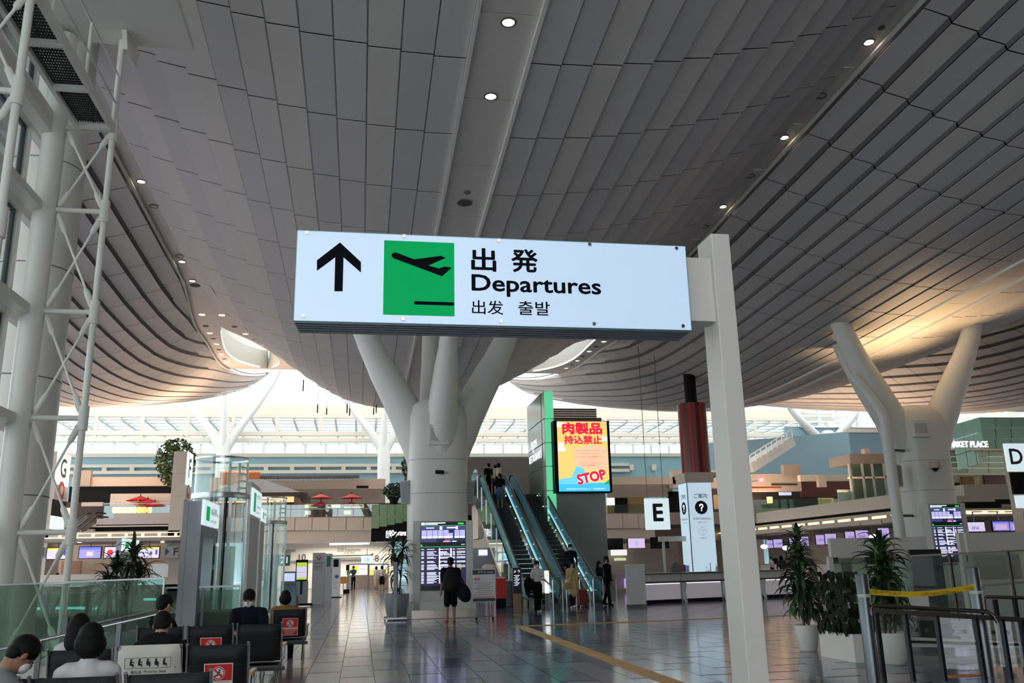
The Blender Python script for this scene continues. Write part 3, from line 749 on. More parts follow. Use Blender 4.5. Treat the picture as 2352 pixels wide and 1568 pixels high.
# ------------------------------------------------------------------ hanging direction sign on its post
YS = 6.0
def S(px, py, dy=0): return A(px, py, YS+dy)
x0, x1, z0, z1 = A(679, 640, YS).x, A(1579, 640, YS).x, 3.275, 3.95
sg = thing('direction_sign', 'large lit departures sign with green plane pictogram on a white arm', 'sign', (2.735, 6.14, 0))
O = sg.location
def sp(o): o.location = Vector(o.location)-O; o.parent = sg; return o
SIGNW = mat('sign_face_lit', rgb(150, 170, 190), .25, emit=.62, ecol=rgb(200, 222, 246))
sp(MB().box(x0+.01, x1-.01, YS+.012, YS+.24, z0+.03, z1-.02).build('housing', mat('sign_housing', rgb(150, 158, 164), .35, metal=.4), bevel=.004))
sp(MB().box(x0, x1, YS, YS+.010, z0, z1).build('face', SIGNW, bevel=.002))
eg = MB()
eg.box(x0-.004, x0, YS-.001, YS+.012, z0, z1); eg.box(x1, x1+.004, YS-.001, YS+.012, z0, z1); eg.box(x0, x1, YS-.001, YS+.012, z1, z1+.004); eg.box(x0, x1, YS-.001, YS+.012, z0-.004, z0)
sp(eg.build('glass_edge', mat('edge_green', rgb(120, 168, 168), .2)))
for k in range(5): sp(MB().box(x0+.005*k, x1-.005*k, YS+.015+.047*k, YS+.05+.047*k, z0-.012-.004*k, z0+.03).build('bottom_rib', mat('rib_grey', rgb(110, 122, 132), .4, metal=.4), bevel=.004))
GRNL = mat('sign_green_lit', rgb(0, 80, 40), .6, emit=.78, ecol=rgb(0, 168, 90), spec=.1)
sp(rect(MB(), A(881, 640, YS).x, A(1043.5, 640, YS).x, 3.375, 3.945-.0, (0, YS-.001, 0), depth=.003).build('green_panel', GRNL)) if False else None
ga, gb_ = A(881, 640, YS), A(1043.5, 640, YS)
gz0, gz1 = (A(879, 722, YS).z+A(1044, 727, YS).z)/2, (A(882, 551, YS).z+A(1043, 559, YS).z)/2
sp(rect(MB(), ga.x, gb_.x, gz0, gz1, (0, YS-.001, 0), depth=.002).build('green_panel', GRNL))
def pxpoly(name, pts, m, lift=.003):
    P = [A(x, y, YS) for x, y in pts]
    return sp(MB().prism([(p.x, p.z) for p in P], (0, YS-lift, 0), (1, 0, 0), (0, 0, 1), .002).build(name, m))
SI = mat('sign_ink', rgb(16, 18, 24), .8, spec=.05)
pxpoly('arrow', list(reversed([(781,557),(829,602),(829,626),(789,591),(787,669),(768,669),(770,591),(728,622),(728,598)])), SI)
zq = lambda p: (640+p[0]/2.138, 500+p[1]/2.138)
pxpoly('plane_pictogram', [zq(p) for p in reversed([(554,187),(557,178),(565,172),(578,172),(664,205),(797,188),(820,198),(735,235),(786,250),(815,240),(850,246),(802,288),(562,199)])], SI, .004)
pxpoly('runway_bar', [zq(p) for p in [(665,426),(861,432),(861,416),(665,410)]], SI, .004)
def stext(b, xa, yb, xb, yt, bold=0.0, m=SI):
    p, q = A(xa, (yb+yt)/2, YS), A(xb, (yb+yt)/2, YS); zb0, zt0 = A((xa+xb)/2, yb, YS).z, A((xa+xb)/2, yt, YS).z
    o = text(b, (p.x, YS-.001, zb0), zt0-zb0, m, None, width=q.x-p.x, bold=bold, lift=.003); return sp(o)
stext('出', 1082, 623.5, 1139.5, 570, .022); stext('発', 1174, 626, 1235, 572.5, .022)
stext('Departures', 1083, 684, 1380, 634.7, .019)
stext('出发', 1084, 722, 1156, 690, .006); stext('출발', 1190, 724, 1263, 692, .008)
scr = MB().lathe([(.001, .012), (.013, .012), (.0155, .008), (.0155, 0)], n=14, caps=False).mesh('standoff_screw', CHROME, smooth=40)
for p in ((705,535),(928,543),(1145,553),(1354,562),(1553,571),(697,726),(926,733),(1150,738),(1364,744),(1568,749)):
    o = inst('standoff_screw', scr, sg, A(p[0], p[1], YS)-O-Vector((0, .002, 0)), rot=(math.pi/2, 0, 0))
za, zb2 = A(1612, 592, YS+.05).z, A(1612, 737, YS+.05).z
sp(MB().box(x1-.05, 2.70, YS+.05, YS+.22, zb2, za).build('bracket_arm', mat('post_white', rgb(205, 200, 194), .4), bevel=.004))
sp(MB().box(2.66, 2.812, YS, YS+.285, 0, 4.07).build('post', mat('post_white', rgb(205, 200, 194), .4), bevel=.008))
L = bpy.data.lights.new('sign_light', 'AREA'); 
bpy.data.lights.remove(L)

# ------------------------------------------------------------------ departure screens on the two columns
SCRB = emis('screen_navy', rgb(34, 36, 66), .9); SCRK = emis('screen_black', rgb(10, 10, 16), .6); SCRW = emis('screen_white', rgb(226, 226, 250), 1.0)
SCRL = emis('screen_lilac', rgb(176, 174, 226), 1.0); SCRG = emis('screen_green', rgb(60, 220, 80), .9); SCRY = emis('screen_yellow', rgb(170, 160, 60), .9); SCRO = emis('screen_red', rgb(240, 80, 90), 1.0)
SCRN = emis('screen_indigo', rgb(62, 66, 112), .9)
def board(par, xa, za, w, h, y):
    """flight information display: header, counter map, rows of flights (flat print on the lit screen)"""
    def r_(nm, mt, rs, lift):
        mb = MB()
        for (u0_, u1_, v0_, v1_) in rs: rect(mb, xa+u0_*w, xa+u1_*w, za+(1-v1_)*h, za+(1-v0_)*h, (0, y-lift, 0), depth=.002)
        return stuff(mb.build(nm, mt, par)) if len(rs) > 1 else mb.build(nm, mt, par)
    r_('screen', SCRB, [(0, 1, 0, 1)], .0)
    r_('screen_header', SCRK, [(0, 1, 0, .055), (0, 1, .30, .37), (0, 1, .93, 1)], .003)
    r_('screen_map', SCRN, [(0, 1, .06, .12), (0, .35, .25, .30), (.6, .75, .25, .32)], .003)
    cells = []
    for k in range(8):
        a_ = .02+k*.122; 
        if k == 5: cells.append((a_-.02, a_+.085, .17, .235)); continue
        cells.append((a_, a_+.112, .125, .245))
    r_('counter_map', SCRL, cells, .005); r_('counter_numbers', SCRW, [(c[0], c[1], .215, .245) for c in cells], .007)
    r_('green_line', SCRG, [(0, 1, .056, .061), (0, 1, .366, .371), (0, .04, .335, .36), (.83, .96, .018, .042)], .008)
    ws, yl = [], []
    ws += [(.01, .09, .01, .048), (.1, .55, .012, .028), (.1, .38, .032, .046), (.12, .3, .085, .10), (.42, .48, .07, .12), (.58, .8, .08, .10), (.78, .83, .07, .115), (.5, .66, .29, .30), (.7, .8, .285, .30), (.9, .98, .335, .345)]
    rr = random.Random(3)
    rows = [.40,.435,.452,.469,.486,.515,.53,.575,.59,.625,.64,.66,.675,.69,.735,.75,.765,.785,.80,.82,.835,.85,.87,.885]
    for i, v in enumerate(rows):
        ws.append((.015, .075, v, v+.010)); ws.append((.14, .14+rr.uniform(.14, .26), v, v+.010))
        ws.append((.40, .45+rr.uniform(0, .1), v, v+.012))
        if i < 19: ws.append((.52, .52+rr.uniform(.05, .2), v, v+.010)); ws.append((.71, .76, v, v+.012))
        if i < 14:
            (yl if i in (3, 9, 12, 13) else ws).append((.80, .80+(.1 if i in (3, 9, 12, 13) else .19), v, v+.010))
    ws.append((.405, .43, .39, .70)); ws.append((.655, .69, .39, .56))
    r_('flight_rows', SCRW, ws, .009); r_('delay_notes', SCRY, yl, .010); r_('closed_note', SCRO, [(.53, .63, .265, .285)], .010)
yc = 28.30
fi = thing('departure_board', 'tall departure board screen on the centre column behind the backpacker', 'screen', (2.55, yc, 0))
xa, xb = A(966, 1270, yc).x, A(1069.5, 1270, yc).x; za, zb3 = A(1018, 1355.5, yc).z, A(1018, 1197.5, yc).z
def fp(par, o): o.location = Vector(o.location)-par.location; o.parent = par; return o
HOUS = mat('housing_white', rgb(196, 196, 190), .4)
fp(fi, MB().box(xa-.24, xa-.012, yc-.02, yc+.3, .25, zb3+.03).build('housing_side', HOUS, bevel=.01)); fp(fi, MB().box(xb+.012, xb+.24, yc-.02, yc+.3, .25, zb3+.03).build('housing_side', HOUS, bevel=.01))
fp(fi, MB().box(xa-.012, xb+.012, yc+.012, yc+.3, .25, zb3+.03).build('housing_back', HOUS, bevel=.01))
fp(fi, MB().box(xa-.28, xb+.28, yc-.1, yc+.3, 0, .26).build('plinth', mat('plinth_steel', rgb(168, 160, 152), .25, metal=.7), bevel=.01))
sub = bpy.data.objects.new('display', None); COL.objects.link(sub); sub.parent = fi; sub.location = (0, 0, 0)
board(sub, xa-2.55, za, xb-xa, zb3-za, 0)
y2 = 28.6; x2a, x2b = A(2141+3, 1224, y2).x, A(2214, 1224, y2).x; z2a, z2b = A(2180, 1291, y2).z, A(2180, 1158, y2).z
fi2 = thing('departure_board', 'tall departure board screen on the right column by the glass barrier', 'screen', (21.6, y2, 0))
fp(fi2, MB().box(x2a-.05, x2b+.22, y2+.015, y2+.5, .2, z2b+.05).build('housing', HOUS, bevel=.01))
sub = bpy.data.objects.new('display', None); COL.objects.link(sub); sub.parent = fi2
board(sub, x2a-21.6, z2a, x2b-x2a, z2b-z2a, 0)
# things fixed to the columns: speakers, cameras, hood
SPK = mat('speaker_grey', rgb(168, 172, 170), .5)
def speaker(px, py0, py1, Y, label, tilt):
    a, b = A(px, py1, Y), A(px, py0, Y); h = b.z-a.z
    t = thing('column_speaker', label, 'speaker', (a.x, Y, a.z))
    o = MB().box(-.16, .16, -.14, .14, 0, h).build('cabinet', SPK, t, bevel=.02); o.rotation_euler = (0, tilt, .3 if tilt > 0 else -.3)
    MB().tube([(0, .1, h*.5), (.28 if tilt < 0 else -.28, .25, h*.5)], .03, 8).build('bracket', DSTEEL, t)
    o = MB().box(-.13, .13, -.155, -.14, .05, h-.05).build('grille', mat('speaker_grille_grey', rgb(140, 146, 146), .7), t); o.rotation_euler = (0, tilt, .3 if tilt > 0 else -.3)
speaker(934, 1104, 1157, 29.0, 'grey speaker box on the left flank of the centre column', -.06)
speaker(1073, 1104, 1157, 29.0, 'grey speaker box on the right flank of the centre column', .08)
speaker(2168, 1062, 1118, 29.6, 'grey speaker box on the right flank of the right column', .08)
speaker(2061, 1068, 1118, 29.4, 'dark speaker box between pipe and right column', .05)
def cctv(px, py, Y, label):
    p = A(px, py, Y); t = thing('security_camera', label, 'camera', p)
    MB().tube([(0, .25, .05), (0, .02, .05)], .03, 8).build('bracket', DSTEEL, t); MB().tube([(-.12, -.02, .05), (.14, -.1, .03)], .06, 10).build('body', BLACK, t, smooth=40)
cctv(1009, 1087, 28.38, 'small black camera on the front of the centre column')
p = A(2148, 1075, 28.9); t = thing('dome_camera', 'beige dome camera on the right column', 'camera', p)
MB().lathe([(.0, .26), (.18, .24), (.2, .1), (.2, 0)], n=18, caps=False).build('hood', mat('camera_beige', rgb(178, 162, 146), .5), t, smooth=50); MB().ell((0, 0, 0), (.11, .11, .12)).build('dome', BLACK, t, smooth=60)
for (px, Y, nm) in ((1008, 28.36, 'boxed hatch hood on the front of the centre column'), (2118, 28.9, 'boxed hatch hood on the front of the right column')):
    k = 1.0 if px < 2000 else .92
    p = A(px, 1018 if px < 2000 else 1000, Y); t = thing('column_hatch', nm, 'hatch', p)
    MB().box(-.33*k, .33*k, -.03, .14, .0, .62*k).build('door', COLW, t, bevel=.012); MB().box(-.36*k, .36*k, -.06, .14, -.05, 0).build('sill', COLW, t, bevel=.01)
    MB().box(-.26*k, .26*k, -.036, -.03, .08, .5*k).build('panel', mat('hatch_panel', rgb(176, 176, 170), .5), t)
pp = thing('drain_pipe', 'white pipe standing beside the right column', 'pipe', (A(2050, 1100, 29.2).x, 29.2, 0))
MB().tube([(0, 0, 0), (0, 0, 6.6), (-.12, .1, 7.0), (-.7, .5, 8.3)], .2, 18).build('pipe', COLW, pp, smooth=40)
for z in (3.0, 5.4): MB().tube([(0, 0, z), (.9, .3, z)], .05, 8).build('clamp', DSTEEL, pp)

# ------------------------------------------------------------------ information desk with its lit pillar
YD = 36.2
ip = thing('information_pillar', 'tall lit white information pillar with question mark and clock', 'info pillar', (A(1612, 1300, YD).x, YD, 0))
PX = ip.location.x; pxa, pxb = A(1584, 1210, YD).x-PX, A(1640.5, 1210, YD).x-PX
d = ray(1563.5, 1200); dep = (pxa+PX)/(d[0]/d[1])-YD
ztp = A(1612, 1108, YD).z
PIL = mat('pillar_lit', rgb(190, 214, 228), .3, emit=.66, ecol=rgb(202, 226, 242))
MB().box(pxa+.02, pxb-.02, .02, dep, 0, ztp-.02).build('core', DSTEEL, ip)
MB().box(pxa+.03, pxb, -.01, .02, .1, ztp).build('front_face', PIL, ip); MB().box(pxa, pxa+.02, .03, dep, .1, ztp).build('side_face', PIL, ip)
MB().box(pxa, pxa+.03, -.012, .03, .1, ztp).build('corner_bead', mat('bead_grey', rgb(90, 110, 120), .4), ip)
MB().box(pxa-.1, pxb+.1, -.1, dep, ztp+.02, ztp+.42).build('cap', CREAM, ip)
cx_ = (pxa+pxb)/2; PI_ = mat('pillar_ink', rgb(50, 56, 66), .5)
def question(par, c, V, s):
    mb = MB(); U = Vector((0, 0, 1)); n_ = V.cross(U)
    P = [(-.42, .30), (-.36, .62), (0, .82), (.38, .62), (.42, .28), (.18, -.02), (.02, -.18), (.0, -.42)]
    for a_, b_ in zip(P, P[1:]):
        d = Vector((b_[0]-a_[0], b_[1]-a_[1])); q = Vector((-d.y, d.x)).normalized()*.15; a2 = Vector(a_)-d*.12; b2 = Vector(b_)+d*.12
        mb.prism([((a2-q).x*s, (a2-q).y*s), ((b2-q).x*s, (b2-q).y*s), ((b2+q).x*s, (b2+q).y*s), ((a2+q).x*s, (a2+q).y*s)], c+n_*.008, V, U, .004)
    disc(mb, c+n_*.008+U*(-.76*s), .19*s, V, U, 14)
    return mb.build('question_mark', emis('pict_white', (.95, .97, 1), .9), par)
def zpx(y): return A(1612, y, YD).z
for (ax, org, wf, tag_) in (((1, 0, 0), Vector((cx_+.03, -.012, 0)), 1.0, 'f'), ((0, -1, 0), Vector((pxa-.002, dep*.5, 0)), .95, 's')):
    V = Vector(ax)
    text('ご案内', org+Vector((0, 0, zpx(1144)))+V*0, zpx(1133)-zpx(1144), PI_, ip, ax=ax, align='C', bold=.01)
    mb = MB(); disc(mb, org+Vector((0, 0, zpx(1165))), .29*wf, V, (0, 0, 1), 28); mb.build('question_disc', INK, ip)
    question(ip, org+Vector((0, 0, zpx(1165))), V, .17*wf)
    text('Information', org+Vector((0, 0, zpx(1193))), zpx(1187)-zpx(1193), PI_, ip, ax=ax, align='C', width=.78*wf)
    text('问讯  안내', org+Vector((0, 0, zpx(1201))), zpx(1197)-zpx(1201), PI_, ip, ax=ax, align='C', width=.4*wf)
ck = MB()
for k in range(12):
    a_ = math.pi*k/6; r1, r2 = (.13, .185) if k % 3 == 0 else (.155, .185)
    ck.beam((cx_+.03+r1*math.sin(a_), -.014, zpx(1219)+r1*math.cos(a_)), (cx_+.03+r2*math.sin(a_), -.014, zpx(1219)+r2*math.cos(a_)), .014, .014)
ck.beam((cx_+.03, -.016, zpx(1219)), (cx_+.03-.08, -.016, zpx(1219)+.06), .018, .01); ck.beam((cx_+.03, -.016, zpx(1219)), (cx_+.03+.13, -.016, zpx(1219)+.07), .014, .01)
ck.build('clock', INK, ip); text('SEIKO', (cx_+.03, -.012, zpx(1237)), zpx(1234)-zpx(1237), PI_, ip, align='C', width=.28)
# red and black striped drum above
rd = thing('striped_drum', 'dark red and black striped drum hanging over the information pillar', 'drum', (A(1601, 1010, 40).x, 40.4, A(1601, 1090, 40).z))
zt_ = A(1601, 930, 40).z-rd.location.z; cols = [rgb(120, 22, 18), rgb(22, 20, 20), rgb(150, 36, 24), rgb(40, 34, 28), rgb(28, 22, 22), rgb(90, 14, 14), rgb(26, 24, 24), rgb(60, 30, 30)]
for k in range(22):
    a0_, a1_ = 2*math.pi*k/22, 2*math.pi*(k+1)/22-.01; c = cols[(k*5+k//3) % 8]
    mb = MB(); mb.prism([(.70*math.cos(a0_), .70*math.sin(a0_)), (.70*math.cos(a1_), .70*math.sin(a1_)), (.6*math.cos(a1_), .6*math.sin(a1_)), (.6*math.cos(a0_), .6*math.sin(a0_))], (0, 0, .1), (1, 0, 0), (0, 1, 0), zt_)
    mb.build('stripe', mat('stripe_%d' % ((k*5+k//3) % 8), c, .35), rd)
MB().tube([(0, 0, 0), (0, 0, zt_+2.5)], .3, 14).build('core', BLACK, rd); MB().box(-.85, .85, -.8, .8, -.12, .08).build('base_ring', CREAM, rd)
# counter: bays with lit fronts
dk = thing('information_counter', 'long white information counter with dark tops and lit front panels', 'counter', (12.9, 34.0, 0))
DX = Vector((1, .3, 0)).normalized(); DN = Vector((.287, -.958, 0))
A0 = G(1480, 1388)-dk.location; A0.z = 0
def dpt(u, v, z): return A0+DX*u+Vector((-DX.y, DX.x, 0))*v+Vector((0, 0, z))
def dbox(nm, u0_, u1_, v0_, v1_, za_, zb_, m, bev=0):
    P = [dpt(u, v, z) for z in (za_, zb_) for u, v in ((u0_, v0_), (u1_, v0_), (u1_, v1_), (u0_, v1_))]
    return MB().add(P, [(0,3,2,1),(4,5,6,7),(0,1,5,4),(1,2,6,5),(2,3,7,6),(3,0,4,7)]).build(nm, m, dk, bevel=bev)
CT = mat('counter_top_dark', rgb(52, 54, 56), .3); LITP = mat('counter_front', rgb(206, 200, 206), .4, emit=.12, ecol=(1, .93, 1)); CW = mat('counter_white', rgb(196, 198, 196), .4)
nb = 4; bwid = 2.02
for k in range(nb):
    u = k*bwid
    dbox('front_panel', u+.12, u+bwid-.12, .22, .28, .14, .72, LITP); dbox('kick_plate', u+.06, u+bwid-.06, .26, .3, 0, .13, BLACK)
    dbox('lower_top', u, u+bwid, .0, .5, .76, .82, CT, .008); dbox('upper_front', u+.05, u+bwid-.05, .32, .36, .82, 1.08, CW)
    dbox('under_light', u+.14, u+bwid-.14, .2, .23, .725, .745, emis('led_lilac', (.95, .85, 1), 1.6))
    mb = MB(); mb.prism([(.02, 0), (.10, 0), (.24, .35), (.22, .76), (.02, .78), (.12, .4)], dpt(u-.04, .0, 0)+Vector((0, 0, 0)), Vector((-DX.y, DX.x, 0)), (0, 0, 1), .09); mb.build('bay_fin', CW, dk)
dbox('upper_top', -.05, nb*bwid+.05, .25, .85, 1.08, 1.13, CT, .008); dbox('body', .1, nb*bwid-.1, .36, .7, .05, 1.05, CW)
mb = MB(); mb.prism([(.02, 0), (.10, 0), (.24, .35), (.22, .76), (.02, .78), (.12, .4)], dpt(nb*bwid-.04, 0, 0), Vector((-DX.y, DX.x, 0)), (0, 0, 1), .09); mb.build('bay_fin', CW, dk)
sc_ = thing('white_screen_panel', 'white freestanding partition at the left end of the information counter', 'partition', G(1447, 1395))
MB().box(-.1, .62, -.03, .03, .08, 1.5).build('panel', CW, sc_, bevel=.01); MB().box(-.1, .62, -.08, .08, 0, .1).build('foot', BRUSH, sc_); MB().box(-.06, .36, -.045, -.03, .95, 1.3).build('notice', mat('paper', rgb(196, 204, 204), .6), sc_)
text('i', (.02, -.046, 1.1), .1, INK, sc_); 
# things on the counter
def onctr(px, py, Y=35.0): p = A(px, py, Y); return p
t = thing('hand_sanitiser', 'small sanitiser bottle standing on the counter near the pillar', 'bottle', (A(1646, 1305, 35.6).x, 35.6, 1.13))
MB().lathe([(.0, 0), (.05, 0), (.05, .14), (.02, .18), (.02, .2)], n=12, caps=False).build('bottle', mat('bottle_pink', rgb(214, 190, 186), .3), t, smooth=40); MB().tube([(0, 0, .2), (0, 0, .24), (-.04, 0, .24)], .012, 6).build('pump', WHITE, t)
t = thing('leaflet_rack', 'clear rack of colourful leaflets on the information counter', 'leaflet rack', (A(1572, 1307, 35.2).x, 35.2, 1.13))
for k, c in enumerate((rgb(200, 70, 80), rgb(90, 110, 180), rgb(220, 200, 210))): MB().box(-.2+.14*k, -.08+.14*k, -.02, .02, 0, .26+.03*(k % 2)).build('leaflet', mat('leaflet_%d' % k, c, .5), t)
MB().box(-.24, .24, -.06, .08, 0, .03).build('base', GLASSG, t)
t = thing('desk_microphone', 'slim gooseneck microphone stand on the information counter', 'microphone', (A(1627, 1308, 35.5).x, 35.5, 1.13))
MB().box(-.12, .12, -.05, .05, 0, .02).build('base', GREYP, t); MB().tube([(.1, 0, 0), (.1, 0, .34)], .018, 8).build('stem', GREYP, t); MB().tube([(0, 0, .02), (-.1, 0, .2)], .006, 6).build('gooseneck', BLACK, t)
t = thing('desk_monitor', 'rounded grey monitor back on the information counter', 'monitor', (A(1552, 1308, 35.1).x, 35.1, 1.13))
MB().prism([(-.22, 0), (.2, 0), (.2, .1), (.12, .33), (-.02, .4), (-.15, .33), (-.22, .15)], (0, 0, .02), (1, 0, 0), (0, 0, 1), .05).build('shell', mat('monitor_grey', rgb(108, 110, 112), .4), t); MB().box(-.2, .2, -.06, .1, 0, .02).build('base', BLACK, t)
t = thing('counter_canopy', 'small white canopy frame over the left end of the counter', 'canopy', (A(1550, 1300, 36.8).x, 36.8, 0))
MB().box(-.65, 1.0, -.1, .1, 2.4, 2.62).build('lintel', WHITE, t, bevel=.01); MB().box(-.5, -.4, -.05, .05, 0, 2.42).build('leg', WHITE, t)
# hanging E sign
ye = 40.0; t = thing('zone_sign', 'lit hanging sign with black letter E', 'sign', A(1511, 1216, ye), group='lit zone letter signs')
xa_, xb_, za_, zb_2 = ext(1483.5, 1144, 1538, 1216, ye); xo, zo = t.location.x, t.location.z
LITW = mat('zone_face_lit', rgb(205, 220, 226), .3, emit=.8, ecol=rgb(218, 236, 242))
MB().box(xa_-xo, xb_-xo, 0, .18, za_-zo, zb_2-zo).build('panel', LITW, t); text('E', ((xa_+xb_)/2-xo+.02, -.003, A(1511, 1197, ye).z-zo), A(1511, 1156, ye).z-A(1511, 1197, ye).z, INK, t, align='C', width=A(1523, 1180, ye).x-A(1499, 1180, ye).x, bold=.03)
for dx in (-.4, .4): MB().tube([(dx, .09, zb_2-zo), (dx, .09, zs(xo+dx-K0-PER, ye)-zo+.02)], .015, 6).build('hanger', DSTEEL, t)
# ------------------------------------------------------------------ escalators
ES_Y0, ES_Y1, ES_Z = 35.3, 46.6, 5.25
es_slope = ES_Z/(ES_Y1-ES_Y0)
LED = emis('balustrade_blue', (.35, .75, .85), .25)
BAL = mat('escalator_panel_led_tint', rgb(122, 160, 168), .12, emit=.06, ecol=rgb(120, 200, 220))  # teal and faint glow paint the LED light into the glass
RUB = mat('handrail_black', rgb(20, 20, 22), .4); STEP = mat('step_dark', rgb(30, 31, 34), .5); RISE = mat('riser_dark', rgb(14, 14, 16), .6)
def escalator(xl_, xr_, label, n):
    t = thing('escalator', label, 'escalator', ((xl_+xr_)/2, ES_Y0, 0), group='pair of escalators'); w = (xr_-xl_)/2
    D = ES_Y1-ES_Y0
    for k in range(26):
        y = D*k/26; z = ES_Z*k/26
        MB().box(-w+.28, w-.28, y, y+D/26+.02, z, z+ES_Z/26-.02).build('step', STEP, t, bevel=.008)
        MB().box(-w+.28, w-.28, y-.012, y, z+.01, z+.025).build('step_edge', mat('step_edge_dark', rgb(44, 46, 50), .5), t)
    MB().box(-w+.28, w-.28, -1.6, 0, 0, .03).build('landing_plate', BRUSH, t); MB().box(-w+.28, w-.28, D, D+1.6, ES_Z-.05, ES_Z).build('landing_plate', BRUSH, t)
    for s in (-1, 1):
        xo = s*(w-.14)
        sk = MB(); sk.prism([(-1.3, 0), (.2, 0), (D+.3, ES_Z-.05), (D+1.3, ES_Z-.05), (D+1.3, ES_Z+.25), (D-.1, ES_Z+.3), (-.1, .32), (-1.3, .25)], (xo+.13, 0, 0), (0, 1, 0), (0, 0, 1), .0+.26)
        for i in range(len(sk.v)): sk.v[i] = (sk.v[i][0]-.13-.0, sk.v[i][1], sk.v[i][2])
        sk.build('skirt', BRUSH, t)
        gl = MB(); gl.prism([(-1.2, .25), (-.1, .32), (D-.1, ES_Z+.3), (D+1.2, ES_Z+.25), (D+1.2, ES_Z+1.0), (D-.2, ES_Z+1.0), (-.3, .95), (-1.2, .9)], (xo, 0, 0), (0, 1, 0), (0, 0, 1), .02)
        gl.build('glass_balustrade', BAL, t)
        hr = [(xo, -1.2, .35), (xo, -1.42, .55), (xo, -1.42, .8), (xo, -1.2, .98), (xo, -.4, 1.0), (xo, 0, 1.1), (xo, D, ES_Z+1.08), (xo, D+.5, ES_Z+1.12), (xo, D+1.2, ES_Z+1.1), (xo, D+1.42, ES_Z+.85), (xo, D+1.2, ES_Z+.4)]
        MB().tube(hr, .045, 8).build('handrail', RUB, t, smooth=50)
        MB().tube([(xo+.05*s*-1, 0, 1.04), (xo+.05*s*-1, D, ES_Z+1.02)], .012, 6).build('rail_trim', CHROME, t)
        for k in range(8):
            y = .3+D*k/8; MB().ell((xo-s*.16, y, es_slope*y+.36), (.028, .028, .028), 8, 6).build('skirt_lamp', emis('skirt_lamp_warm', (1, .85, .6), 2), t)
        MB().tube([(xo-s*.03, .2, .47), (xo-s*.03, D, ES_Z+.42)], .02, 6).build('led_strip', emis('led_cyan', (.35, .85, 1), 1.3), t)
    return t
e1 = escalator(6.25, 7.75, 'left escalator of the pair, carrying people up to the restaurants', 0)
e2 = escalator(7.95, 9.45, 'right escalator of the pair, empty dark steps beside the green tower', 1)
sd = thing('escalator_side_wall', 'cream sloping side cladding on the left of the escalators', 'cladding', (6.15, ES_Y0, 0))
D = ES_Y1-ES_Y0
MB().prism([(-1.2, 0), (2.4, .0), (D+.2, ES_Z-1.3), (D+2.2, ES_Z-1.3), (D+2.2, ES_Z+.25), (D, ES_Z+.3), (.0, .3), (-1.2, .25)], (.08, 0, 0), (0, 1, 0), (0, 0, 1), .12).build('cladding', CREAM, sd)
MB().prism([(D-.4, ES_Z-2.3), (D+2.2, ES_Z-2.3), (D+2.2, ES_Z-.2), (D-.4, ES_Z-.2)], (-.1, 0, 0), (0, 1, 0), (0, 0, 1), .3).build('bulkhead', CREAM, sd)
gp = MB(); gp.prism([(.6, .1), (D+2.0, ES_Z+.1), (D+2.0, ES_Z+1.4), (D, ES_Z+1.4), (.6, 1.4)], (-.12, 0, 0), (0, 1, 0), (0, 0, 1), .02); gp.build('outer_glass', GLASSG, sd)
for k in range(7): MB().tube([(-.12, 1.1+D*k/7, es_slope*(1.1+D*k/7)), (-.12, 1.1+D*k/7, es_slope*(1.1+D*k/7)+1.2)], .03, 8).build('glass_post', BRUSH, sd)
ld = thing('escalator_landing', 'upper landing of the escalators with glass railing', 'landing', (7.9, 48.2, ES_Z))
MB().box(-2.6, 4, -1.6, 22, -.45, -.06).build('slab', TAUPE, ld)
for k in range(4): MB().box(-2.55+.0*k, -2.5, -1.4+2.2*k, .75+2.2*k, 0, 1.3).build('glass_panel', GLASSG, ld)
MB().box(-2.6, 3.6, 6.5, 6.6, 0, 3.0).build('rear_wall', mat('landing_taupe', rgb(128, 122, 116), .6), ld)
# barrier gates at the foot
bg_ = thing('escalator_barrier', 'row of chrome hoop barriers at the foot of the escalators', 'barrier', (8.75, 33.7, 0))
for k in range(8):
    x = -2.0+.52*k if k < 6 else 1.4+.5*(k-6); y = -.05*k
    MB().tube([(x, y, 0), (x, y, .95), (x+.06, y, 1.05), (x+.32, y, 1.05), (x+.38, y, .95), (x+.38, y, 0)], .02, 8).build('hoop', CHROME, bg_, smooth=50)
    MB().box(x+.04, x+.34, y-.01, y+.01, .12, .95).build('hoop_glass', GLASSG, bg_)
    
# ------------------------------------------------------------------ lift tower with green lit strip and big poster screen
YT = 43.5
lt = thing('lift_tower', 'lift tower clad in dark glass with a bright green lit corner strip', 'lift tower', (A(1320, 1300, YT).x, YT+1.5, 0))
LO = lt.location
def lp(o): o.location = Vector(o.location)-LO; o.parent = lt; return o
GST = mat('green_strip_lit', rgb(96, 214, 156), .3, emit=.62, ecol=rgb(120, 236, 178))
xs1, xs2 = A(1254, 1060, YT).x, A(1275, 1060, YT).x; ztop_ = A(1255, 897, YT).z
seg = [ztop_]+[A(1265, y, YT).z for y in (961, 1016, 1070, 1126, 1182)]+[1.2]
for k in range(6):
    lp(MB().box(xs1, xs2, YT, YT+.1, seg[k+1]+.03, seg[k]-.03).build('green_panel', GST))
DG = mat('dark_green_glass', rgb(96, 116, 104), .15, spec=.7); PGL = mat('pale_glass_strip', rgb(160, 176, 150), .2)
for k in range(6):
    lp(MB().box(xs1-.02, xs1, YT+.02, YT+.65, seg[k+1]+.03, seg[k]-.03).build('pale_panel', PGL)); lp(MB().box(xs1-.04, xs1-.01, YT+.68, YT+4.6, seg[k+1]+.03, seg[k]-.03).build('dark_panel', DG))
xr1 = A(1394, 1190, YT).x
lp(MB().box(xs1+.02, xr1, YT+.12, YT+4.6, 0, A(1340, 958, YT).z).build('body', mat('tower_grey_glass', rgb(138, 146, 140), .3, noise=.12, nscale=3), None))
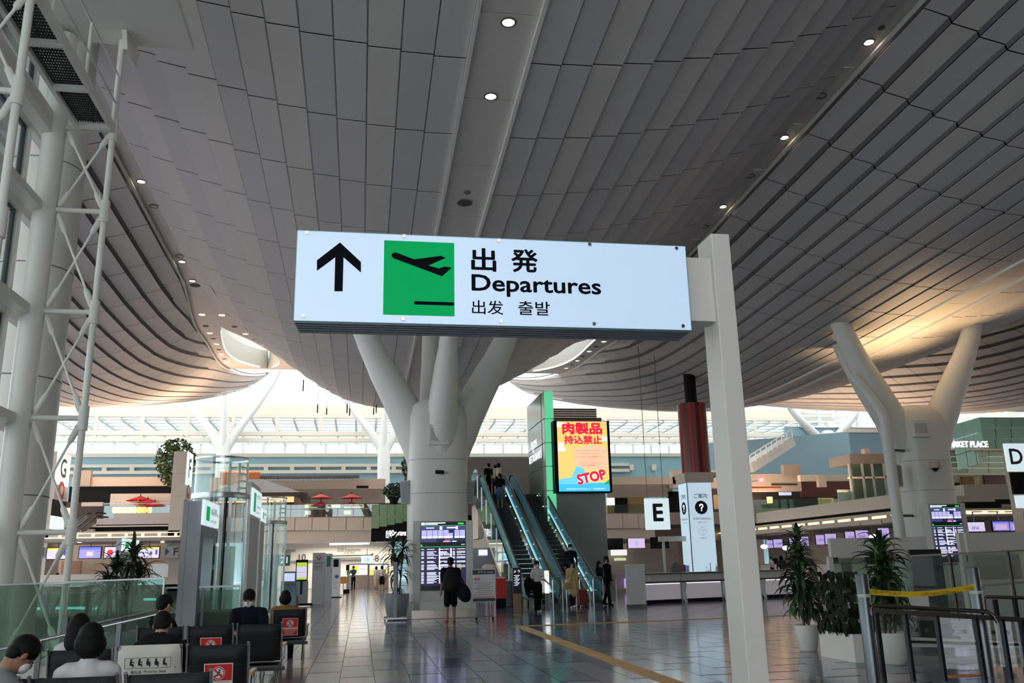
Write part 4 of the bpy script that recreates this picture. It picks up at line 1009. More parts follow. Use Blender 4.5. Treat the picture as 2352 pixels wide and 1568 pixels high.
for k in range(5): lp(MB().box(xs2, xr1-.3, YT-.05, YT+.1, A(1340, 962-k*5, YT).z, A(1340, 958.6-k*5, YT).z).build('louvre', mat('louvre_brown', rgb(112, 98, 84), .4)))
dr = Vector((0, -1, 0))
lp(text('SHOPS', (xs1-.045, YT+3.6, A(1222, 1012, YT).z), .4, emis('sign_white_lit', (1, .97, 1), 1.5), None, ax=dr, width=1.6)); lp(text('&', (xs1-.045, YT+3.2, A(1222, 1022, YT).z), .3, emis('sign_white_lit', (1, .97, 1), 1.5), None, ax=dr)); lp(text('RESTAURANTS', (xs1-.045, YT+4.3, A(1222, 1045, YT).z), .4, emis('sign_white_lit', (1, .97, 1), 1.5), None, ax=dr, width=3.4))
ps = thing('poster_screen', 'big lit screen with red Japanese import ban poster and STOP lettering', 'screen', (A(1340, 1130, YT-.6).x, YT-.6, A(1340, 1130, YT-.6).z))
PO = ps.location; YP = YT-.6
def ppx(x, y): p = A(x, y, YP); return p-PO
bx0, bx1, bz0, bz1 = ext(1273.5, 966, 1403, 1130.5, YP)
MB().box(bx0-PO.x, bx1-PO.x, .0, .715, bz0-PO.z, bz1-PO.z).build('casing', BLACK, ps, bevel=.01)
ix0, ix1, iz0, iz1 = ext(1281.5, 967.5, 1397, 1128, YP); ix0 -= PO.x; ix1 -= PO.x; iz0 -= PO.z; iz1 -= PO.z
E_ = lambda n, r, g, b: emis('poster_'+n, rgb(r, g, b), 1.0)
w_, h_ = ix1-ix0, iz1-iz0
def prect(nm, u0_, u1_, v0_, v1_, m, l): return rect(MB(), ix0+u0_*w_, ix0+u1_*w_, iz0+(1-v1_)*h_, iz0+(1-v0_)*h_, (0, -l, 0), depth=.004).build(nm, m, ps)
prect('poster_sky', 0, 1, 0, 1, E_('orange', 252, 206, 120), .002)
for i, (u, v, w2) in enumerate(((.0, .02, .14), (.0, .37, .15), (.88, .22, .12), (.02, .31, .1))): prect('poster_cloud', u, u+w2, v, v+.06, E_('cloud', 240, 238, 250), .006+.001*i)
mb = MB(); mb.prism([(ix0+.36*w_, iz0+.31*h_), (ix0+.98*w_, iz0+.31*h_), (ix0+.98*w_, iz0+.61*h_), (ix0+.67*w_, iz0+.66*h_), (ix0+.3*w_, iz0+.59*h_)], (0, -.006, 0), (1, 0, 0), (0, 0, 1), .004); mb.build('poster_plaque', E_('plaque', 244, 196, 160), ps)
prect('poster_sea', 0, 1, .88, 1, E_('sea', 66, 190, 236), .008)
mb = MB(); mb.prism([(ix0, iz0+.1*h_), (ix0+.62*w_, iz0+.1*h_), (ix0+.5*w_, iz0+.32*h_), (ix0+.36*w_, iz0+.36*h_), (ix0+.25*w_, iz0+.2*h_), (ix0, iz0+.17*h_)], (0, -.009, 0), (1, 0, 0), (0, 0, 1), .004); mb.build('poster_wave', E_('wave', 110, 206, 236), ps)
mb = MB(); mb.prism([(ix0+.88*w_, iz0+.1*h_), (ix0+1.0*w_, iz0+.1*h_), (ix0+1.0*w_, iz0+.17*h_)], (0, -.010, 0), (1, 0, 0), (0, 0, 1), .004); mb.build('poster_island', E_('green', 50, 160, 90), ps)
PR = E_('red', 238, 32, 66); PWH = E_('white', 250, 246, 250); PT_ = E_('brown', 150, 110, 100)
def ptx(b, u0_, u1_, v0_, v1_, m, bold=0, lift=.014): return text(b, (ix0+u0_*w_, 0, iz0+(1-v1_)*h_), (v1_-v0_)*h_, m, ps, width=(u1_-u0_)*w_, bold=bold, lift=lift)
ptx('肉製品', .10, .90, .015, .19, PR, .045); ptx('持込禁止', .13, .89, .205, .33, PR, .035)
ptx('家畜伝染病予防法の改正により', .36, .95, .415, .435, PT_); ptx('2020年7月1日', .46, .82, .455, .475, PT_); ptx('から罰金が最高', .38, .68, .50, .52, PT_); ptx('300', .68, .78, .497, .52, PR); ptx('万円', .80, .88, .50, .52, PT_)
ptx('になりました', .52, .74, .54, .56, PT_); ptx('法人の場合は', .42, .88, .585, .605, PT_); ptx('最高', .46, .54, .625, .645, PT_); ptx('5,000', .56, .70, .622, .648, PR); ptx('万円', .71, .79, .625, .645, PT_)
o = ptx('STOP', 0, .58, .75, .90, PWH, .10, .016)
if o:
    o.rotation_euler = (0, -.2, 0); o.location = (.34*w_+ix0*.0, 0, -.06*h_)
    o2 = ptx('STOP', 0, .58, .75, .90, PR, .05, .022); o2.rotation_euler = (0, -.2, 0); o2.location = o.location
    ang = -.2; bx = Vector((ix0, 0, iz0+.1*h_)); rb = Matrix.Rotation(ang, 3, 'Y')@bx; tgt = Vector((ix0+.38*w_, 0, iz0+.085*h_)); o.location = o2.location = tgt-rb
ptx('輸入禁止品の持込みはやめましょう', .15, .62, .955, .975, PWH); ptx('動物検疫所', .68, .9, .955, .975, PWH)

# ------------------------------------------------------------------ small signs around the column and escalators
sb = thing('hotel_sign_board', 'white wheeled poster stand with black header reading hotel', 'sign board', G(1110, 1424))
YH = sb.location.y; k_ = lambda px, py: A(px, py, YH)-sb.location
bxa, bxb, bza, bzb = ext(1083.5, 1306, 1139, 1383, YH); bxa -= sb.location.x; bxb -= sb.location.x
MB().box(bxa, bxb, 0, .05, bza, bzb).build('frame', mat('frame_silver', rgb(190, 192, 192), .35), sb, bevel=.008)
MB().box(bxa+.03, bxb-.03, -.006, 0, bza+.03, bzb-.03).build('sheet', mat('paper_white', rgb(214, 212, 210), .5), sb)
MB().box(bxa+.03, bxb-.03, -.012, -.006, bzb-.16, bzb-.03).build('header', mat('header_charcoal', rgb(54, 58, 62), .5), sb); MB().box(bxa+.03, bxb-.03, -.012, -.006, bza+.03, bza+.12).build('footer', mat('header_charcoal', rgb(54, 58, 62), .5), sb)
text('ホテル Hotel', ((bxa+bxb)/2+.05, -.012, bzb-.13), .07, mat('print_white', rgb(220, 220, 220), .5), sb, align='C', width=.46)
MB().box(bxa+.07, bxa+.24, -.012, -.006, bzb-.33, bzb-.26).build('red_notice', mat('print_salmon', rgb(210, 110, 100), .5), sb)
mb = MB()
for i in range(7): mb.box(bxa+.08+.05*(i % 3), bxb-.1-.07*(i % 2), -.010, -.006, bza+.22+.055*i, bza+.232+.055*i)
mb.build('print_lines', mat('print_grey', rgb(120, 104, 96), .6), sb); MB().box(bxa+.07, bxb-.07, -.010, -.006, bza+.14, bza+.17).build('red_line', mat('print_salmon', rgb(210, 110, 100), .5), sb)
for dx in (bxa+.14, bxb-.1):
    MB().tube([(dx, .03, bza), (dx, .03, .08)], .016, 8).build('leg', BRUSH, sb); MB().ell((dx, .03, .045), (.03, .045, .045), 10, 6).build('caster', BLACK, sb, smooth=60)
MB().tube([(bxa+.14, .03, .11), (bxb-.1, .03, .11)], .014, 6).build('crossbar', BRUSH, sb)
ws = thing('wheel_stand_panel', 'thin grey upright panel on a wheeled T foot beside the potted dracaena', 'stand', G(907, 1425))
YW = ws.location.y; ztp2 = A(903, 1290, YW).z; MB().box(-.055, .055, -.02, .02, .06, ztp2).build('upright', GREYP, ws); MB().box(-.33, .36, -.04, .04, .03, .09).build('foot', BRUSH, ws, bevel=.01); MB().box(-.33, .3, .1, .3, .08, .12).build('shelf', GREYP, ws)
for dx in (-.3, .33): MB().ell((dx, 0, .03), (.025, .03, .03), 10, 6).build('caster', BLACK, ws, smooth=60)
st_ = thing('direction_stand', 'slim dark floor stand with white arrows before the escalators', 'sign stand', (A(1188, 1340, 33.6).x, 33.6, 0))
YX = st_.location.y; q0, q1, q2, q3 = ext(1178, 1303, 1197, 1363, YX); q0 -= st_.location.x; q1 -= st_.location.x
MB().box(q0, q1, 0, .06, q2, q3).build('panel', mat('stand_navy', rgb(36, 40, 54), .4), st_, bevel=.006); MB().box(q0-.02, q0, -.005, .065, q2, q3).build('trim', CHROME, st_); MB().box(q1, q1+.02, -.005, .065, q2, q3).build('trim', CHROME, st_); MB().box(q0, q1, 0, .06, .0, q2).build('foot', mat('foot_copper', rgb(190, 160, 130), .25, metal=.8), st_)
mb = MB()
for i in range(9): mb.box(q0+.04+.06*(i % 2), q1-.05-.04*(i % 3), -.004, 0, q3-.30-.045*i, q3-.28-.045*i)
mb.build('print_lines', SCRW, st_); text('↗ ↑', ((q0+q1)/2, 0, q3-.2), .12, SCRW, st_, align='C', width=.24, bold=.01)
ll = thing('lit_floor_sign', 'narrow white lit floor sign with a yellow triangle behind the walking woman', 'sign stand', (A(1256, 1340, 33.3).x, 33.3, 0))
YX = ll.location.y; q0, q1, q2, q3 = ext(1252, 1310, 1261, 1362, YX); MB().box(q0-ll.location.x, q1-ll.location.x, 0, .08, q2, q3).build('panel', emis('sign_white_lit', (1, .97, 1), 1.5), ll); MB().box(q0-ll.location.x, q1-ll.location.x, 0, .08, 0, q2).build('foot', BRUSH, ll)
mb = MB(); mb.prism([(-.05, 0), (.05, 0), (0, .1)], ((q0+q1)/2-ll.location.x, -.003, q3-.2), (1, 0, 0), (0, 0, 1), .003); mb.build('triangle', emis('tri_yellow', rgb(190, 210, 40), 1), ll)
rb_ = thing('red_cart_box', 'red box stand behind the hotel board', 'box', (A(1146, 1360, 33.5).x, 33.5, 0)); YX = rb_.location.y
MB().box(-.28, .28, 0, .4, .35, 1.15).build('box', RED, rb_, bevel=.01); MB().box(-.26, .26, .02, .38, 0, .35).build('base', BLACK, rb_); MB().box(-.25, .25, -.01, 0, 1.08, 1.13).build('edge', WHITE, rb_)
text('INFO', (-.2, -.002, .8), .1, mat('print_white', rgb(220, 220, 220), .5), rb_) if False else None
pk = thing('pink_trolley', 'pink and white stand peeking out behind the hotel board', 'stand', G(1120, 1416)); 
MB().box(-.06, .0, -.02, .02, 0, 1.0).build('leg', mat('pale_pink', rgb(214, 186, 190), .5), pk); MB().box(.2, .27, -.02, .02, 0, 1.0).build('leg', mat('pale_pink', rgb(214, 186, 190), .5), pk); MB().ell((.08, .1, 1.52), (.24, .12, .1), 14, 8).build('top_bag', mat('pale_pink2', rgb(224, 200, 196), .6), pk, smooth=60); MB().box(-.08, .28, -.02, .25, .95, 1.5).build('body', mat('pale_pink', rgb(214, 186, 190), .5), pk)
bl = thing('low_planter_wall', 'grey metal low wall box at the escalator foot', 'low wall', (A(1166, 1360, 34.6).x, 34.4, 0)); MB().box(-.62, .55, 0, .8, 0, .95).build('box', mat('metal_box', rgb(96, 100, 102), .35, metal=.5), bl, bevel=.02); MB().box(-.64, .57, -.02, .82, .95, .99).build('cap', BRUSH, bl)
gl_ = thing('grey_booth', 'tall grey and white booth behind the centre column', 'booth', (A(1118, 1300, 44).x, 44, 0))
q0, q1, q2, q3 = ext(1085, 1258, 1148, 1370, 44); MB().box(q0-gl_.location.x, q1-gl_.location.x, 0, 1.2, 0, q3).build('cabinet', mat('booth_grey', rgb(150, 152, 156), .4), gl_, bevel=.02); q0, q1, q2, q3 = ext(1100, 1262, 1120, 1275, 43.9); MB().box(q0-gl_.location.x, q1-gl_.location.x, -.05, 0, q2, q3).build('screen', SCRW, gl_)
q0, q1, q2, q3 = ext(1068, 1262, 1082, 1372, 43); MB().box(q0-gl_.location.x, q1-gl_.location.x, -1, -.8, 0, q3-.7).build('black_panel', BLACK, gl_)
bh = sroot('wall_behind', 'pale wall under the escalator landing'); slab('panel', 1072, 1222, 1140, 1300, 56, .3, mat('cream_faint_glow', rgb(222, 208, 186), .5, emit=.12, ecol=(1, .9, .75)), bh); slab('panel', 1064, 1218, 1078, 1370, 52, .3, mat('olive_beige', rgb(138, 124, 100), .5), bh)  # faint emission paints warm room light into the pale panel
# ------------------------------------------------------------------ seating on the left
LEA = mat('black_leather', rgb(15, 15, 17), .55, bump=.15, nscale=40, spec=.3); UND = mat('seat_shell', rgb(52, 54, 58), .4)
def sheet(mb, w, h, t, bulge, x0=0, nx=8, ny=8, rc=.07):      # padded cushion panel in x-z, thickness in y
    def edge(u, v, s):
        x = (u-.5)*w; z = v*h; e = min(1, min(u, 1-u)*w/rc, 1); f = min(1, min(v, 1-v)*h/rc)
        k = math.sin(min(e, 1)*math.pi/2)*math.sin(min(f, 1)*math.pi/2)
        return (x0+x, s*(t/2*k**.5+bulge*k*(1 if s < 0 else .3)), z)
    mb.grid(lambda i, j: edge(i/nx, j/ny, -1), nx, ny); mb.grid(lambda i, j: edge((nx-i)/nx, j/ny, 1), nx, ny); return mb
def chair_proto():
    t = thing('waiting_chair', 'x', 'chair', (0, 0, 0), group='black leather waiting chairs in rows')
    # local: backrest towards -y (the camera), sitter faces +y
    b = sheet(MB(), .54, .52, .07, .012); o = b.build('backrest', LEA, t, smooth=60); o.location = (0, -.02, .37); o.rotation_euler = (.16, 0, 0)
    o2 = MB().box(-.25, .25, -.054, -.046, .335, .345).build('seam', mat('seam_dark', rgb(8, 8, 9), .6), o)
    s_ = sheet(MB(), .54, .5, .09, .012); o = s_.build('seat', LEA, t, smooth=60); o.rotation_euler = (-math.pi/2+.06, 0, 0); o.location = (0, .02, .40); 
    for s in (-1, 1):
        x = s*.285
        MB().tube([(x, -.13, .90), (x, -.10, .86), (x, -.02, .42), (x, .06, .36), (x, .5, .40)], .016, 8).build('side_frame', CHROME, t, smooth=50)
        MB().cbox((x+s*.02, .16, .60), (.055, .42, .03)).build('armrest', WOODM, t, bevel=.01)
        MB().tube([(x+s*.02, -.03, .59), (x+s*.02, -.03, .42), (x+s*.02, .3, .40), (x+s*.02, .34, .58)], .012, 8).build('armrest_loop', CHROME, t, smooth=50)
    MB().tube([(-.285, -.04, .40), (.285, -.04, .40)], .014, 8).build('rear_bar', CHROME, t)
    MB().box(-.26, .26, .0, .44, .30, .345).build('seat_shell', UND, t, bevel=.01)
    MB().box(-.32, .32, .16, .26, .26, .31).build('beam', UND, t)
    for s in (-1, 1):
        MB().tube([(s*.24, .2, .28), (s*.24, -.05, .02), (s*.24, -.08, .012)], .016, 8).build('leg', CHROME, t, smooth=50); MB().tube([(s*.24, .2, .28), (s*.24, .42, .02), (s*.24, .45, .012)], .016, 8).build('leg', CHROME, t, smooth=50)
    return t
chair0 = chair_proto(); used_ = [False]
def place_chair(x, y, label, rz=0):
    if not used_[0]: used_[0] = True; chair0.location = (x, y, 0); chair0.rotation_euler = (0, 0, rz); chair0['label'] = label; return chair0
    return copytree(chair0, (x, y, 0), rz, label)
RW = [6.95, 9.36, 12.62, 16.8]; CXS = {-1: -1.33, -2: -1.97, -3: -2.61}
ca = place_chair(-1.96, RW[0], 'black chair under the woman in white, front edge of the picture')
cb = place_chair(-1.33, RW[0], 'empty black chair nearest the camera, only its top edge in view')
cb2 = place_chair(-2.60, RW[0], 'black chair under the man in the grey shirt')
c1_ = place_chair(-1.36, RW[1], 'black chair with a red no-sitting notice, largest notice of all')
c2_ = place_chair(-1.99, RW[1], 'chair with white priority seat cover pulled over its back')
c7_ = place_chair(-2.62, RW[1], 'black chair under the woman in the striped top')
c3_ = place_chair(-1.95, RW[2], 'black chair whose red notice is half hidden by the chair in front')
c4_ = place_chair(-1.32, RW[2], 'plain black chair without notice before the masked man')
c10 = place_chair(-2.58, RW[2], 'black chair under the man with the white collar')
c5_ = place_chair(-1.25, RW[3], 'black chair with red notice under the person in brown jacket')
c6_ = place_chair(-1.72, 14.9, 'black chair under the masked man, facing the camera', math.pi)
NW = mat('notice_white', rgb(226, 222, 220), .5)
def notice(ch, w, h, dz):
    t = thing('no_sitting_notice', {id(c1_): 'red no-sitting notice on the chair nearest the camera', id(c3_): 'red no-sitting notice half hidden behind another chair', id(c5_): 'red no-sitting notice on the chair before the brown jacket'}[id(ch)], 'notice', Vector(ch.location)+Vector((.02, -.02-.060*math.cos(.16)-(dz-.37)*math.sin(.16), .37+(dz-.37)*math.cos(.16)-.06*math.sin(.16))), group='red no-sitting notices')
    t.rotation_euler = (.16, 0, 0)
    MB().box(-w/2, w/2, -.003, 0, -h/2, h/2).build('border', NW, t); MB().box(-w/2+.008, w/2-.008, -.006, -.002, -h/2+.008, h/2-.008).build('sheet', RED, t)
    mb = MB(); disc(mb, (0, -.007, h*.2), h*.21, Vector((1, 0, 0)), (0, 0, 1), 28, depth=.002); mb.build('disc', NW, t)
    rg = MB(); n = 28
    for k in range(n):
        a0_, a1_ = 2*math.pi*k/n, 2*math.pi*(k+1)/n; ra, rb2 = h*.19, h*.165
        rg.prism([(rb2*math.cos(a0_), rb2*math.sin(a0_)), (ra*math.cos(a0_), ra*math.sin(a0_)), (ra*math.cos(a1_), ra*math.sin(a1_)), (rb2*math.cos(a1_), rb2*math.sin(a1_))], (0, -.010, h*.2), (1, 0, 0), (0, 0, 1), .002)
    rg.build('prohibition_ring', RED, t)
    f = MB(); disc(f, (.012, -.010, h*.29), h*.028, Vector((1, 0, 0)), (0, 0, 1), 12, depth=.002)
    f.beam((.01, -.011, h*.25), (-.005, -.011, h*.16), .003, .02, up=(1, 0, 0)); f.beam((-.008, -.011, h*.16), (.03, -.011, h*.14), .003, .014); f.beam((-.01, -.011, h*.14), (-.035, -.011, h*.09), .003, .014); f.beam((.03, -.011, h*.14), (.03, -.011, h*.09), .003, .012, up=(1, 0, 0))
    f.build('figure', INK, t)
    MB().beam((-h*.125, -.013, h*.325), (h*.125, -.013, h*.075), .003, .014).build('slash', RED, t)
    MB().box(-w/2+.008, w/2-.008, -.008, -.005, -h*.13, -h*.04).build('white_band', NW, t)
    text('Social Distancing', (0, -.008, -h*.105), h*.05, mat('notice_red_text', rgb(170, 40, 40), .5), t, align='C', width=w*.8, lift=.002)
    ln = MB()
    for k in range(4): ln.box(-w*.42+.01*k, w*.42-.02*k, -.008, -.0055, -h*.2-h*.07*k, -h*.185-h*.07*k)
    ln.build('small_print', NW, t)
notice(c1_, .27, .30, .58); notice(c3_, .27, .30, .60); notice(c5_, .27, .30, .60)
cv = thing('priority_seat_cover', 'white cloth cover printed with seated figures and Priority Seat', 'seat cover', Vector(c2_.location)+Vector((0, -.02, .37)))
cv.rotation_euler = (.16, 0, 0)
COT = mat('white_cotton', rgb(214, 208, 198), .8, bump=.2, nscale=9)
b = sheet(MB(), .60, .40, .09, .02, rc=.05); o = b.build('cloth', COT, cv, smooth=70); o.location = (0, -.004, .145)
pw = MB()
for (a_, b_, c_, d_) in ((-.21, .21, .44, .442), (-.21, .21, .345, .347), (-.21, -.208, .345, .442), (.208, .21, .345, .442)): pw.box(a_, b_, -.074, -.070, c_, d_)
pw.build('frame_line', INK, cv)
for k in range(5):
    f = MB(); x = -.15+.075*k
    disc(f, (x, -.072, .425), .009, Vector((1, 0, 0)), (0, 0, 1), 10, depth=.003); f.beam((x, -.074, .415), (x-.006, -.074, .385), .003, .018, up=(1, 0, 0)); f.beam((x-.006, -.074, .385), (x+.022, -.074, .38), .003, .012); f.beam((x+.02, -.074, .38), (x+.018, -.074, .357), .003, .009, up=(1, 0, 0)); f.beam((x-.012, -.074, .378), (x+.01, -.074, .375), .003, .01)
    if k in (0, 1): f.beam((x, -.074, .405), (x+.026, -.074, .402), .003, .008)
    if k in (2, 3): disc(f, (x+.012, -.073, .395), .012, Vector((1, 0, 0)), (0, 0, 1), 10, depth=.003)
    f.build('figure', INK, cv)
text('優先席', (-.155, -.071, .295), .03, INK, cv, width=.10); text('Priority Seat', (-.03, -.071, .292), .036, INK, cv, width=.20); text('优先座位', (-.155, -.071, .265), .02, INK, cv, width=.09); text('노약자석', (-.03, -.071, .265), .02, INK, cv, width=.08); text('TIAT', (-.02, -.071, .225), .022, INK, cv, width=.07)

# ------------------------------------------------------------------ glass barrier and ramp rail behind the seats
YGL = 13.6
gl = thing('glass_barrier', 'greenish glass barrier with slim steel top behind the seats on the left', 'glass barrier', (-4, YGL, 0))
p0, p1 = A(-60, 1347, YGL), A(376, 1327, YGL)
for (a_, b_) in ((-5.75, -4.1), (-4.08, p1.x)):
    MB().box(a_+4, b_+4, -.01, .01, .05, 1.455+(.05 if b_ > -4 else 0)).build('glass_panel', GLASSR, gl)
MB().beam((-5.75+4, 0, p0.z), (p1.x+4, 0, p1.z), .03, .02).build('top_trim', BRUSH, gl)
MB().box(p1.x+4, p1.x+4.02, -.02, .02, 0, p1.z).build('end_trim', BRUSH, gl)
for x in (-4.09,): MB().box(x+3.96, x+4.04, -.03, .03, 0, 1.0).build('post', DSTEEL, gl)
rr = thing('ramp_handrail', 'shiny steel double handrail sloping up behind the seats', 'handrail', (-3.6, 12.9, 0))
q0, q1 = A(-40, 1500, 12.9), A(360, 1411, 12.9); off = rr.location
MB().tube([q0-off, q1-off], .024, 10).build('rail', CHROME, rr, smooth=40); MB().tube([A(215, 1432, 13.1)-off, A(356, 1401, 13.1)-off], .016, 8).build('rail', CHROME, rr, smooth=40)
for px in (92, 275): 
    top = A(px, 1470 if px < 200 else 1425, 12.9)-off; MB().box(top.x-.03, top.x+.03, -.02, .02, -1.0 if False else .0, top.z).build('post', DSTEEL, rr)
bx = thing('white_ledge', 'low white ledge at the foot of the glass barrier', 'ledge', (-4.2, 13.2, 0)); MB().box(-1.6, 1.3, -.15, .25, 0, .42).build('block', WHITE, bx, bevel=.01); MB().box(-1.62, 1.32, -.17, .27, .42, .46).build('cap', mat('ledge_cap', rgb(170, 168, 160), .4), bx); MB().box(-1.6, 1.3, -.16, -.15, .2, .26).build('slot', BLACK, bx)
# bright cyan lamps of the lower level seen through the glass
cy = thing('void_light_strip', 'cyan light strips glowing in the stair void behind the glass', 'light strip', (-4.6, 20, 0)); CY = emis('cyan_lamp', (.25, .85, 1.0), 2.0)
for (xa, ya, xb, yb) in ((128, 1396, 202, 1396), (214, 1396, 226, 1396), (82, 1398, 92, 1397), (330, 1376, 358, 1376)):
    a_, b_ = A(xa, ya, 20), A(xb, yb, 20); MB().tube([a_-cy.location, b_-cy.location], .03, 6).build('lamp_tube', CY, cy)
vd = thing('void_railing', 'grey steel and glass railing of the stair void beyond the barrier', 'railing', (-5.0, 19.5, 0))
for k in range(6): MB().box(-2.0+.75*k, -1.95+.75*k, -.02, .02, 0, 1.25).build('post', DSTEEL, vd); MB().box(-1.95+.75*k, -1.25+.75*k, -.006, .006, .1, 1.2).build('glass_panel', GLASSR, vd)
MB().box(-2.0, 2.5, -.03, .03, 1.25, 1.29).build('top_rail', BRUSH, vd); MB().box(-2.0, 2.5, .2, 1.6, .35, .75).build('machine', mat('machine_dark', rgb(60, 70, 70), .5), vd)

# ------------------------------------------------------------------ directory pylons, glass lifts
def pylon(px0, px1, pxr, ptop, Y, label, m, sign, scr):
    x0_, x1_ = A(px0, 1300, Y).x, A(px1, 1300, Y).x; d_ = ray(pxr, 1300); dep_ = x1_/(d_[0]/d_[1])-Y; zt = A((px0+px1)/2, ptop, Y).z
    t = thing('directory_pylon', label, 'pylon', ((x0_+x1_)/2, Y, 0)); hx = (x1_-x0_)/2
    MB().box(-hx, hx, 0, dep_, 0, zt).build('body', m, t, bevel=.01); MB().box(-hx*.45, -hx*.41, -.004, 0, .05, zt-.02).build('joint', mat('joint_grey', rgb(120, 120, 116), .6), t)
    z0s, z1s = A(pxr, sign[1], Y+dep_/2).z, A(pxr, sign[0], Y+dep_/2).z
    MB().box(hx, hx+.05, -.06, dep_*1.0, z0s, z1s).build('lit_sign', LITW, t); MB().box(hx+.05, hx+.053, dep_*.12, dep_*.34, z0s+.1, z1s-.12).build('green_plane_panel', GRNL, t)
    text('出発', (hx+.052, dep_*.42, z1s-.24), .12, INK, t, ax=(0, 1, 0), width=dep_*.4); text('Departures', (hx+.052, dep_*.42, z0s+.22), .12, INK, t, ax=(0, 1, 0), width=dep_*.5); text('出发 출발', (hx+.052, dep_*.42, z0s+.08), .07, INK, t, ax=(0, 1, 0), width=dep_*.4)
    if scr:
        MB().box(hx, hx+.02, dep_*.02, dep_*.98, .25, z0s-.02).build('display_frame', mat('display_grey', rgb(96, 98, 104), .4), t); MB().box(hx+.02, hx+.026, dep_*.08, dep_*.78, 1.0, z0s-.25).build('display', mat('display_dark', rgb(58, 58, 64), .2), t)
        for (a_, b_) in ((1.72, z0s-.4), (.95, 1.62)): MB().box(hx+.026, hx+.03, dep_*.82, dep_*.93, a_, b_).build('handle_slot', BLACK, t)
    return t
pylon(411, 456, 491, 1150, 19.4, 'grey directory pylon with a lit departures sign, nearest the seats', mat('pylon_grey', rgb(150, 158, 162), .4), (1154, 1209), True)
pylon(559, 569, 590, 1106, 27.5, 'pale pylon with lit departures sign between the two glass lifts', mat('pylon_pale', rgb(182, 180, 172), .45), (1127, 1185), False)
pylon(588, 594, 603, 1166, 33.0, 'narrow pylon with lit sign behind the second glass lift', mat('pylon_pale', rgb(182, 180, 172), .45), (1170, 1198), False)
pylon(262, 276, 312, 1236, 34.0, 'pylon with green lit sign half hidden by the dark plant', mat('pylon_grey', rgb(150, 158, 162), .4), (1238, 1266), False)
LG = glass('lift_glass', (.90, .97, .95), .03); LF = mat('lift_frame_silver', rgb(176, 184, 184), .25, metal=.7)
def lift(pxc, Y, r, ytop, yup, label):
    x = A(pxc, 1300, Y).x; t = thing('glass_lift', label, 'glass lift', (x, Y, 0), group='cylindrical glass lifts'); z1_, z2_ = A(pxc, ytop, Y-r).z, A(pxc, yup, Y-r).z
    MB().lathe([(r, .05), (r, z1_)], n=40, caps=False).build('lower_glass', LG, t, smooth=40); MB().lathe([(r*.98, z1_), (r*.98, z2_)], n=40, caps=False).build('upper_glass', LG, t, smooth=40)
    for z, h in ((z1_, .14), (.0, .1)): MB().lathe([(r-.05, z), (r+.04, z), (r+.05, z+h*.5), (r+.04, z+h), (r-.05, z+h)], n=40, caps=False).build('ring', LF, t, smooth=40)
    MB().lathe([(r-.03, z2_), (r+.01, z2_), (r+.01, z2_+.05)], n=40, caps=False).build('top_rim', LF, t, smooth=40)
    for a_ in (-1.32, -1.05, -.12, 1.6, 3.0):
        MB().box(-.035, .035, -.03, .03, 0, z1_).build('mullion', LF, t).location = (r*math.cos(a_), r*math.sin(a_), 0)
    for a_ in (-1.2, -1.28): MB().box(-.02, .02, -.02, .02, 0, z1_).build('door_edge', BLACK, t).location = (r*1.0*math.cos(a_), r*math.sin(a_), 0)
    for dx in (.18, .42, .62): MB().box(dx-.025, dx+.025, .1, .15, z1_, z2_-.05).build('guide_rail', WHITE, t)
    for k in range(5): MB().tube([(.45+.16*math.cos(q), -.1+.2*math.sin(q), z1_+.1+(z2_-z1_-.3)*k/4) for q in [math.pi*j/6-.5*math.pi for j in range(8)]], .016, 6).build('ladder_hoop', WHITE, t)
    MB().lathe([(.001, 1.5), (r*.9, 1.5)], n=32, caps=False).build('cab_floor', DSTEEL, t) if False else None
    MB().box(-r*.5, r*.6, r*.35, r*.4, .1, 2.2).build('cab_wall', mat('cab_mint', rgb(168, 204, 196), .3), t)
    return t
lift(497, 23.6, .68, 1142, 1050, 'cylindrical glass lift shaft on the left, larger and nearer one')
lift(613, 37.0, .68, 1203, 1143, 'cylindrical glass lift shaft, smaller one beside the masked man')
def poster_on_lift():
    t = thing('lift_notice', 'printed photo notice stuck on the second glass lift', 'notice', A(592, 1340, 36.42)); MB().box(-.22, .22, 0, .01, -.1, .6).build('sheet', NW, t); MB().box(-.2, .2, -.004, 0, .12, .54).build('photo', mat('photo_dark', rgb(70, 74, 74), .5, noise=.6, nscale=14), t)
poster_on_lift()

# ------------------------------------------------------------------ kiosks and pylons by the aisle
def aisle(px, py): p = G(px, py); p.z = 0; return p
t = thing('check_in_pylon', 'grey check-in pylon with a red crane emblem in the aisle', 'pylon', aisle(729, 1391)); Y = t.location.y
x0_, x1_, z0_, z1_ = ext(714, 1269, 743, 1388, Y); hx = (x1_-x0_)/2
PG = mat('pylon_stone', rgb(170, 170, 170), .45)
MB().box(-hx, hx, 0, .35, .06, z1_).build('body', PG, t, bevel=.01); MB().box(-hx-.02, hx+.02, -.02, .37, 0, .06).build('base', GREYP, t)
mb = MB(); disc(mb, (0, -.002, z1_-.22), .1, Vector((1, 0, 0)), (0, 0, 1), 20); mb.build('crane_emblem', mat('emblem_red', rgb(170, 30, 36), .4), t); mb = MB(); mb.prism([(-.03, -.09), (.03, -.02), (.06, .08), (.0, .03), (-.06, .08), (-.04, -.02)], (0, -.008, z1_-.2), (1, 0, 0), (0, 0, 1), .003); mb.build('emblem_cut', PG, t)
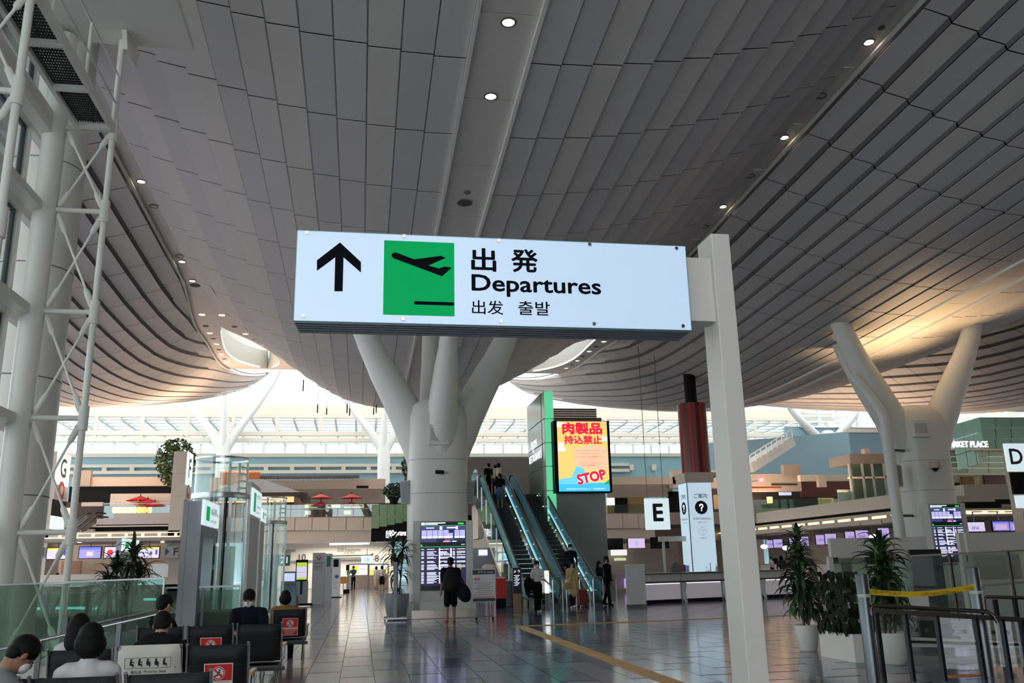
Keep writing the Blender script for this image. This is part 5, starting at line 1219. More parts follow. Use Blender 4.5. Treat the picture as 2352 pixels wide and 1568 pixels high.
text('国際線', (0, -.002, z1_-.5), .09, INK, t, align='C', width=.4); text('Check-in', (0, -.002, z1_-.64), .1, INK, t, align='C', width=.42); text('办理登机 체크인', (0, -.002, z1_-.74), .05, INK, t, align='C', width=.42); text('JAPAN AIRLINES', (0, -.002, z1_-.36), .035, INK, t, align='C', width=.42); text('DOMESTIC', (0, -.002, .52), .03, mat('print_grey', rgb(120, 104, 96), .6), t, align='C', width=.36) if False else None
t = thing('check_in_pylon', 'grey pylon with a green panel right behind the crane pylon', 'pylon', aisle(752, 1383)); Y = t.location.y; x0_, x1_, z0_, z1_ = ext(742, 1271, 759, 1380, Y); hx = (x1_-x0_)/2
MB().box(-hx-.2, hx, 0, .35, 0, z1_).build('body', PG, t, bevel=.01); MB().box(-hx+.08, hx-.08, -.006, 0, z1_-.62, z1_-.12).build('green_panel', mat('panel_green', rgb(28, 96, 76), .4), t)
t = thing('health_notice_stand', 'white notice stand with a dark picture and blue emblem', 'sign stand', aisle(770, 1372)); Y = t.location.y; x0_, x1_, z0_, z1_ = ext(758, 1280, 779, 1372, Y); hx = (x1_-x0_)/2
MB().box(-hx, hx, 0, .06, .05, z1_).build('panel', mat('paper_white', rgb(214, 212, 210), .5), t); MB().box(-hx+.1, hx-.12, -.006, 0, z1_-.52, z1_-.1).build('picture', BLACK, t); mb = MB(); disc(mb, (.05, -.002, z1_-1.05), .1, Vector((1, 0, 0)), (0, 0, 1), 16); mb.build('emblem', mat('emblem_blue', rgb(60, 74, 140), .4), t); MB().box(-hx-.1, hx+.1, -.2, .25, 0, .05).build('foot', BLACK, t)
mb = MB()
for k in range(8): mb.box(-hx+.12, hx-.15-.06*(k % 3), -.004, 0, .5+.1*k, .52+.1*k)
mb.build('print_lines', mat('print_grey', rgb(120, 104, 96), .6), t)
t = thing('yellow_notice_stand', 'small orange notice on a wooden stand by the gate', 'sign stand', aisle(788, 1366)); z = A(788, 1340, t.location.y).z
MB().box(-.22, .22, -.02, .02, z, z+.42).build('board', mat('notice_orange', rgb(214, 150, 50), .5), t); MB().tube([(0, .02, 0), (0, .02, z)], .025, 8).build('pole', WOODM, t); MB().box(-.22, .2, -.1, .12, 0, .03).build('foot', WOODM, t)
t = thing('digital_signage', 'black upright digital signage with green and lilac screen', 'digital sign', aisle(690, 1392)); Y = t.location.y; x0_, x1_, z0_, z1_ = ext(677, 1285, 705, 1334, Y); hx = (x1_-x0_)/2
MB().box(-hx, hx, 0, .1, z0_, z1_).build('casing', BLACK, t, bevel=.01); MB().box(-hx+.04, hx-.04, -.006, 0, z0_+.06, z1_-.12).build('screen', emis('screen_pale_lilac', rgb(196, 180, 226), 1), t); SG = emis('screen_lime', rgb(160, 196, 60), .9)
MB().box(-hx+.04, hx-.04, -.010, -.005, z1_-.3, z1_-.12).build('lime_band', SG, t); MB().box(-hx+.04, hx-.04, -.010, -.005, z0_+.06, z0_+.16).build('lime_band', SG, t); MB().box(-hx+.04, hx-.04, -.010, -.005, z0_+.36, z0_+.4).build('lime_line', SG, t)
MB().box(-.3, .3, .02, .12, .1, z0_).build('stand', mat('stand_grey', rgb(130, 136, 142), .4), t); MB().box(-.5, .5, -.2, .3, .03, .12).build('base', BLACK, t); MB().box(-.04, .04, -.01, .02, .5, z0_).build('post', BLACK, t)
t = thing('check_in_kiosk', 'blue-green self check-in kiosk with lit screen beside the lift', 'kiosk', aisle(661, 1400)); Y = t.location.y; x0_, x1_, z0_, z1_ = ext(649, 1315, 670, 1340, Y)
KB = mat('kiosk_teal', rgb(110, 150, 158), .4)
MB().box(-.32, .3, 0, .5, 0, 1.0).build('pedestal', KB, t, bevel=.02); MB().box(-.3, .28, -.1, .3, 1.0, 1.12).build('keyboard_shelf', DSTEEL, t); MB().box(-.28, .28, .1, .25, z0_-.05, z1_+.05).build('monitor', KB, t, bevel=.01); MB().box(-.24, .22, .09, .1, z0_+.02, z1_-.02).build('screen', emis('screen_blue_white', rgb(186, 196, 240), 1), t)
t = thing('parcel_trolley', 'low dark trolley base beside the signage', 'trolley', aisle(655, 1398)); MB().box(.2, .5, -.2, .4, .03, .5).build('box', mat('trolley_red', rgb(160, 60, 60), .5), t); MB().box(.18, .52, -.22, .42, 0, .05).build('base', BLACK, t)
t = thing('green_wall_sign', 'green exit sign reading 21 over the left gate', 'sign', A(652, 1290, 60)); MB().box(-.4, .4, 0, .1, -.25, .45).build('panel', mat('sign_green_dark', rgb(30, 90, 70), .4), t); text('21', (0, 0, -.08), .4, SCRW, t, align='C'); MB().tube([(0, .05, .45), (0, .05, 2.2)], .03, 6).build('hanger', DSTEEL, t)
t = thing('gate_screen', 'wide lit screen with yellow picture at the security gate', 'screen', A(818, 1331, 71)); x0_, x1_, z0_, z1_ = ext(803, 1297, 844, 1320, 71); X_ = t.location.x; Z_ = t.location.z
MB().box(x0_-X_-.1, x1_-X_+.1, 0, .2, 0-Z_+.0, z1_-Z_+.1).build('console', mat('console_taupe', rgb(176, 160, 148), .5), t); MB().box(x0_-X_, x1_-X_, -.02, 0, z0_-Z_, z1_-Z_).build('screen', emis('screen_pale', rgb(220, 222, 244), 1), t); MB().box(x0_-X_+.05, x0_-X_+.65, -.03, -.02, z0_-Z_+.08, z1_-Z_-.08).build('picture', emis('screen_bright_yellow', rgb(220, 220, 40), 1), t); text('密を避けて', (x0_-X_+.75, -.02, (z0_+z1_)/2-Z_), .14, emis('screen_ink', rgb(120, 120, 170), .8), t, width=.65)
t = thing('gate_screen', 'wide lit screen with yellow lower half, right at the gate', 'screen', A(868, 1331, 71)); x0_, x1_, z0_, z1_ = ext(849, 1297, 890, 1320, 71); X_ = t.location.x; Z_ = t.location.z
MB().box(x0_-X_-.1, x1_-X_+.1, 0, .2, -Z_, z1_-Z_+.1).build('console', mat('console_taupe', rgb(176, 160, 148), .5), t); MB().box(x0_-X_, x1_-X_, -.02, 0, z0_-Z_, z1_-Z_).build('screen', emis('screen_soft_yellow', rgb(226, 206, 110), 1), t); MB().box(x0_-X_, x1_-X_, -.03, -.02, z1_-Z_-.28, z1_-Z_).build('band', emis('screen_pale', rgb(220, 222, 244), 1), t)
t = thing('gate_lane_sign', 'lit blue lane sign reading 16 over the gate', 'sign', A(843, 1288, 72)); MB().box(-.45, .45, 0, .1, -.15, .4).build('panel', emis('screen_aqua', rgb(170, 214, 230), 1), t); text('16', (0, 0, -.05), .35, emis('ink_aqua', rgb(40, 130, 160), .8), t, align='C'); MB().tube([(0, .05, .4), (0, .05, 1.0)], .03, 6).build('hanger', DSTEEL, t)
t = thing('thermo_camera', 'slim grey camera stand beside the gate entrance', 'camera stand', aisle(797, 1362)); MB().tube([(0, 0, 0), (0, 0, 1.5)], .07, 8).build('pole', GREYP, t); MB().box(-.1, .1, -.08, .08, 1.45, 1.8).build('head', BLACK, t); MB().box(-.25, .15, -.2, .2, 0, .25).build('base', BLACK, t); MB().ell((-.04, -.09, 1.1), (.05, .03, .05), 8, 6).build('green_lamp', emis('lamp_green', (.2, 1, .4), 2), t)
# ------------------------------------------------------------------ right foreground: posts, ramp railings, tape, glass
RAILM = mat('rail_steel', rgb(92, 84, 80), .36, metal=1)
def post_at(px, py, Y, label):
    p = A(px, py, Y); t = thing('steel_post', label, 'post', (p.x, Y, 0)); MB().lathe([(.084, 0), (.084, p.z-.01), (.078, p.z)], n=24).build('tube', mat('post_steel', rgb(104, 110, 114), .36, metal=1), t, smooth=40)
    MB().lathe([(.0845, 1.06), (.085, 1.08), (.0845, 1.1)], n=24, caps=False).build('tape_wrap', mat('clear_tape', rgb(170, 172, 172), .3), t); return p
pA = post_at(1978, 1318, 11.0, 'thick steel post holding the yellow tape, left one beside the planter'); pB = post_at(2232, 1302, 11.0, 'thick steel post holding the yellow tape, right one before the screen')
tp = thing('barrier_tape', 'yellow tape with dark print strung between two steel posts', 'tape', (pA.x, 11.0, 0)); TY = mat('tape_yellow', rgb(206, 170, 30), .4)
n = 14; wv = pB.x-pA.x
def tpt(u, top): return Vector((u*wv, -.07+.01*math.sin(u*9), 1.135+.03*u+(-.07)*math.sin(math.pi*u)+(.035 if top else -.035)))
MB().grid(lambda i, j: tpt(i/n, j), n, 1).build('band', TY, tp)
for u in (.03, .2, .47, .66, .88): 
    a_ = tpt(u, 0); o = text('立入禁止 KEEP OUT', a_+Vector((0, -.002, .012)), .042, mat('tape_print', rgb(60, 48, 20), .5), tp, width=.3)
def railing(t, pts, posts, zdrop, r=.022, glass_=True):
    """handrail along pts, lower bar and posts down to the floor"""
    MB().tube(pts, r, 10).build('handrail', RAILM, t, smooth=50)
r1 = thing('ramp_railing', 'dark steel ramp railing with slatted posts, lower right foreground', 'railing', (8.0, 10.9, 0)); o1 = r1.location
P0, P1 = A(2006, 1390, 10.9), A(2268, 1404, 10.7)
MB().tube([P0-o1+Vector((-.04, 0, -.12)), P0-o1+Vector((-.04, 0, -.03)), P0-o1, P1-o1, P1-o1+Vector((.06, -.04, -.06)), P1-o1+Vector((.08, -.06, -.14))], .026, 10).build('handrail', RAILM, r1, smooth=50)
Q0, Q1 = A(2000, 1402, 11.0), A(2380, 1425, 10.6); MB().beam(Q0-o1, Q1-o1, .05, .06).build('top_bar', RAILM, r1)
for k, px in enumerate((2012, 2078, 2150, 2240, 2300, 2345)):
    top = A(px, 1405+(px-2000)*.055, 11.0-.4*(px-2000)/380)-o1
    MB().box(top.x-.02, top.x+.02, top.y-.035, top.y+.035, 0, top.z).build('post', mat('post_dark', rgb(62, 64, 68), .4, metal=1), r1)
for k in range(3):
    pa, pb = ((2018, 2146), (2154, 2236), (2246, 2340))[k]; Aa, Bb = A(pa, 1412, 11.0)-o1, A(pb, 1416, 10.8)-o1
    MB().add([(Aa.x, Aa.y, .12), (Bb.x, Bb.y, .12), (Bb.x, Bb.y, Bb.z), (Aa.x, Aa.y, Aa.z)], [(0,1,2,3)]).build('glass_panel', GLASS, r1)
r2 = thing('ramp_railing', 'dark steel ramp railing at the right edge, behind the first one', 'railing', (9.6, 11.6, 0)); o2 = r2.location
P0, P1 = A(2258, 1370, 11.6), A(2400, 1374, 11.4); MB().tube([P0-o2+Vector((0, 0, -.2)), P0-o2+Vector((0, 0, -.05)), P0-o2+Vector((.05, 0, 0)), P1-o2], .026, 10).build('handrail', RAILM, r2, smooth=50)
for px in (2285, 2330, 2362): 
    top = A(px, 1376, 11.6)-o2; MB().box(top.x-.02, top.x+.02, -.03, .03, 0, top.z).build('post', mat('post_dark', rgb(62, 64, 68), .4, metal=1), r2)
# tall glass balustrade with its white bolted kerb
gk = thing('void_glass_wall', 'tall glass balustrade with steel cap and bolted white kerb, right', 'glass barrier', (10, 13.8, 0)); og = gk.location
TA, TB = A(2040, 1279, 14.2), A(2420, 1260, 13.2); dv = TB-TA
xs_g = [0, .37, .72, 1.0]
for k in range(3):
    a_, b_ = TA+dv*(xs_g[k]+.01), TA+dv*(xs_g[k+1]-.01)
    MB().add([Vector((a_.x, a_.y, .5))-og, Vector((b_.x, b_.y, .5))-og, Vector((b_.x, b_.y, b_.z))-og, Vector((a_.x, a_.y, a_.z))-og], [(0,1,2,3)]).build('glass_panel', GLASSR, gk)
MB().beam(TA-og, TB-og, .05, .03).build('top_cap', RAILM, gk)
for k in (1, 2): 
    a_ = TA+dv*xs_g[k]; MB().beam(Vector((a_.x, a_.y-.03, .5))-og, Vector((a_.x, a_.y-.03, a_.z))-og, .03, .05).build('mullion', RAILM, gk)
    MB().beam(Vector((a_.x-.2, a_.y-.04, 1.42))-og, Vector((a_.x+.12, a_.y-.04, 1.42))-og, .02, .02).build('clamp', BRUSH, gk) if k == 1 else None
MB().beam(A(2040, 1365, 14.2)-og, A(2420, 1330, 13.2)-og, .03, .03).build('mid_rail', RAILM, gk)
KA, KB_ = A(2066, 1462, 14.2), A(2420, 1478, 13.0); 
KW = mat('kerb_white', rgb(188, 182, 172), .5)
MB().add([Vector((KA.x, KA.y, .08))-og, Vector((KB_.x, KB_.y, .08))-og, Vector((KB_.x, KB_.y, KB_.z))-og, Vector((KA.x, KA.y, KA.z))-og, Vector((KA.x, KA.y+.15, .08))-og, Vector((KB_.x, KB_.y+.15, .08))-og, Vector((KB_.x, KB_.y+.15, KB_.z))-og, Vector((KA.x, KA.y+.15, KA.z))-og], [(0,1,2,3),(7,6,5,4),(3,2,6,7),(0,4,5,1)]).build('kerb', KW, gk)
for u in (.12, .2, .36, .44, .63, .72, .88, .96):
    p = KA+(KB_-KA)*u-og; o = MB().tube([(p.x, p.y-.03, .36-.05*u), (p.x, p.y+.02, .36-.05*u)], .035, 12).build('bolt', DSTEEL, gk, smooth=40)
MB().beam(Vector((KA.x, KA.y-.02, .17))-og, Vector((KB_.x, KB_.y-.02, .13))-og, .02, .04).build('shadow_slot', BLACK, gk)
# white screen wall, black notice panel and leaning board behind the glass
ww = thing('white_screen_wall', 'white partition wall with a glass pane behind the tall plants', 'partition', (A(2020, 1300, 19).x, 19, 0)); ow = ww.location
def wslab(nm, x0, y0, x1, y1, Y, th, m): o = slab(nm, x0, y0, x1, y1, Y, th, m, None); o.parent = ww; o.location = -ow; return o
WPT = mat('partition_white', rgb(190, 186, 182), .5)
wslab('top_panel', 1908, 1234, 2130, 1278, 19, .12, WPT); wslab('side_post', 1908, 1278, 1918, 1366, 19, .12, WPT); wslab('glass_pane', 1918, 1280, 2130, 1380, 19.05, .04, GLASSR); wslab('lower_panel', 1908, 1366, 2130, 1440, 19.1, .1, WPT); wslab('right_panel', 2222, 1222, 2420, 1272, 19.5, .12, WPT); wslab('lower_panel', 2222, 1330, 2420, 1420, 19.6, .12, WPT)
wslab('post', 2216, 1224, 2226, 1420, 19.4, .12, WPT); wslab('post', 2118, 1240, 2130, 1420, 19.2, .12, WPT); wslab('side_slab', 1912, 1300, 1924, 1440, 18.6, .1, WPT)
bp = thing('black_notice_panel', 'tall black panel standing behind the glass balustrade', 'panel', (A(2138, 1300, 16).x, 16, 0)); q0, q1, q2, q3 = ext(2099, 1261, 2172, 1420, 16); MB().box(q0-bp.location.x, q1-bp.location.x, 0, .06, .05, q3).build('panel', mat('panel_black', rgb(16, 16, 18), .5), bp); MB().box(q0-bp.location.x-.05, q1-bp.location.x+.05, -.15, .2, 0, .05).build('foot', BLACK, bp)
wb_ = thing('white_notice', 'white paper notice hung on the balustrade under the tape', 'notice', A(2108, 1400, 13.4)); k0, k1, k2, k3 = ext(2084, 1369, 2134, 1396, 13.4); MB().box(k0-wb_.location.x, k1-wb_.location.x, 0, .01, k2-wb_.location.z, k3-wb_.location.z).build('sheet', mat('paper_white', rgb(214, 212, 210), .5), wb_); MB().tube([((k0+k1)/2-wb_.location.x, .02, k3-wb_.location.z), ((k0+k1)/2-wb_.location.x, .4, k3-wb_.location.z+.05)], .006, 6).build('hook', DSTEEL, wb_)
ot = thing('orange_floor_tile', 'orange tactile tile on the ramp floor behind the railing', 'tactile tile', G(2213, 1552)); MB().box(-.22, .22, -.06, .06, 0, .012).build('tile', mat('tile_orange', rgb(186, 120, 44), .5), ot)

# ------------------------------------------------------------------ right check-in island
IX = 30.5
ci = thing('check_in_island', 'cream check-in island with warm lit canopy edge, far right', 'check-in island', (IX+2, 55, 0)); oi = ci.location
def ib(nm, x0, x1, y0_, y1_, z0_, z1_, m, **k): return MB().box(x0-oi.x, x1-oi.x, y0_-oi.y, y1_-oi.y, z0_, z1_).build(nm, m, ci, **k)
WARM = emis('warm_cove', (1.0, .62, .26), 3.2)
hA = A(2130, 1178, 44.5); zc = hA.z; XI = hA.x
ib('canopy', XI, XI+6, 42, 76, zc-.35, zc-.05, CREAM); ib('upper_body', XI+.6, XI+6, 42, 78, zc+.55, zc+1.35, CREAM); ib('dark_gap', XI+1.0, XI+6, 42, 77, zc+.28, zc+.55, BLACK)
ib('canopy_top', XI-.1, XI+6, 42, 76.5, zc+.12, zc+.3, CREAM)
for k in range(17): ib('cove_lamp', XI+.02, XI+.1, 42.4+2*k, 44.0+2*k, zc-.03, zc+.1, WARM); ib('cove_block', XI-.02, XI+.16, 44.0+2*k, 44.4+2*k, zc-.05, zc+.12, CREAM)
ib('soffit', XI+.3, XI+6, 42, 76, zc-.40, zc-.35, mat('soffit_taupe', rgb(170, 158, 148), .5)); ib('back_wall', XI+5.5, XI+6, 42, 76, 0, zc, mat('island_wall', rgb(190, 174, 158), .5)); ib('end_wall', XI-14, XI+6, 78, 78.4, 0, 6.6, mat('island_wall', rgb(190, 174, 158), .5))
MON = emis('monitor_lilac', rgb(178, 160, 214), .95)
for k, px in enumerate((1770, 1787, 1824, 1846, 1886, 1908, 1955, 1980, 2030)):
    Y = 72-3.6*k; p = A(px, 1250-(px-1760)*.086, Y); m_ = thing('hanging_monitor', 'small lilac airline monitor over the right check-in row, %s from the sign post' % ('first second third fourth fifth sixth seventh eighth ninth'.split()[k]), 'monitor', p, group='monitors over the right check-in row')
    w2 = .42 if k < 8 else .35; MB().box(-w2, w2, 0, .08, -.36, .36).build('casing', BLACK, m_); MB().box(-w2+.03, w2-.03, -.01, 0, -.33, .33).build('screen', MON, m_); MB().tube([(0, .04, .36), (0, .04, zc-.38-p.z if zc-.38 > p.z+.4 else .6)], .025, 6).build('hanger', DSTEEL, m_); text('ANA', (0, -.01, -.08), .16, emis('ana_ink', rgb(70, 70, 150), .8), m_, align='C', width=.42)
for k in range(6):
    Y = 70-4.5*k; c_ = thing('check_in_desk', 'cream check-in desk of the right row, %s from the far end' % ('first second third fourth fifth sixth'.split()[k]), 'desk', (XI+.4, Y, 0), group='desks of the right check-in row'); MB().box(0, .8, -1.6, 1.6, 0, 1.15).build('body', mat('desk_cream', rgb(200, 188, 176), .5), c_, bevel=.02); MB().box(-.05, .85, -1.65, 1.65, 1.15, 1.2).build('top', mat('desk_top', rgb(130, 126, 124), .4), c_); MB().box(.2, .6, -.3, .3, 1.2, 1.6).build('terminal', BLACK, c_)
for (px, py) in ((1805, 1258), (1755, 1255), (1845, 1246), (2006, 1233)):
    p = A(px, py, 66 if px < 2000 else 50); t = thing('task_lamp', 'bright oblong lamp under the right canopy near pixel column '.replace(' near pixel column ', ', ')+{1805: 'left of the tall plant', 1755: 'nearest the sign post', 1845: 'right behind the tall plant', 2006: 'over the white partition'}[px], 'lamp', p); MB().ell((0, 0, 0), (.3, .1, .17), 12, 8).build('glow', emis('lamp_cream', (1, .9, .65), 5), t, smooth=60); MB().tube([(0, .05, .1), (0, .05, max(.4, zc-.38-p.z))], .02, 6).build('hanger', DSTEEL, t)
# second island end-on at the right edge
ci2 = thing('check_in_island', 'check-in island end with warm lit canopy at the right edge', 'check-in island', (A(2290, 1200, 36).x, 36, 0)); o3 = ci2.location
def i2(nm, x0, y0, x1, y1, Y, th, m): o = slab(nm, x0, y0, x1, y1, Y, th, m, None); o.parent = ci2; o.location = -o3; return o
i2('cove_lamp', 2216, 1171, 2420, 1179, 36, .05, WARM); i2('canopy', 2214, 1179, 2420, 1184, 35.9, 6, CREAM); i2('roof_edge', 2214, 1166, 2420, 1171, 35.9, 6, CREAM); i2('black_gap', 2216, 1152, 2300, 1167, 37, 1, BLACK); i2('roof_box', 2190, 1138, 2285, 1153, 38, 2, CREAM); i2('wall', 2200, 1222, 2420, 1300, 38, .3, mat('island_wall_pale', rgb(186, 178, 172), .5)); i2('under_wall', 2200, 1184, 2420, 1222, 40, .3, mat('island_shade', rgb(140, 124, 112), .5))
for i in range(4): i2('cove_slot', 2232+38*i, 1173.5, 2256+38*i, 1176, 35.97, .03, mat('slot_brown', rgb(110, 90, 60), .6))
for (x0, x1, lab, an) in ((2222.5, 2262, 'lilac airline monitor with dark logo at the right island', 1), (2281, 2318, 'blue lit information monitor at the right island, left of two', 0), (2320, 2358, 'blue lit information monitor cut by the right picture edge', 0)):
    p = A((x0+x1)/2, 1223, 35); m_ = thing('wall_monitor', lab, 'monitor', p); a0_, a1_, b0_, b1_ = ext(x0, 1199 if an else 1197, x1, 1220 if an else 1218, 35)
    MB().box(a0_-p.x-.03, a1_-p.x+.03, .01, .1, b0_-p.z-.03, b1_-p.z+.03).build('casing', BLACK, m_); MB().box(a0_-p.x, a1_-p.x, 0, .01, b0_-p.z, b1_-p.z).build('screen', emis('monitor_pale', rgb(206, 196, 226), .95) if an else emis('monitor_blue', rgb(150, 140, 216), .95), m_); MB().tube([(0, .05, 0), (0, .05, -.5 if False else .9)], .03, 6).build('hanger', DSTEEL, m_)
    if an: text('ANA', (0, -.003, .14), .14, emis('ana_ink', rgb(70, 70, 150), .8), m_, align='C', width=.36, bold=.01)
    else:
        MB().box(a0_-p.x, a1_-p.x, -.006, -.001, b1_-p.z-.07, b1_-p.z).build('header', emis('monitor_head', rgb(96, 110, 220), .95), m_); mb = MB()
        for k in range(4): mb.box(a0_-p.x+.12, a1_-p.x-.12, -.006, -.001, b0_-p.z+.05+.06*k, b0_-p.z+.08+.06*k)
        mb.build('rows', emis('monitor_cream', rgb(216, 190, 190), .9), m_)
# D sign tower
dt = thing('zone_tower', 'tall lit zone sign with letter D above a black panel', 'sign tower', (A(2345, 1200, 33).x, 33, 0)); od = dt.location
def dsl(nm, x0, y0, x1, y1, Y, th, m): o = slab(nm, x0, y0, x1, y1, Y, th, m, None); o.parent = dt; o.location = -od; return o
dsl('lit_panel', 2312, 1018, 2362, 1082, 33, .1, LITW); dsl('black_panel', 2325, 1084, 2376, 1134, 33, .1, BLACK); dsl('lower_panel', 2335, 1137, 2384, 1166, 33, .1, LITW); dsl('core', 2348, 1018, 2400, 1330, 33.12, .6, CREAM)
pd = A(2335, 1066, 33); o = text('D', (A(2334, 1050, 33).x, 32.995, pd.z), A(2335, 1030, 33).z-pd.z, mat('letter_navy', rgb(24, 30, 50), .4), None, align='C', bold=.02); o.parent = dt; o.location = -od

# ------------------------------------------------------------------ left check-in hall: G and F columns, canopy, monitors
def zone_column(pxl, pxm, pxr, ytop, Y, letter, label, lety):
    x0_, x1_ = A(pxl, 1140, Y).x, A(pxm, 1140, Y).x; d_ = ray(pxr, 1140); dep_ = x1_/(d_[0]/d_[1])-Y; zt = A((pxl+pxm)/2, ytop, Y).z
    t = thing('zone_tower', label, 'sign tower', ((x0_+x1_)/2, Y, 0)); hx = (x1_-x0_)/2
    MB().box(-hx, hx, 0, dep_, 0, zt).build('shaft', mat('tower_beige', rgb(190, 178, 164), .5), t)
    for k in range(4): MB().box(-hx-.003, hx, -.003, 0, zt-1.3*(k+1), zt-1.3*(k+1)+.015).build('joint', mat('joint_grey', rgb(120, 120, 116), .6), t)
    Ym = Y+dep_/2; zz2 = lambda y: A((pxm+pxr)/2, y, Ym).z
    ax = (0, 1, 0); hl, hr = hx+.02, .04
    MB().box(hx, hx+.05, 0, dep_, zz2(lety[1]), zt).build('lit_panel', LITW, t); MB().box(hx, hx+.05, 0, dep_, zz2(lety[2]), zz2(lety[1])).build('logo_panel', mat('logo_white', rgb(196, 190, 188), .4), t)
    text(letter, (hx+.052, dep_*.5, zz2(lety[0])), zz2(lety[3])-zz2(lety[0]), INK, t, ax=ax, align='C', bold=.02)
    mb = MB(); disc(mb, (hx+.052, dep_*.5, (zz2(lety[1])+zz2(lety[2]))/2+.1), dep_*.25, Vector(ax), (0, 0, 1), 20); mb.build('crane_emblem', mat('emblem_red', rgb(170, 30, 36), .4), t)
    mb = MB(); disc(mb, (hx+.058, dep_*.52, (zz2(lety[1])+zz2(lety[2]))/2+.16), dep_*.12, Vector(ax), (0, 0, 1), 14); mb.build('emblem_cut', mat('logo_white', rgb(196, 190, 188), .4), t)
    text('JAPAN AIRLINES', (hx+.052, dep_*.5, zz2(lety[2])+.12), .1, INK, t, ax=ax, align='C', width=dep_*.6)
    if len(lety) > 4: MB().box(hx, hx+.05, 0, dep_, zz2(lety[4]), zz2(lety[2])).build('black_panel', BLACK, t); MB().box(hx, hx+.05, 0, dep_, zz2(lety[5]), zz2(lety[4])).build('lit_panel', LITW, t)
    return t
zone_column(100, 121, 152, 1036, 53, 'G', 'beige column carrying a lit panel with letter G', (1097, 1115, 1149, 1053, 1186, 1216))
zone_column(392, 423, 436, 1036, 53, 'F', 'beige column carrying a lit panel with letter F', (1098, 1116, 1149, 1054))
il = thing('check_in_island', 'left check-in island with warm lit canopy edge', 'check-in island', (A(250, 1230, 50).x, 50, 0)); ol = il.location
def isl(nm, x0, y0, x1, y1, Y, th, m): o = slab(nm, x0, y0, x1, y1, Y, th, m, None); o.parent = il; o.location = -ol; return o
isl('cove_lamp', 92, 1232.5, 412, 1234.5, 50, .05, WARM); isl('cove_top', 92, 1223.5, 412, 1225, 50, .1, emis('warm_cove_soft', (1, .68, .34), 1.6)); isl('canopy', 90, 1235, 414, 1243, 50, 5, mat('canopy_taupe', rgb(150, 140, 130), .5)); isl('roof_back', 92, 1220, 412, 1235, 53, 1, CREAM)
for k in range(9): isl('cove_bracket', 96+38*k, 1224, 102+38*k, 1235, 50.02, .1, emis('warm_cove_soft', (1, .68, .34), 1.6))
isl('back_wall', 80, 1243, 414, 1330, 58, .3, mat('island_wall_warm', rgb(172, 150, 130), .5)); isl('desk_row', 90, 1318, 300, 1345, 52, .6, mat('desk_cream', rgb(200, 188, 176), .5))
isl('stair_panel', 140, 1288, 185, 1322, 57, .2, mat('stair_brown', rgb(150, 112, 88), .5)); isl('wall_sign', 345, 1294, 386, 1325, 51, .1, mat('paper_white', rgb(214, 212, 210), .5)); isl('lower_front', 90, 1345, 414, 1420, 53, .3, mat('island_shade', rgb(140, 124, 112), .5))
for px in (112, 180, 372): isl('downlight', px-3, 1243.5, px+3, 1245.5, 50.5, .3, emis('lamp_cream', (1, .9, .65), 5))
MONITORS = (((108, 1258, 154, 1283), 'check-in monitor with yellow header, leftmost under the left canopy', 1), ((182, 1256, 231, 1281.5), 'blue bordered check-in monitor second from left', 0), ((240, 1256, 272, 1281), 'white check-in monitor with red crane, behind the plant', 2), ((318, 1256, 365, 1281), 'check-in monitor with yellow header nearest the F pointer', 1))
for (bx_, lab, kind) in MONITORS:
    Y = 50.7; a0_, a1_, b0_, b1_ = ext(*bx_, Y); p = Vector(((a0_+a1_)/2, Y, b0_)); m_ = thing('hanging_monitor', lab, 'monitor', p, group='monitors over the left check-in row'); hw_ = (a1_-a0_)/2; hh = b1_-b0_
    MB().box(-hw_-.04, hw_+.04, .01, .12, -.04, hh+.04).build('casing', BLACK, m_); MB().box(-hw_, hw_, 0, .012, 0, hh).build('screen', emis('monitor_pale', rgb(206, 196, 226), .95) if kind != 0 else emis('monitor_blue', rgb(150, 140, 216), .95), m_)
    if kind == 1: MB().box(-hw_, hw_, -.005, 0, hh*.84, hh).build('header', emis('monitor_yellow', rgb(206, 196, 40), .95), m_); MB().box(hw_*.1, hw_*.35, -.005, 0, hh*.3, hh*.6).build('mark', emis('ana_ink', rgb(70, 70, 150), .8), m_); MB().box(hw_*.65, hw_*.85, -.005, 0, hh*.3, hh*.75).build('mark', emis('ana_ink', rgb(70, 70, 150), .8), m_); mb = MB(); [mb.box(-hw_*.9, -hw_*.1-.1*(k % 2), -.005, 0, hh*(.2+.15*k), hh*(.23+.15*k)) for k in range(4)]; mb.build('rows', emis('monitor_rows', rgb(150, 150, 170), .9), m_)
    if kind == 0: MB().box(-hw_, hw_, -.005, 0, hh*.78, hh).build('header', emis('monitor_head', rgb(96, 110, 220), .95), m_); MB().box(-hw_*.3, hw_*.3, -.005, 0, hh*.2, hh*.6).build('rows', emis('monitor_cream', rgb(216, 190, 190), .9), m_)
    if kind == 2: mb = MB(); disc(mb, (-hw_*.2, -.001, hh*.5), .16, Vector((1, 0, 0)), (0, 0, 1), 16); mb.build('crane_emblem', emis('emblem_red_lit', rgb(214, 40, 50), .9), m_)
    MB().tube([(0, .06, hh), (0, .06, A(250, 1242, 52).z-b0_)], .03, 6).build('hanger', DSTEEL, m_)
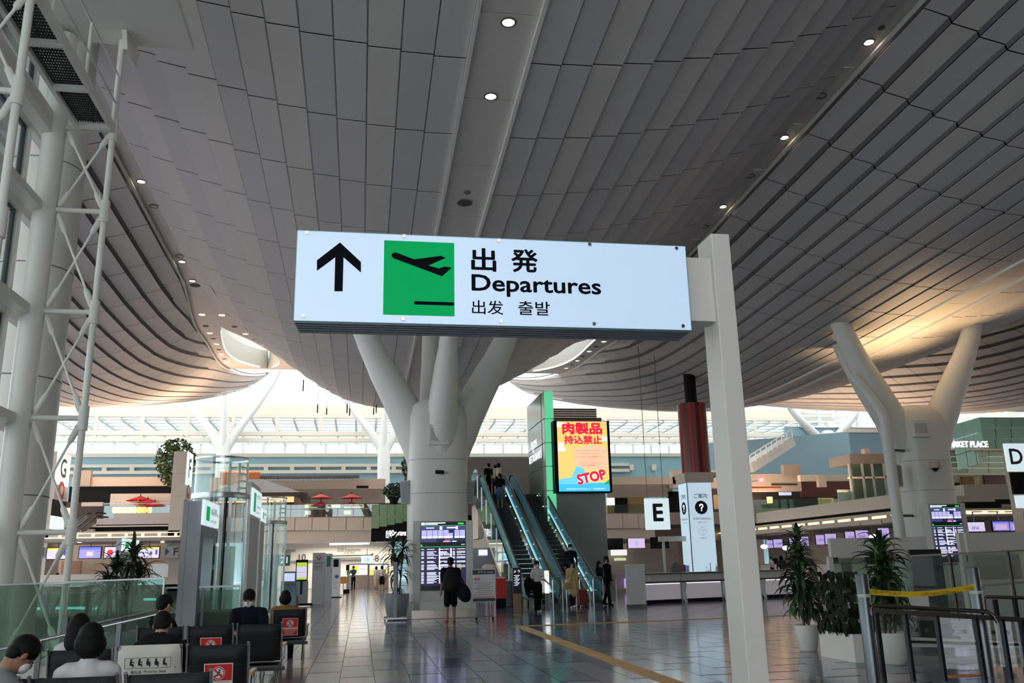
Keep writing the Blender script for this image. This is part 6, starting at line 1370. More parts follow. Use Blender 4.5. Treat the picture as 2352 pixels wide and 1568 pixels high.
for (bx_, lab, b_) in (((372, 1254, 409, 1281), 'grey pointer sign with arrow and letter F', '▶ F'), ((88, 1257, 104, 1281), 'grey pointer sign with an arrow to the left, behind the pillar', '◀')):
    a0_, a1_, b0_, b1_ = ext(*bx_, 50.6); p = Vector(((a0_+a1_)/2, 50.6, b0_)); t = thing('pointer_sign', lab, 'sign', p); MB().box(a0_-p.x, a1_-p.x, 0, .1, 0, b1_-b0_).build('panel', mat('pointer_grey', rgb(140, 140, 136), .5), t); MB().tube([(0, .06, b1_-b0_), (0, .06, A(250, 1242, 52).z-b0_)], .03, 6).build('hanger', DSTEEL, t)
    if 'F' in b_: text('F', (.18, -.001, .12), .42, INK, t, bold=.03)
    mb = MB(); s_ = 1 if 'F' in b_ else -1; x_ = -.15 if s_ > 0 else .1; mb.prism([(x_, .12), (x_, .54), (x_+.2*s_, .33)] if s_ < 0 else [(x_-.1, .12), (x_+.12, .33), (x_-.1, .54)], (0, -.003, 0), (1, 0, 0), (0, 0, 1), .003); mb.build('arrow', INK, t)
# ------------------------------------------------------------------ upper floor shops, left wing
def grp(name, label, cat, px, py, Y):
    t = thing(name, label, cat, A(px, py, Y)); o = t.location.copy()
    def add(nm, x0, y0, x1, y1, Yy, th, m, bevel=0):
        q = slab(nm, x0, y0, x1, y1, Yy, th, m, None, bevel); q.parent = t; q.location = -o; return q
    return t, add
WWOOD = mat('shop_wood_warm', rgb(168, 98, 44), .5, noise=.15, nscale=6); LANT = emis('lantern_glow', (1.0, .58, .2), 2.2); WINY = emis('window_glow', (1.0, .82, .52), .8)
t, ad = grp('restaurant_wing', 'upper floor restaurant wing with dark bulkhead and lanterns, left', 'restaurant', 290, 1230, 66)
ad('parapet', 165, 1095, 400, 1116, 66, .4, BEIGE); ad('side_block', 167, 1080, 208, 1116, 65.8, .4, mat('wall_tan', rgb(168, 152, 132), .55)); ad('dark_bulkhead', 158, 1116, 400, 1152, 66.5, .4, BLACK); ad('kiosk_wall', 253, 1133, 400, 1160, 66.2, .3, CREAM); ad('shop_back', 150, 1150, 400, 1190, 70, .3, mat('shop_dark', rgb(52, 34, 24), .6)); ad('beam', 187, 1153, 236, 1162, 66.1, .3, BEIGE)
ad('balcony_glass', 238, 1160, 400, 1190, 64.5, .05, GLASSG); ad('balcony_rail', 238, 1155, 400, 1157, 64.4, .1, BRUSH)
for k, (x0, x1, y0, y1) in enumerate(((262, 400, 1178, 1190), (222, 400, 1190, 1206))): ad('balcony_band', x0, y0, x1, y1, 64-k*.6, .5, mat('band_grey', rgb(166, 160, 156), .5))
ad('black_band', 203, 1208, 400, 1222, 63.8, .4, BLACK); ad('floor_edge', 190, 1204, 400, 1209, 63.4, .5, CREAM); ad('left_counter_glow', 142, 1166, 172, 1188, 68, .2, LANT)
tc = t
for k in range(8):
    x = 264+11.2*k; p = A(x, 1171, 65.3); l = thing('paper_lantern', 'glowing paper lantern of the restaurant row, %s from the left' % ('first second third fourth fifth sixth seventh eighth'.split()[k]), 'lantern', p, group='paper lanterns of the upper restaurant')
    MB().lathe([(.08, -.22), (.16, -.18), (.2, 0), (.16, .18), (.08, .22)], n=14).build('paper', LANT, l, smooth=60); MB().lathe([(.09, .22), (.09, .27)], n=10).build('cap', BLACK, l); MB().tube([(0, 0, .27), (0, 0, .55)], .01, 5).build('cord', BLACK, l)
def umbrella(px, py, Y, w, label, tiers=1):
    p = A(px, py, Y); zb = Z4; t = thing('red_parasol', label, 'parasol', (p.x, Y, Z4), group='red paper parasols of the restaurants'); h = p.z-Z4
    for k in range(tiers):
        z = h-.62*k; n = 16; mb = MB(); pts = []
        for i in range(n):
            a0_ = 2*math.pi*i/n; pts.append((w*math.cos(a0_), w*math.sin(a0_), z-.26))
        mb.add([(0, 0, z+.08)]+pts, [(0, 1+i, 1+(i+1) % n) for i in range(n)]); mb.add([(0, 0, z+.03)]+[(x, y, zz-.02) for x, y, zz in pts], [(0, 1+(i+1) % n, 1+i) for i in range(n)])
        mb.build('canopy', mat('parasol_red', rgb(198, 40, 36), .6), t)
    MB().tube([(0, 0, 0), (0, 0, h+.2)], .035, 8).build('pole', BLACK, t); MB().lathe([(.35, 0), (.35, .08), (.05, .1)], n=14).build('base', BLACK, t)
umbrella(323, 1141, 65.6, .95, 'flat red parasol highest of the three in the left wing'); umbrella(340, 1148, 65.2, .95, 'flat red parasol in the middle of the three, left wing'); umbrella(356, 1154, 64.9, .95, 'flat red parasol lowest of the three, left wing')
umbrella(738, 1136, 72, .9, 'two-tiered red parasol on the terrace nearer the hut roof', 2); umbrella(808, 1136, 72, .9, 'two-tiered red parasol on the terrace nearer the hanging plant', 2)
# stairs beside the wing
t, ad = grp('side_escalator', 'small escalator with steel balustrades beside the left wing', 'escalator', 205, 1222, 62)
for k, (xa, ya, xb, yb) in enumerate(((150, 1220, 200, 1185), (172, 1222, 218, 1183), (185, 1222, 224, 1192))): 
    a_, b_ = A(xa, ya, 62), A(xb, yb, 64); MB().beam(a_-t.location, b_-t.location, .08, .3).build('balustrade', mat('bal_steel', rgb(160, 160, 154), .3, metal=.6), t); MB().tube([a_-t.location+Vector((0, 0, .2)), b_-t.location+Vector((0, 0, .2)), b_-t.location+Vector((.5, .4, .15))], .06, 6).build('handrail', RUB, t)
for px in (165, 210): c = A(px, 1215, 62.6); MB().box(c.x-t.location.x-.2, c.x-t.location.x+.2, .4, .8, -t.location.z, c.z-t.location.z).build('support', TAUPE, t)
# ------------------------------------------------------------------ middle terrace
t, ad = grp('terrace_building', 'restaurant building behind the terrace with beige parapet', 'restaurant', 780, 1186, 78)
ad('parapet', 600, 1100, 885, 1123, 78, .5, BEIGE); ad('wall', 600, 1123, 885, 1156, 79, .4, TAUPE); ad('shopfront', 640, 1156, 935, 1190, 80, .3, mat('shop_brown_dark', rgb(86, 62, 44), .6)); ad('grille', 819, 1115, 846, 1120.5, 77.95, .05, BLACK); ad('wood_wall', 505, 1082, 596, 1112, 76, .4, WWOOD); ad('brown_wall', 480, 1096, 620, 1160, 80, .4, BEIGE)
for (x0, x1) in ((700, 730), (752, 782), (790, 836)): ad('lit_window', x0, 1158, x1, 1166, 79.7, .1, WINY)
for (x0, x1) in ((700, 714), (790, 806)): ad('lit_menu', x0, 1172, x1, 1186, 79.5, .1, WINY)
tb = t
kz = A(700, 1092, 77.5).z
kw_ = thing('tiled_eave', 'grey Japanese tile ridge running along the parapet', 'tile roof', A(715, 1100, 77)); kx0, kx1 = A(595, 1095, 77).x, A(825, 1095, 77).x
MB().box(kx0-kw_.location.x, kx1-kw_.location.x, 0, .5, .12, .32).build('ridge', mat('kawara_dark', rgb(84, 86, 86), .5), kw_)
ktile = MB().tube([(0, -.2, -.18), (0, .3, .12)], .055, 8).mesh('roof_tile', mat('kawara_grey', rgb(150, 152, 154), .5), smooth=50)
for k in range(int((kx1-kx0)/.17)): inst('roof_tile', ktile, kw_, (kx0-kw_.location.x+.1+.17*k, .0, 0))
# hut
hp = A(634, 1160, 72); ht = thing('wooden_hut', 'wooden hut with grey pyramid roof and warm lit eaves', 'hut', (hp.x, 74, Z4)); 
rx0, rx1 = A(480, 1130, 72).x-hp.x, A(690, 1130, 72).x-hp.x; zr_ = A(600, 1131, 72).z-Z4; zpk = A(590, 1099, 74).z-Z4; mx = A(592, 1099, 74).x-hp.x
rf = MB(); rf.add([(rx0, -2.2, zr_), (rx1, -2.2, zr_), (rx1, 3, zr_), (rx0, 3, zr_), (mx-.8, .4, zpk), (mx+.4, .4, zpk)], [(0,1,5,4),(1,2,5),(2,3,4,5),(3,0,4),(0,3,2,1)]); rf.build('roof', mat('hut_roof_grey', rgb(124, 120, 118), .7, noise=.15, nscale=4), ht)
MB().box(rx0-.1, rx1+.15, -2.35, -2.1, zr_-.3, zr_-.02).build('eave_front', mat('eave_dark', rgb(44, 34, 28), .5), ht); MB().box(rx1-.1, rx1+.5, -2.3, 3, zr_-.5, zr_-.05).build('eave_side', mat('eave_dark', rgb(44, 34, 28), .5), ht)
MB().box(rx0+.6, rx1-.5, -1.9, -1.7, zr_-.75, zr_-.32).build('lit_frieze', emis('hut_glow', (1, .66, .3), .9), ht); MB().box(rx0+.6, rx1-.6, -.4, -.2, .0, zr_-.3).build('wall', mat('hut_shade', rgb(94, 62, 38), .5), ht)
for k in range(6): MB().box(rx0+.7+k*1.25, rx0+.82+k*1.25, -1.95, -1.8, 0, zr_-.3).build('post', WWOOD, ht)
# terrace railing
tr_ = thing('terrace_railing', 'glass terrace railing with slim steel rail along the fascia', 'railing', (A(750, 1180, 70).x, 70.2, Z4)); ox = tr_.location.x
for k in range(9):
    x0_, x1_ = A(560+36*k, 1175, 70).x, A(595+36*k, 1175, 70).x; MB().box(x0_-ox, x1_-ox, 0, .02, .0, .95).build('glass_panel', GLASSG, tr_)
MB().box(A(560, 1175, 70).x-ox, A(880, 1175, 70).x-ox, -.02, .03, .58, .63).build('rail', BRUSH, tr_)
bn = thing('red_bench', 'long red felt bench on the terrace behind the railing', 'bench', (A(760, 1183, 72.5).x, 72.5, Z4)); MB().box(-2.0, 2.4, 0, .6, .12, .3).build('felt', mat('felt_red', rgb(176, 34, 40), .8), bn); [MB().box(x, x+.1, .1, .5, 0, .12).build('leg', BLACK, bn) for x in (-1.8, 2.1)]
# ------------------------------------------------------------------ right wings
t, ad = grp('restaurant_wing', 'upper floor shops beside the lift tower with wood panels', 'restaurant', 1470, 1180, 74)
ad('parapet', 1392, 1095, 1560, 1112, 74, .4, BEIGE); ad('taupe_wall', 1395, 1112, 1545, 1141, 75, .3, TAUPE); ad('wood_wall', 1395, 1140, 1482, 1182, 76, .3, mat('wood_pale', rgb(160, 128, 84), .5)); ad('lit_window', 1394, 1143, 1412, 1160, 75.7, .1, emis('window_white', (1, .95, .9), 1.1)); ad('dark_window', 1412, 1143, 1442, 1180, 75.7, .1, BLACK); ad('dark_shop', 1536, 1128, 1568, 1182, 75, .3, BLACK); ad('balcony_glass', 1395, 1158, 1480, 1181, 73, .04, GLASSG); ad('corner_block', 1545, 1080, 1660, 1120, 74, 1, BEIGE); ad('lit_detail', 1642, 1136, 1660, 1168, 74, .3, mat('shop_warm', rgb(150, 104, 60), .5, emit=.25, ecol=(1, .6, .3))); ad('body', 1600, 1110, 1760, 1182, 77, .3, mat('shop_dark2', rgb(70, 56, 48), .6)); ad('green_fascia', 1640, 1182, 1760, 1222, 73, .3, mat('green_fascia', rgb(142, 154, 128), .4))
t, ad = grp('restaurant_wing', 'upper floor lounge with dark balcony and lamps, right of the post', 'restaurant', 1860, 1170, 72)
ad('parapet', 1728, 1088, 1840, 1128, 72, .5, BEIGE); ad('block', 1800, 1067, 1838, 1090, 71.8, .5, mat('wall_tan', rgb(168, 152, 132), .55)); ad('parapet', 1838, 1090, 1955, 1104, 70, .5, CREAM); ad('block', 1880, 1091, 1898, 1118, 69.8, .4, CREAM); ad('dark_red_wall', 1840, 1103, 1955, 1140, 73, .3, mat('wall_dark_red', rgb(84, 36, 28), .5)); ad('dark_lounge', 1725, 1125, 1960, 1168, 75, .3, mat('lounge_dark', rgb(44, 34, 30), .5)); ad('vent_band', 1772, 1110, 1832, 1114, 71.9, .05, DSTEEL); ad('eave', 1700, 1117, 1795, 1121, 69, .8, mat('eave_copper', rgb(130, 66, 40), .5)); ad('balcony_glass', 1725, 1146, 1955, 1168, 67, .05, GLASSG); ad('green_fascia', 1728, 1166, 1860, 1200, 67.5, .4, mat('green_fascia', rgb(142, 154, 128), .4)); ad('lit_sign', 1790, 1130, 1818, 1137, 72.5, .1, emis('lounge_screen', rgb(180, 190, 230), .9)); ad('warm_glow', 1880, 1143, 1915, 1158, 74.6, .1, mat('glow_olive', rgb(120, 96, 44), .5, emit=.3, ecol=(1, .7, .25)))
p = A(1747, 1101, 68.5); s_ = thing('round_shop_sign', 'round red and white lit shop sign right of the post', 'sign', p); mb = MB(); disc(mb, (0, 0, 0), .33, Vector((1, 0, 0)), (0, 0, 1), 24, depth=.1); mb.build('disc', emis('sign_pink_red', rgb(226, 120, 120), .9), s_); mb = MB(); mb.prism([(-.2, -.05), (.16, .0), (.2, .08), (-.14, .04)], (0, -.11, .02), (1, 0, 0), (0, 0, 1), .01); mb.prism([(-.16, -.18), (.18, -.14), (.16, -.08), (-.18, -.11)], (0, -.11, 0), (1, 0, 0), (0, 0, 1), .01); mb.build('mark', emis('sign_white_lit', (1, .97, 1), 1.5), s_); MB().tube([(0, .1, 0), (0, 3.4, 0)], .04, 6).build('arm', DSTEEL, s_)
p = A(1768, 1148, 68); s_ = thing('box_lantern', 'warm box lantern on the dark balcony right of the post', 'lantern', (p.x, 68, p.z)); MB().box(-.17, .17, -.17, .17, -.26, .26).build('shade', LANT, s_); MB().box(-.2, .2, -.2, .2, .26, .3).build('cap', BLACK, s_); MB().tube([(0, 0, -.26), (0, 0, -.9)], .03, 6).build('stem', BLACK, s_)
# glass lift building and stair on the right
t, ad = grp('glass_lift_block', 'glazed lift block with grey crown on the upper floor right', 'lift block', 2005, 1165, 60)
ad('crown', 1952, 1042, 2066, 1064, 60, 3, mat('crown_grey', rgb(122, 112, 104), .5)); ad('glass_upper', 1955, 1064, 2062, 1094, 60.2, .1, GLASSR); ad('ledge', 1953, 1094, 2064, 1098, 60, .4, CREAM); ad('glass_lower', 1955, 1098, 2062, 1160, 60.2, .1, GLASSR); ad('inner', 1962, 1064, 2058, 1160, 62, .2, mat('lift_inner', rgb(96, 108, 100), .4)); [ad('mullion', x, 1064, x+3, 1160, 60, .2, mat('mull_grey', rgb(150, 156, 148), .4)) for x in (1955, 1985, 2008, 2035, 2060)]; ad('side_box', 1926, 1124, 1955, 1160, 60.5, .1, mat('mint_panel', rgb(150, 176, 166), .3)); ad('top_box', 1986, 1030, 1998, 1043, 60.5, .5, CREAM)
t, ad = grp('upper_stair', 'white enclosed stair bridge rising in front of the blue wall', 'stair', 1760, 1075, 76)
a_, b_ = A(1716, 1075, 76), A(1812, 1014, 78); MB().beam(a_-t.location, b_-t.location, 1.4, .9).build('stringer', WHITE, t); MB().beam(a_-t.location+Vector((0, -.8, 1.1)), b_-t.location+Vector((0, -.8, 1.1)), .08, .1).build('handrail', STEEL, t)
for k in range(9): c = a_+(b_-a_)*(k/8)-t.location; MB().box(c.x-.04, c.x+.04, c.y-.85, c.y-.75, c.z+.2, c.z+1.1).build('baluster', STEEL, t)
o = text('OBSERVATION DECK', a_+(b_-a_)*.42-t.location+Vector((0, -.75, -.12)), .38, INK, t, ax=(b_-a_).normalized(), ay=Vector((-.55, 0, .83)), width=2.2)
# grey shop under the tower and black monitors near the E sign
t, ad = grp('shop_counter', 'beige shop counter with black monitors under the E sign', 'shop', 1420, 1330, 46)
ad('fascia', 1292, 1238, 1548, 1246, 46, 3, mat('fascia_taupe', rgb(160, 142, 128), .5)); ad('side_wall', 1292, 1246, 1385, 1345, 48, .3, mat('metal_mesh', rgb(158, 146, 136), .35, noise=.1, nscale=2)); ad('back', 1384, 1246, 1560, 1345, 52, .3, mat('shop_back_pale', rgb(196, 184, 172), .5)); ad('counter', 1400, 1316, 1560, 1345, 47, .5, mat('counter_pale', rgb(196, 188, 182), .5)); ad('post', 1384, 1246, 1392, 1345, 46, .3, mat('metal_mesh', rgb(158, 146, 136), .35, noise=.1, nscale=2)); ad('lit_shelf', 1405, 1262, 1440, 1275, 51.5, .2, emis('shelf_white', (1, .97, .95), .8)); ad('lit_screen', 1412, 1281, 1438, 1287, 50, .1, emis('screen_lime2', rgb(200, 216, 160), .9)); ad('pink_panel', 1436, 1328, 1446, 1350, 46.5, .2, emis('panel_violet', rgb(190, 160, 230), .9))
for (x0, y0, x1, y1, lit, lab) in ((1386, 1236, 1431, 1262, 0, 'dark switched-off monitor left of the lit one under the E sign'), (1442, 1235, 1482, 1259, 1, 'lilac lit monitor with an aircraft under the E sign'), (1495, 1233, 1537, 1259, 0, 'dark switched-off monitor right of the lit one under the E sign')):
    a0_, a1_, b0_, b1_ = ext(x0, y0, x1, y1, 45); p = Vector(((a0_+a1_)/2, 45, b0_)); m_ = thing('hanging_monitor', lab, 'monitor', p); hw_ = (a1_-a0_)/2
    MB().box(-hw_, hw_, .01, .12, 0, b1_-b0_).build('casing', BLACK, m_); MB().box(-hw_+.02, hw_-.02, 0, .01, .02, b1_-b0_-.02).build('screen', emis('screen_pale_lilac2', rgb(216, 190, 232), .95) if lit else mat('screen_off', rgb(14, 14, 16), .25), m_); MB().tube([(0, .06, (b1_-b0_)*.9), (0, 1.05, (b1_-b0_)*.9)], .04, 6).build('bracket', DSTEEL, m_)
    if lit: mb = MB(); mb.prism([(-.3, .42), (0, .36), (.3, .44), (.05, .33), (.04, .12), (-.04, .12), (-.05, .33)], (0, -.004, 0), (1, 0, 0), (0, 0, 1), .004); mb.build('aircraft', emis('plane_mint', rgb(150, 190, 220), .9), m_)
# hanging microphones / speaker rods under the hulls
rods = [(607, 437, 587, 30), (761, 492, 560, 30)]
for k, (px, yt, yb, Y) in enumerate(rods):
    p = A(px, yb, Y); zt2 = A(px, yt, Y).z; t = thing('hanging_rod', ('thin wire with black weight hanging left of the sign' if k == 0 else 'thin wire hanging just above the sign'), 'hanging rod', p); MB().tube([(0, 0, .6), (0, 0, zt2-p.z)], .012, 6).build('wire', BLACK, t); MB().tube([(0, 0, 0), (0, 0, .6)], .035, 8).build('weight', BLACK, t); MB().lathe([(.09, zt2-p.z), (.09, zt2-p.z+.06)], n=12).build('ceiling_cup', BLACK, t)
for k, (px, y0, y1) in enumerate(((785, 872, 898), (876, 872, 898), (696, 872, 898), (729, 928, 948), (750, 938, 952), (797, 928, 948), (803, 938, 954), (858, 936, 952), (864, 930, 948), (1833, 872, 892), (1903, 872, 892), (1974, 878, 892))):
    Y = 48 if px < 1000 else 46; p = A(px, y1, Y); a1_ = A(px, y0, Y); t = thing('hanging_rod', 'short black rod hanging under the far hulls, %s from the left' % ('fourth ninth first second third fifth sixth seventh eighth tenth eleventh twelfth'.split()[k]), 'hanging rod', p); MB().tube([(0, 0, 0), (0, 0, a1_.z-p.z)], .035, 6).build('rod', BLACK, t); MB().tube([(0, 0, a1_.z-p.z), (0, 0, zs(p.x-K0-PER*round((p.x-K0)/PER), Y)-p.z)], .01, 5).build('wire', BLACK, t)
# ------------------------------------------------------------------ plants
LGR = [mat('leaf_dark', rgb(38, 60, 34), .55, noise=.2, nscale=5), mat('leaf_mid', rgb(58, 86, 44), .4, noise=.2, nscale=5), mat('leaf_deep', rgb(26, 42, 26), .55, noise=.2, nscale=5)]
BARK = mat('stem_brown', rgb(86, 76, 58), .8, bump=.4, nscale=30); SOIL = mat('soil', rgb(40, 32, 26), .95, bump=.6, nscale=30)
def blade_mesh(L, w, droop, m, n=6):
    mb = MB(); prof = [0.25, .7, 1, .95, .7, .35, .02]
    pts = []; a = .35; p = Vector((0, 0, 0))
    for i in range(n+1):
        pts.append(p.copy()); ang = 1.0-droop*(i/n)**1.2; p = p+Vector((math.cos(ang), 0, math.sin(ang)))*(L/n)
    vs = []
    for i, q in enumerate(pts):
        ww = w*prof[i]/2; vs += [(q.x, -ww, q.z+ww*.35), (q.x, 0, q.z), (q.x, ww, q.z+ww*.35)]
    fs = []
    for i in range(n):
        for k in range(2): fs.append((i*3+k, (i+1)*3+k, (i+1)*3+k+1, i*3+k+1))
    return mb.add(vs, fs).mesh('leaf', m, smooth=60)
LEAVES = {}
def leafset(L, w):
    key = (L, w)
    if key not in LEAVES: LEAVES[key] = [blade_mesh(L*f, w, d, LGR[k % 3]) for k, (f, d) in enumerate(((1, 1.5), (.85, 1.9), (1.1, 2.3), (.7, 1.2), (.95, 2.6), (.8, 2.0)))]
    return LEAVES[key]
def crown(t, c, n, L, w, rr, spread=1.0, zspan=.3):
    ms = leafset(L, w)
    for i in range(n):
        u = i/n; az = i*2.39996+rr.uniform(-.3, .3); z = c[2]-zspan*(1-u)
        pitch = -1.1*(1-u)*spread+.45*u+rr.uniform(-.4, .3)
        inst('leaf', ms[rr.randrange(6)], t, (c[0]+.02*math.cos(az), c[1]+.02*math.sin(az), z), rot=(0, -pitch, az), scale=[rr.uniform(.75, 1.25)]*3)
def round_pot(t, r0_, r1_, h, m):
    MB().lathe([(r0_*.9, 0), (r0_, .02), (r1_*.97, h*.75), (r1_, h), (r1_-.02, h), (r1_-.03, h-.05)], n=32, caps=False).build('pot', m, t, smooth=50); MB().lathe([(.001, h-.04), (r1_-.025, h-.04)], n=20, caps=False).build('soil', SOIL, t)
POTW = mat('pot_white', rgb(214, 210, 202), .35)
rr = random.Random(11)
t = thing('potted_dracaena', 'tall leafy dracaena in a white pot, left of the long planter', 'potted plant', (7.82, 15.0, 0)); round_pot(t, .15, .215, .43, POTW)
MB().tube([(-.03, 0, .38), (-.06, .02, .8), (-.02, 0, 1.3), (0, 0, 2.0)], [.022, .02, .018, .012], 8).build('stem', BARK, t, smooth=50); MB().tube([(.06, .02, .38), (.1, .03, .75), (.13, .0, 1.0)], [.02, .018, .015], 8).build('stem', BARK, t, smooth=50)
crown(t, (0, 0, 1.98), 56, .34, .075, rr, .9, .5); crown(t, (-.01, 0, 1.68), 70, .46, .085, rr, 1.2, .5); crown(t, (-.03, 0, 1.30), 62, .50, .085, rr, 1.2, .4); crown(t, (.13, 0, 1.0), 44, .38, .075, rr, 1.2, .3); crown(t, (-.06, 0, 1.0), 48, .40, .075, rr, 1.2, .3)
t = thing('potted_dracaena', 'tall leafy dracaena in a white pot behind the steel post', 'potted plant', (8.02, 12.75, 0)); round_pot(t, .17, .245, .45, POTW)
MB().tube([(.0, 0, .4), (.03, .02, .9), (0, 0, 1.75)], [.022, .02, .014], 8).build('stem', BARK, t, smooth=50); MB().tube([(-.08, .02, .4), (-.1, .03, .75), (-.06, .0, 1.3)], [.02, .018, .015], 8).build('stem', BARK, t, smooth=50); MB().tube([(.09, .02, .4), (.12, .03, .7), (.1, .0, .95)], [.018, .016, .013], 8).build('stem', BARK, t, smooth=50)
crown(t, (0, 0, 1.70), 50, .50, .085, rr, .8, .35); crown(t, (0, 0, 1.45), 76, .48, .085, rr, 1.2, .45); crown(t, (-.05, 0, 1.12), 58, .46, .08, rr, 1.2, .35); crown(t, (.1, 0, .92), 44, .40, .07, rr, 1.1, .3)
t = thing('potted_dracaena', 'dark bushy dracaena behind the glass barrier on the left', 'potted plant', (A(287, 1330, 18.6).x, 18.6, 0)); round_pot(t, .25, .32, .5, mat('pot_grey', rgb(120, 124, 126), .4))
for (dx, h) in ((-.18, 1.75), (.12, 2.02), (.25, 1.6), (-.3, 1.45)): MB().tube([(dx*.4, 0, .45), (dx, .02, h)], [.03, .018], 8).build('stem', BARK, t, smooth=50); crown(t, (dx, 0, h), 52, .52, .06, rr, 1.0, .35)
t = thing('potted_dracaena', 'slender dracaena in a grey tapered pot beside the centre column', 'potted plant', (A(911, 1400, 28.0).x, 28.2, 0)); round_pot(t, .28, .40, .78, mat('pot_silver', rgb(132, 138, 140), .3))
for (dx, h) in ((-.12, 2.35), (.2, 2.3), (.02, 1.75)): MB().tube([(dx*.4, 0, .7), (dx, .02, h)], [.03, .02], 8).build('stem', BARK, t, smooth=50); crown(t, (dx, 0, h), 40, .6, .07, rr, 1.0, .45)
crown(t, (0, 0, .85), 40, .3, .05, rr, 1.2, .1)
# long planter with drooping heart leaves
t = thing('long_planter', 'white long planter full of dark heart-shaped leaves', 'planter', (7.74, 13.5, 0))
MB().box(-.22, .22, -.52, .52, 0, .42).build('box', POTW, t, bevel=.008); MB().box(-.21, .21, -.51, .51, .40, .43).build('rim', BLACK, t)
def heart(m):
    p = [(0, -.5), (.3, -.1), (.38, .25), (.22, .45), (0, .35), (-.22, .45), (-.38, .25), (-.3, -.1)]; mb = MB(); s = .105
    mb.add([(0, 0, .02)]+[(x*s, -.03*abs(y)*0-.015*(x*x*4), y*s) for x, y in p], [(0, 1+i, 1+(i+1) % 8) for i in range(8)]); return mb.mesh('leaf', m, smooth=60)
HL = [heart(mat('heart_leaf_dark', rgb(26, 34, 22), .65, spec=.1, noise=.2)), heart(mat('heart_leaf_mid', rgb(34, 42, 28), .65, spec=.1, noise=.2)), heart(mat('heart_leaf_grey', rgb(36, 40, 32), .65, spec=.1, noise=.2))]
for i in range(280):
    u, v = rr.random(), rr.random(); side = rr.random()
    if side < .62: x, y, z, az = -.24+.08*rr.random(), -.5+1.0*u, .42+.75*v, -math.pi/2
    elif side < .85: x, y, z, az = -.2+.4*u, -.52+.06*rr.random(), .42+.75*v, 0
    else: x, y, z, az = -.2+.4*u, -.48+.96*v, 1.1+.22*rr.random(), rr.uniform(-2, 1)
    inst('leaf', HL[i % 3], t, (x, y, z), rot=(rr.uniform(-.5, .2), rr.uniform(-.3, .3), az+rr.uniform(-.5, .5)), scale=[rr.uniform(1.15, 1.75)]*3)
for i in range(10): MB().tube([(rr.uniform(-.1, .1), -.45+.1*i, .4), (rr.uniform(-.15, .15), -.45+.1*i, 1.1)], .008, 5).build('stem', BARK, t)
# far trees and bushes: too many leaves to count
def bush(name, label, cat, px, py, Y, rx, rz, n, pot, ls=.16, stem=None):
    c = A(px, py, Y); t = thing(name, label, cat, (c.x, Y, stem if stem is not None else c.z-rz)); b0 = Vector(t.location); mb = MB()
    for i in range(n):
        while True:
            q = Vector((rr.uniform(-1, 1), rr.uniform(-1, 1), rr.uniform(-1, 1)))
            if .35 < q.length < 1 and (math.sin(q.x*7+q.z*5)+math.cos(q.y*6+q.z*9) > -.7): break
        p = c-b0+Vector((q.x*rx, q.y*rx, q.z*rz)); d1 = Vector((rr.uniform(-1, 1), rr.uniform(-1, 1), rr.uniform(-.6, .6))).normalized()*ls; d2 = d1.cross(Vector((rr.uniform(-1, 1), rr.uniform(-1, 1), rr.uniform(-1, 1)))).normalized()*ls*.5
        mb.add([p-d1, p+d2, p+d1, p-d2], [(0,1,2,3)], i % 3)
    stuff(mb.build('foliage', LGR, t))
    if stem is not None: MB().tube([(0, 0, 0), (.1, 0, (c.z-stem)*.5), (0, 0, c.z-stem)], [.16, .12, .06], 8).build('trunk', BARK, t)
    if pot: pot(t)
bush('indoor_tree', 'green indoor tree rising behind the F column', 'tree', 403, 1062, 64, 1.35, 1.75, 1500, None, .17, 4.8)
bush('hanging_bush', 'green bush on the balcony beside the centre column', 'bush', 905, 1128, 71, .9, .7, 900, lambda t: MB().lathe([(.3, Z4-t.location.z), (.32, -.1), (.45, .2)], n=14).build('tall_pot', BLACK, t, smooth=40), .12)
bush('hanging_bush', 'small dark bush high beside the centre column, left side', 'bush', 932, 1072, 71, .4, .85, 300, lambda t: MB().tube([(0, 0, Z4-t.location.z), (0, 0, .3)], .09, 8).build('trunk', BARK, t), .11)
bush('balcony_bush', 'dark plant trough on the right island roof', 'bush', 1868, 1172, 60, .8, .3, 400, lambda t: MB().box(-.8, .8, -.3, .3, -.2, 0).build('trough', BLACK, t), .1)
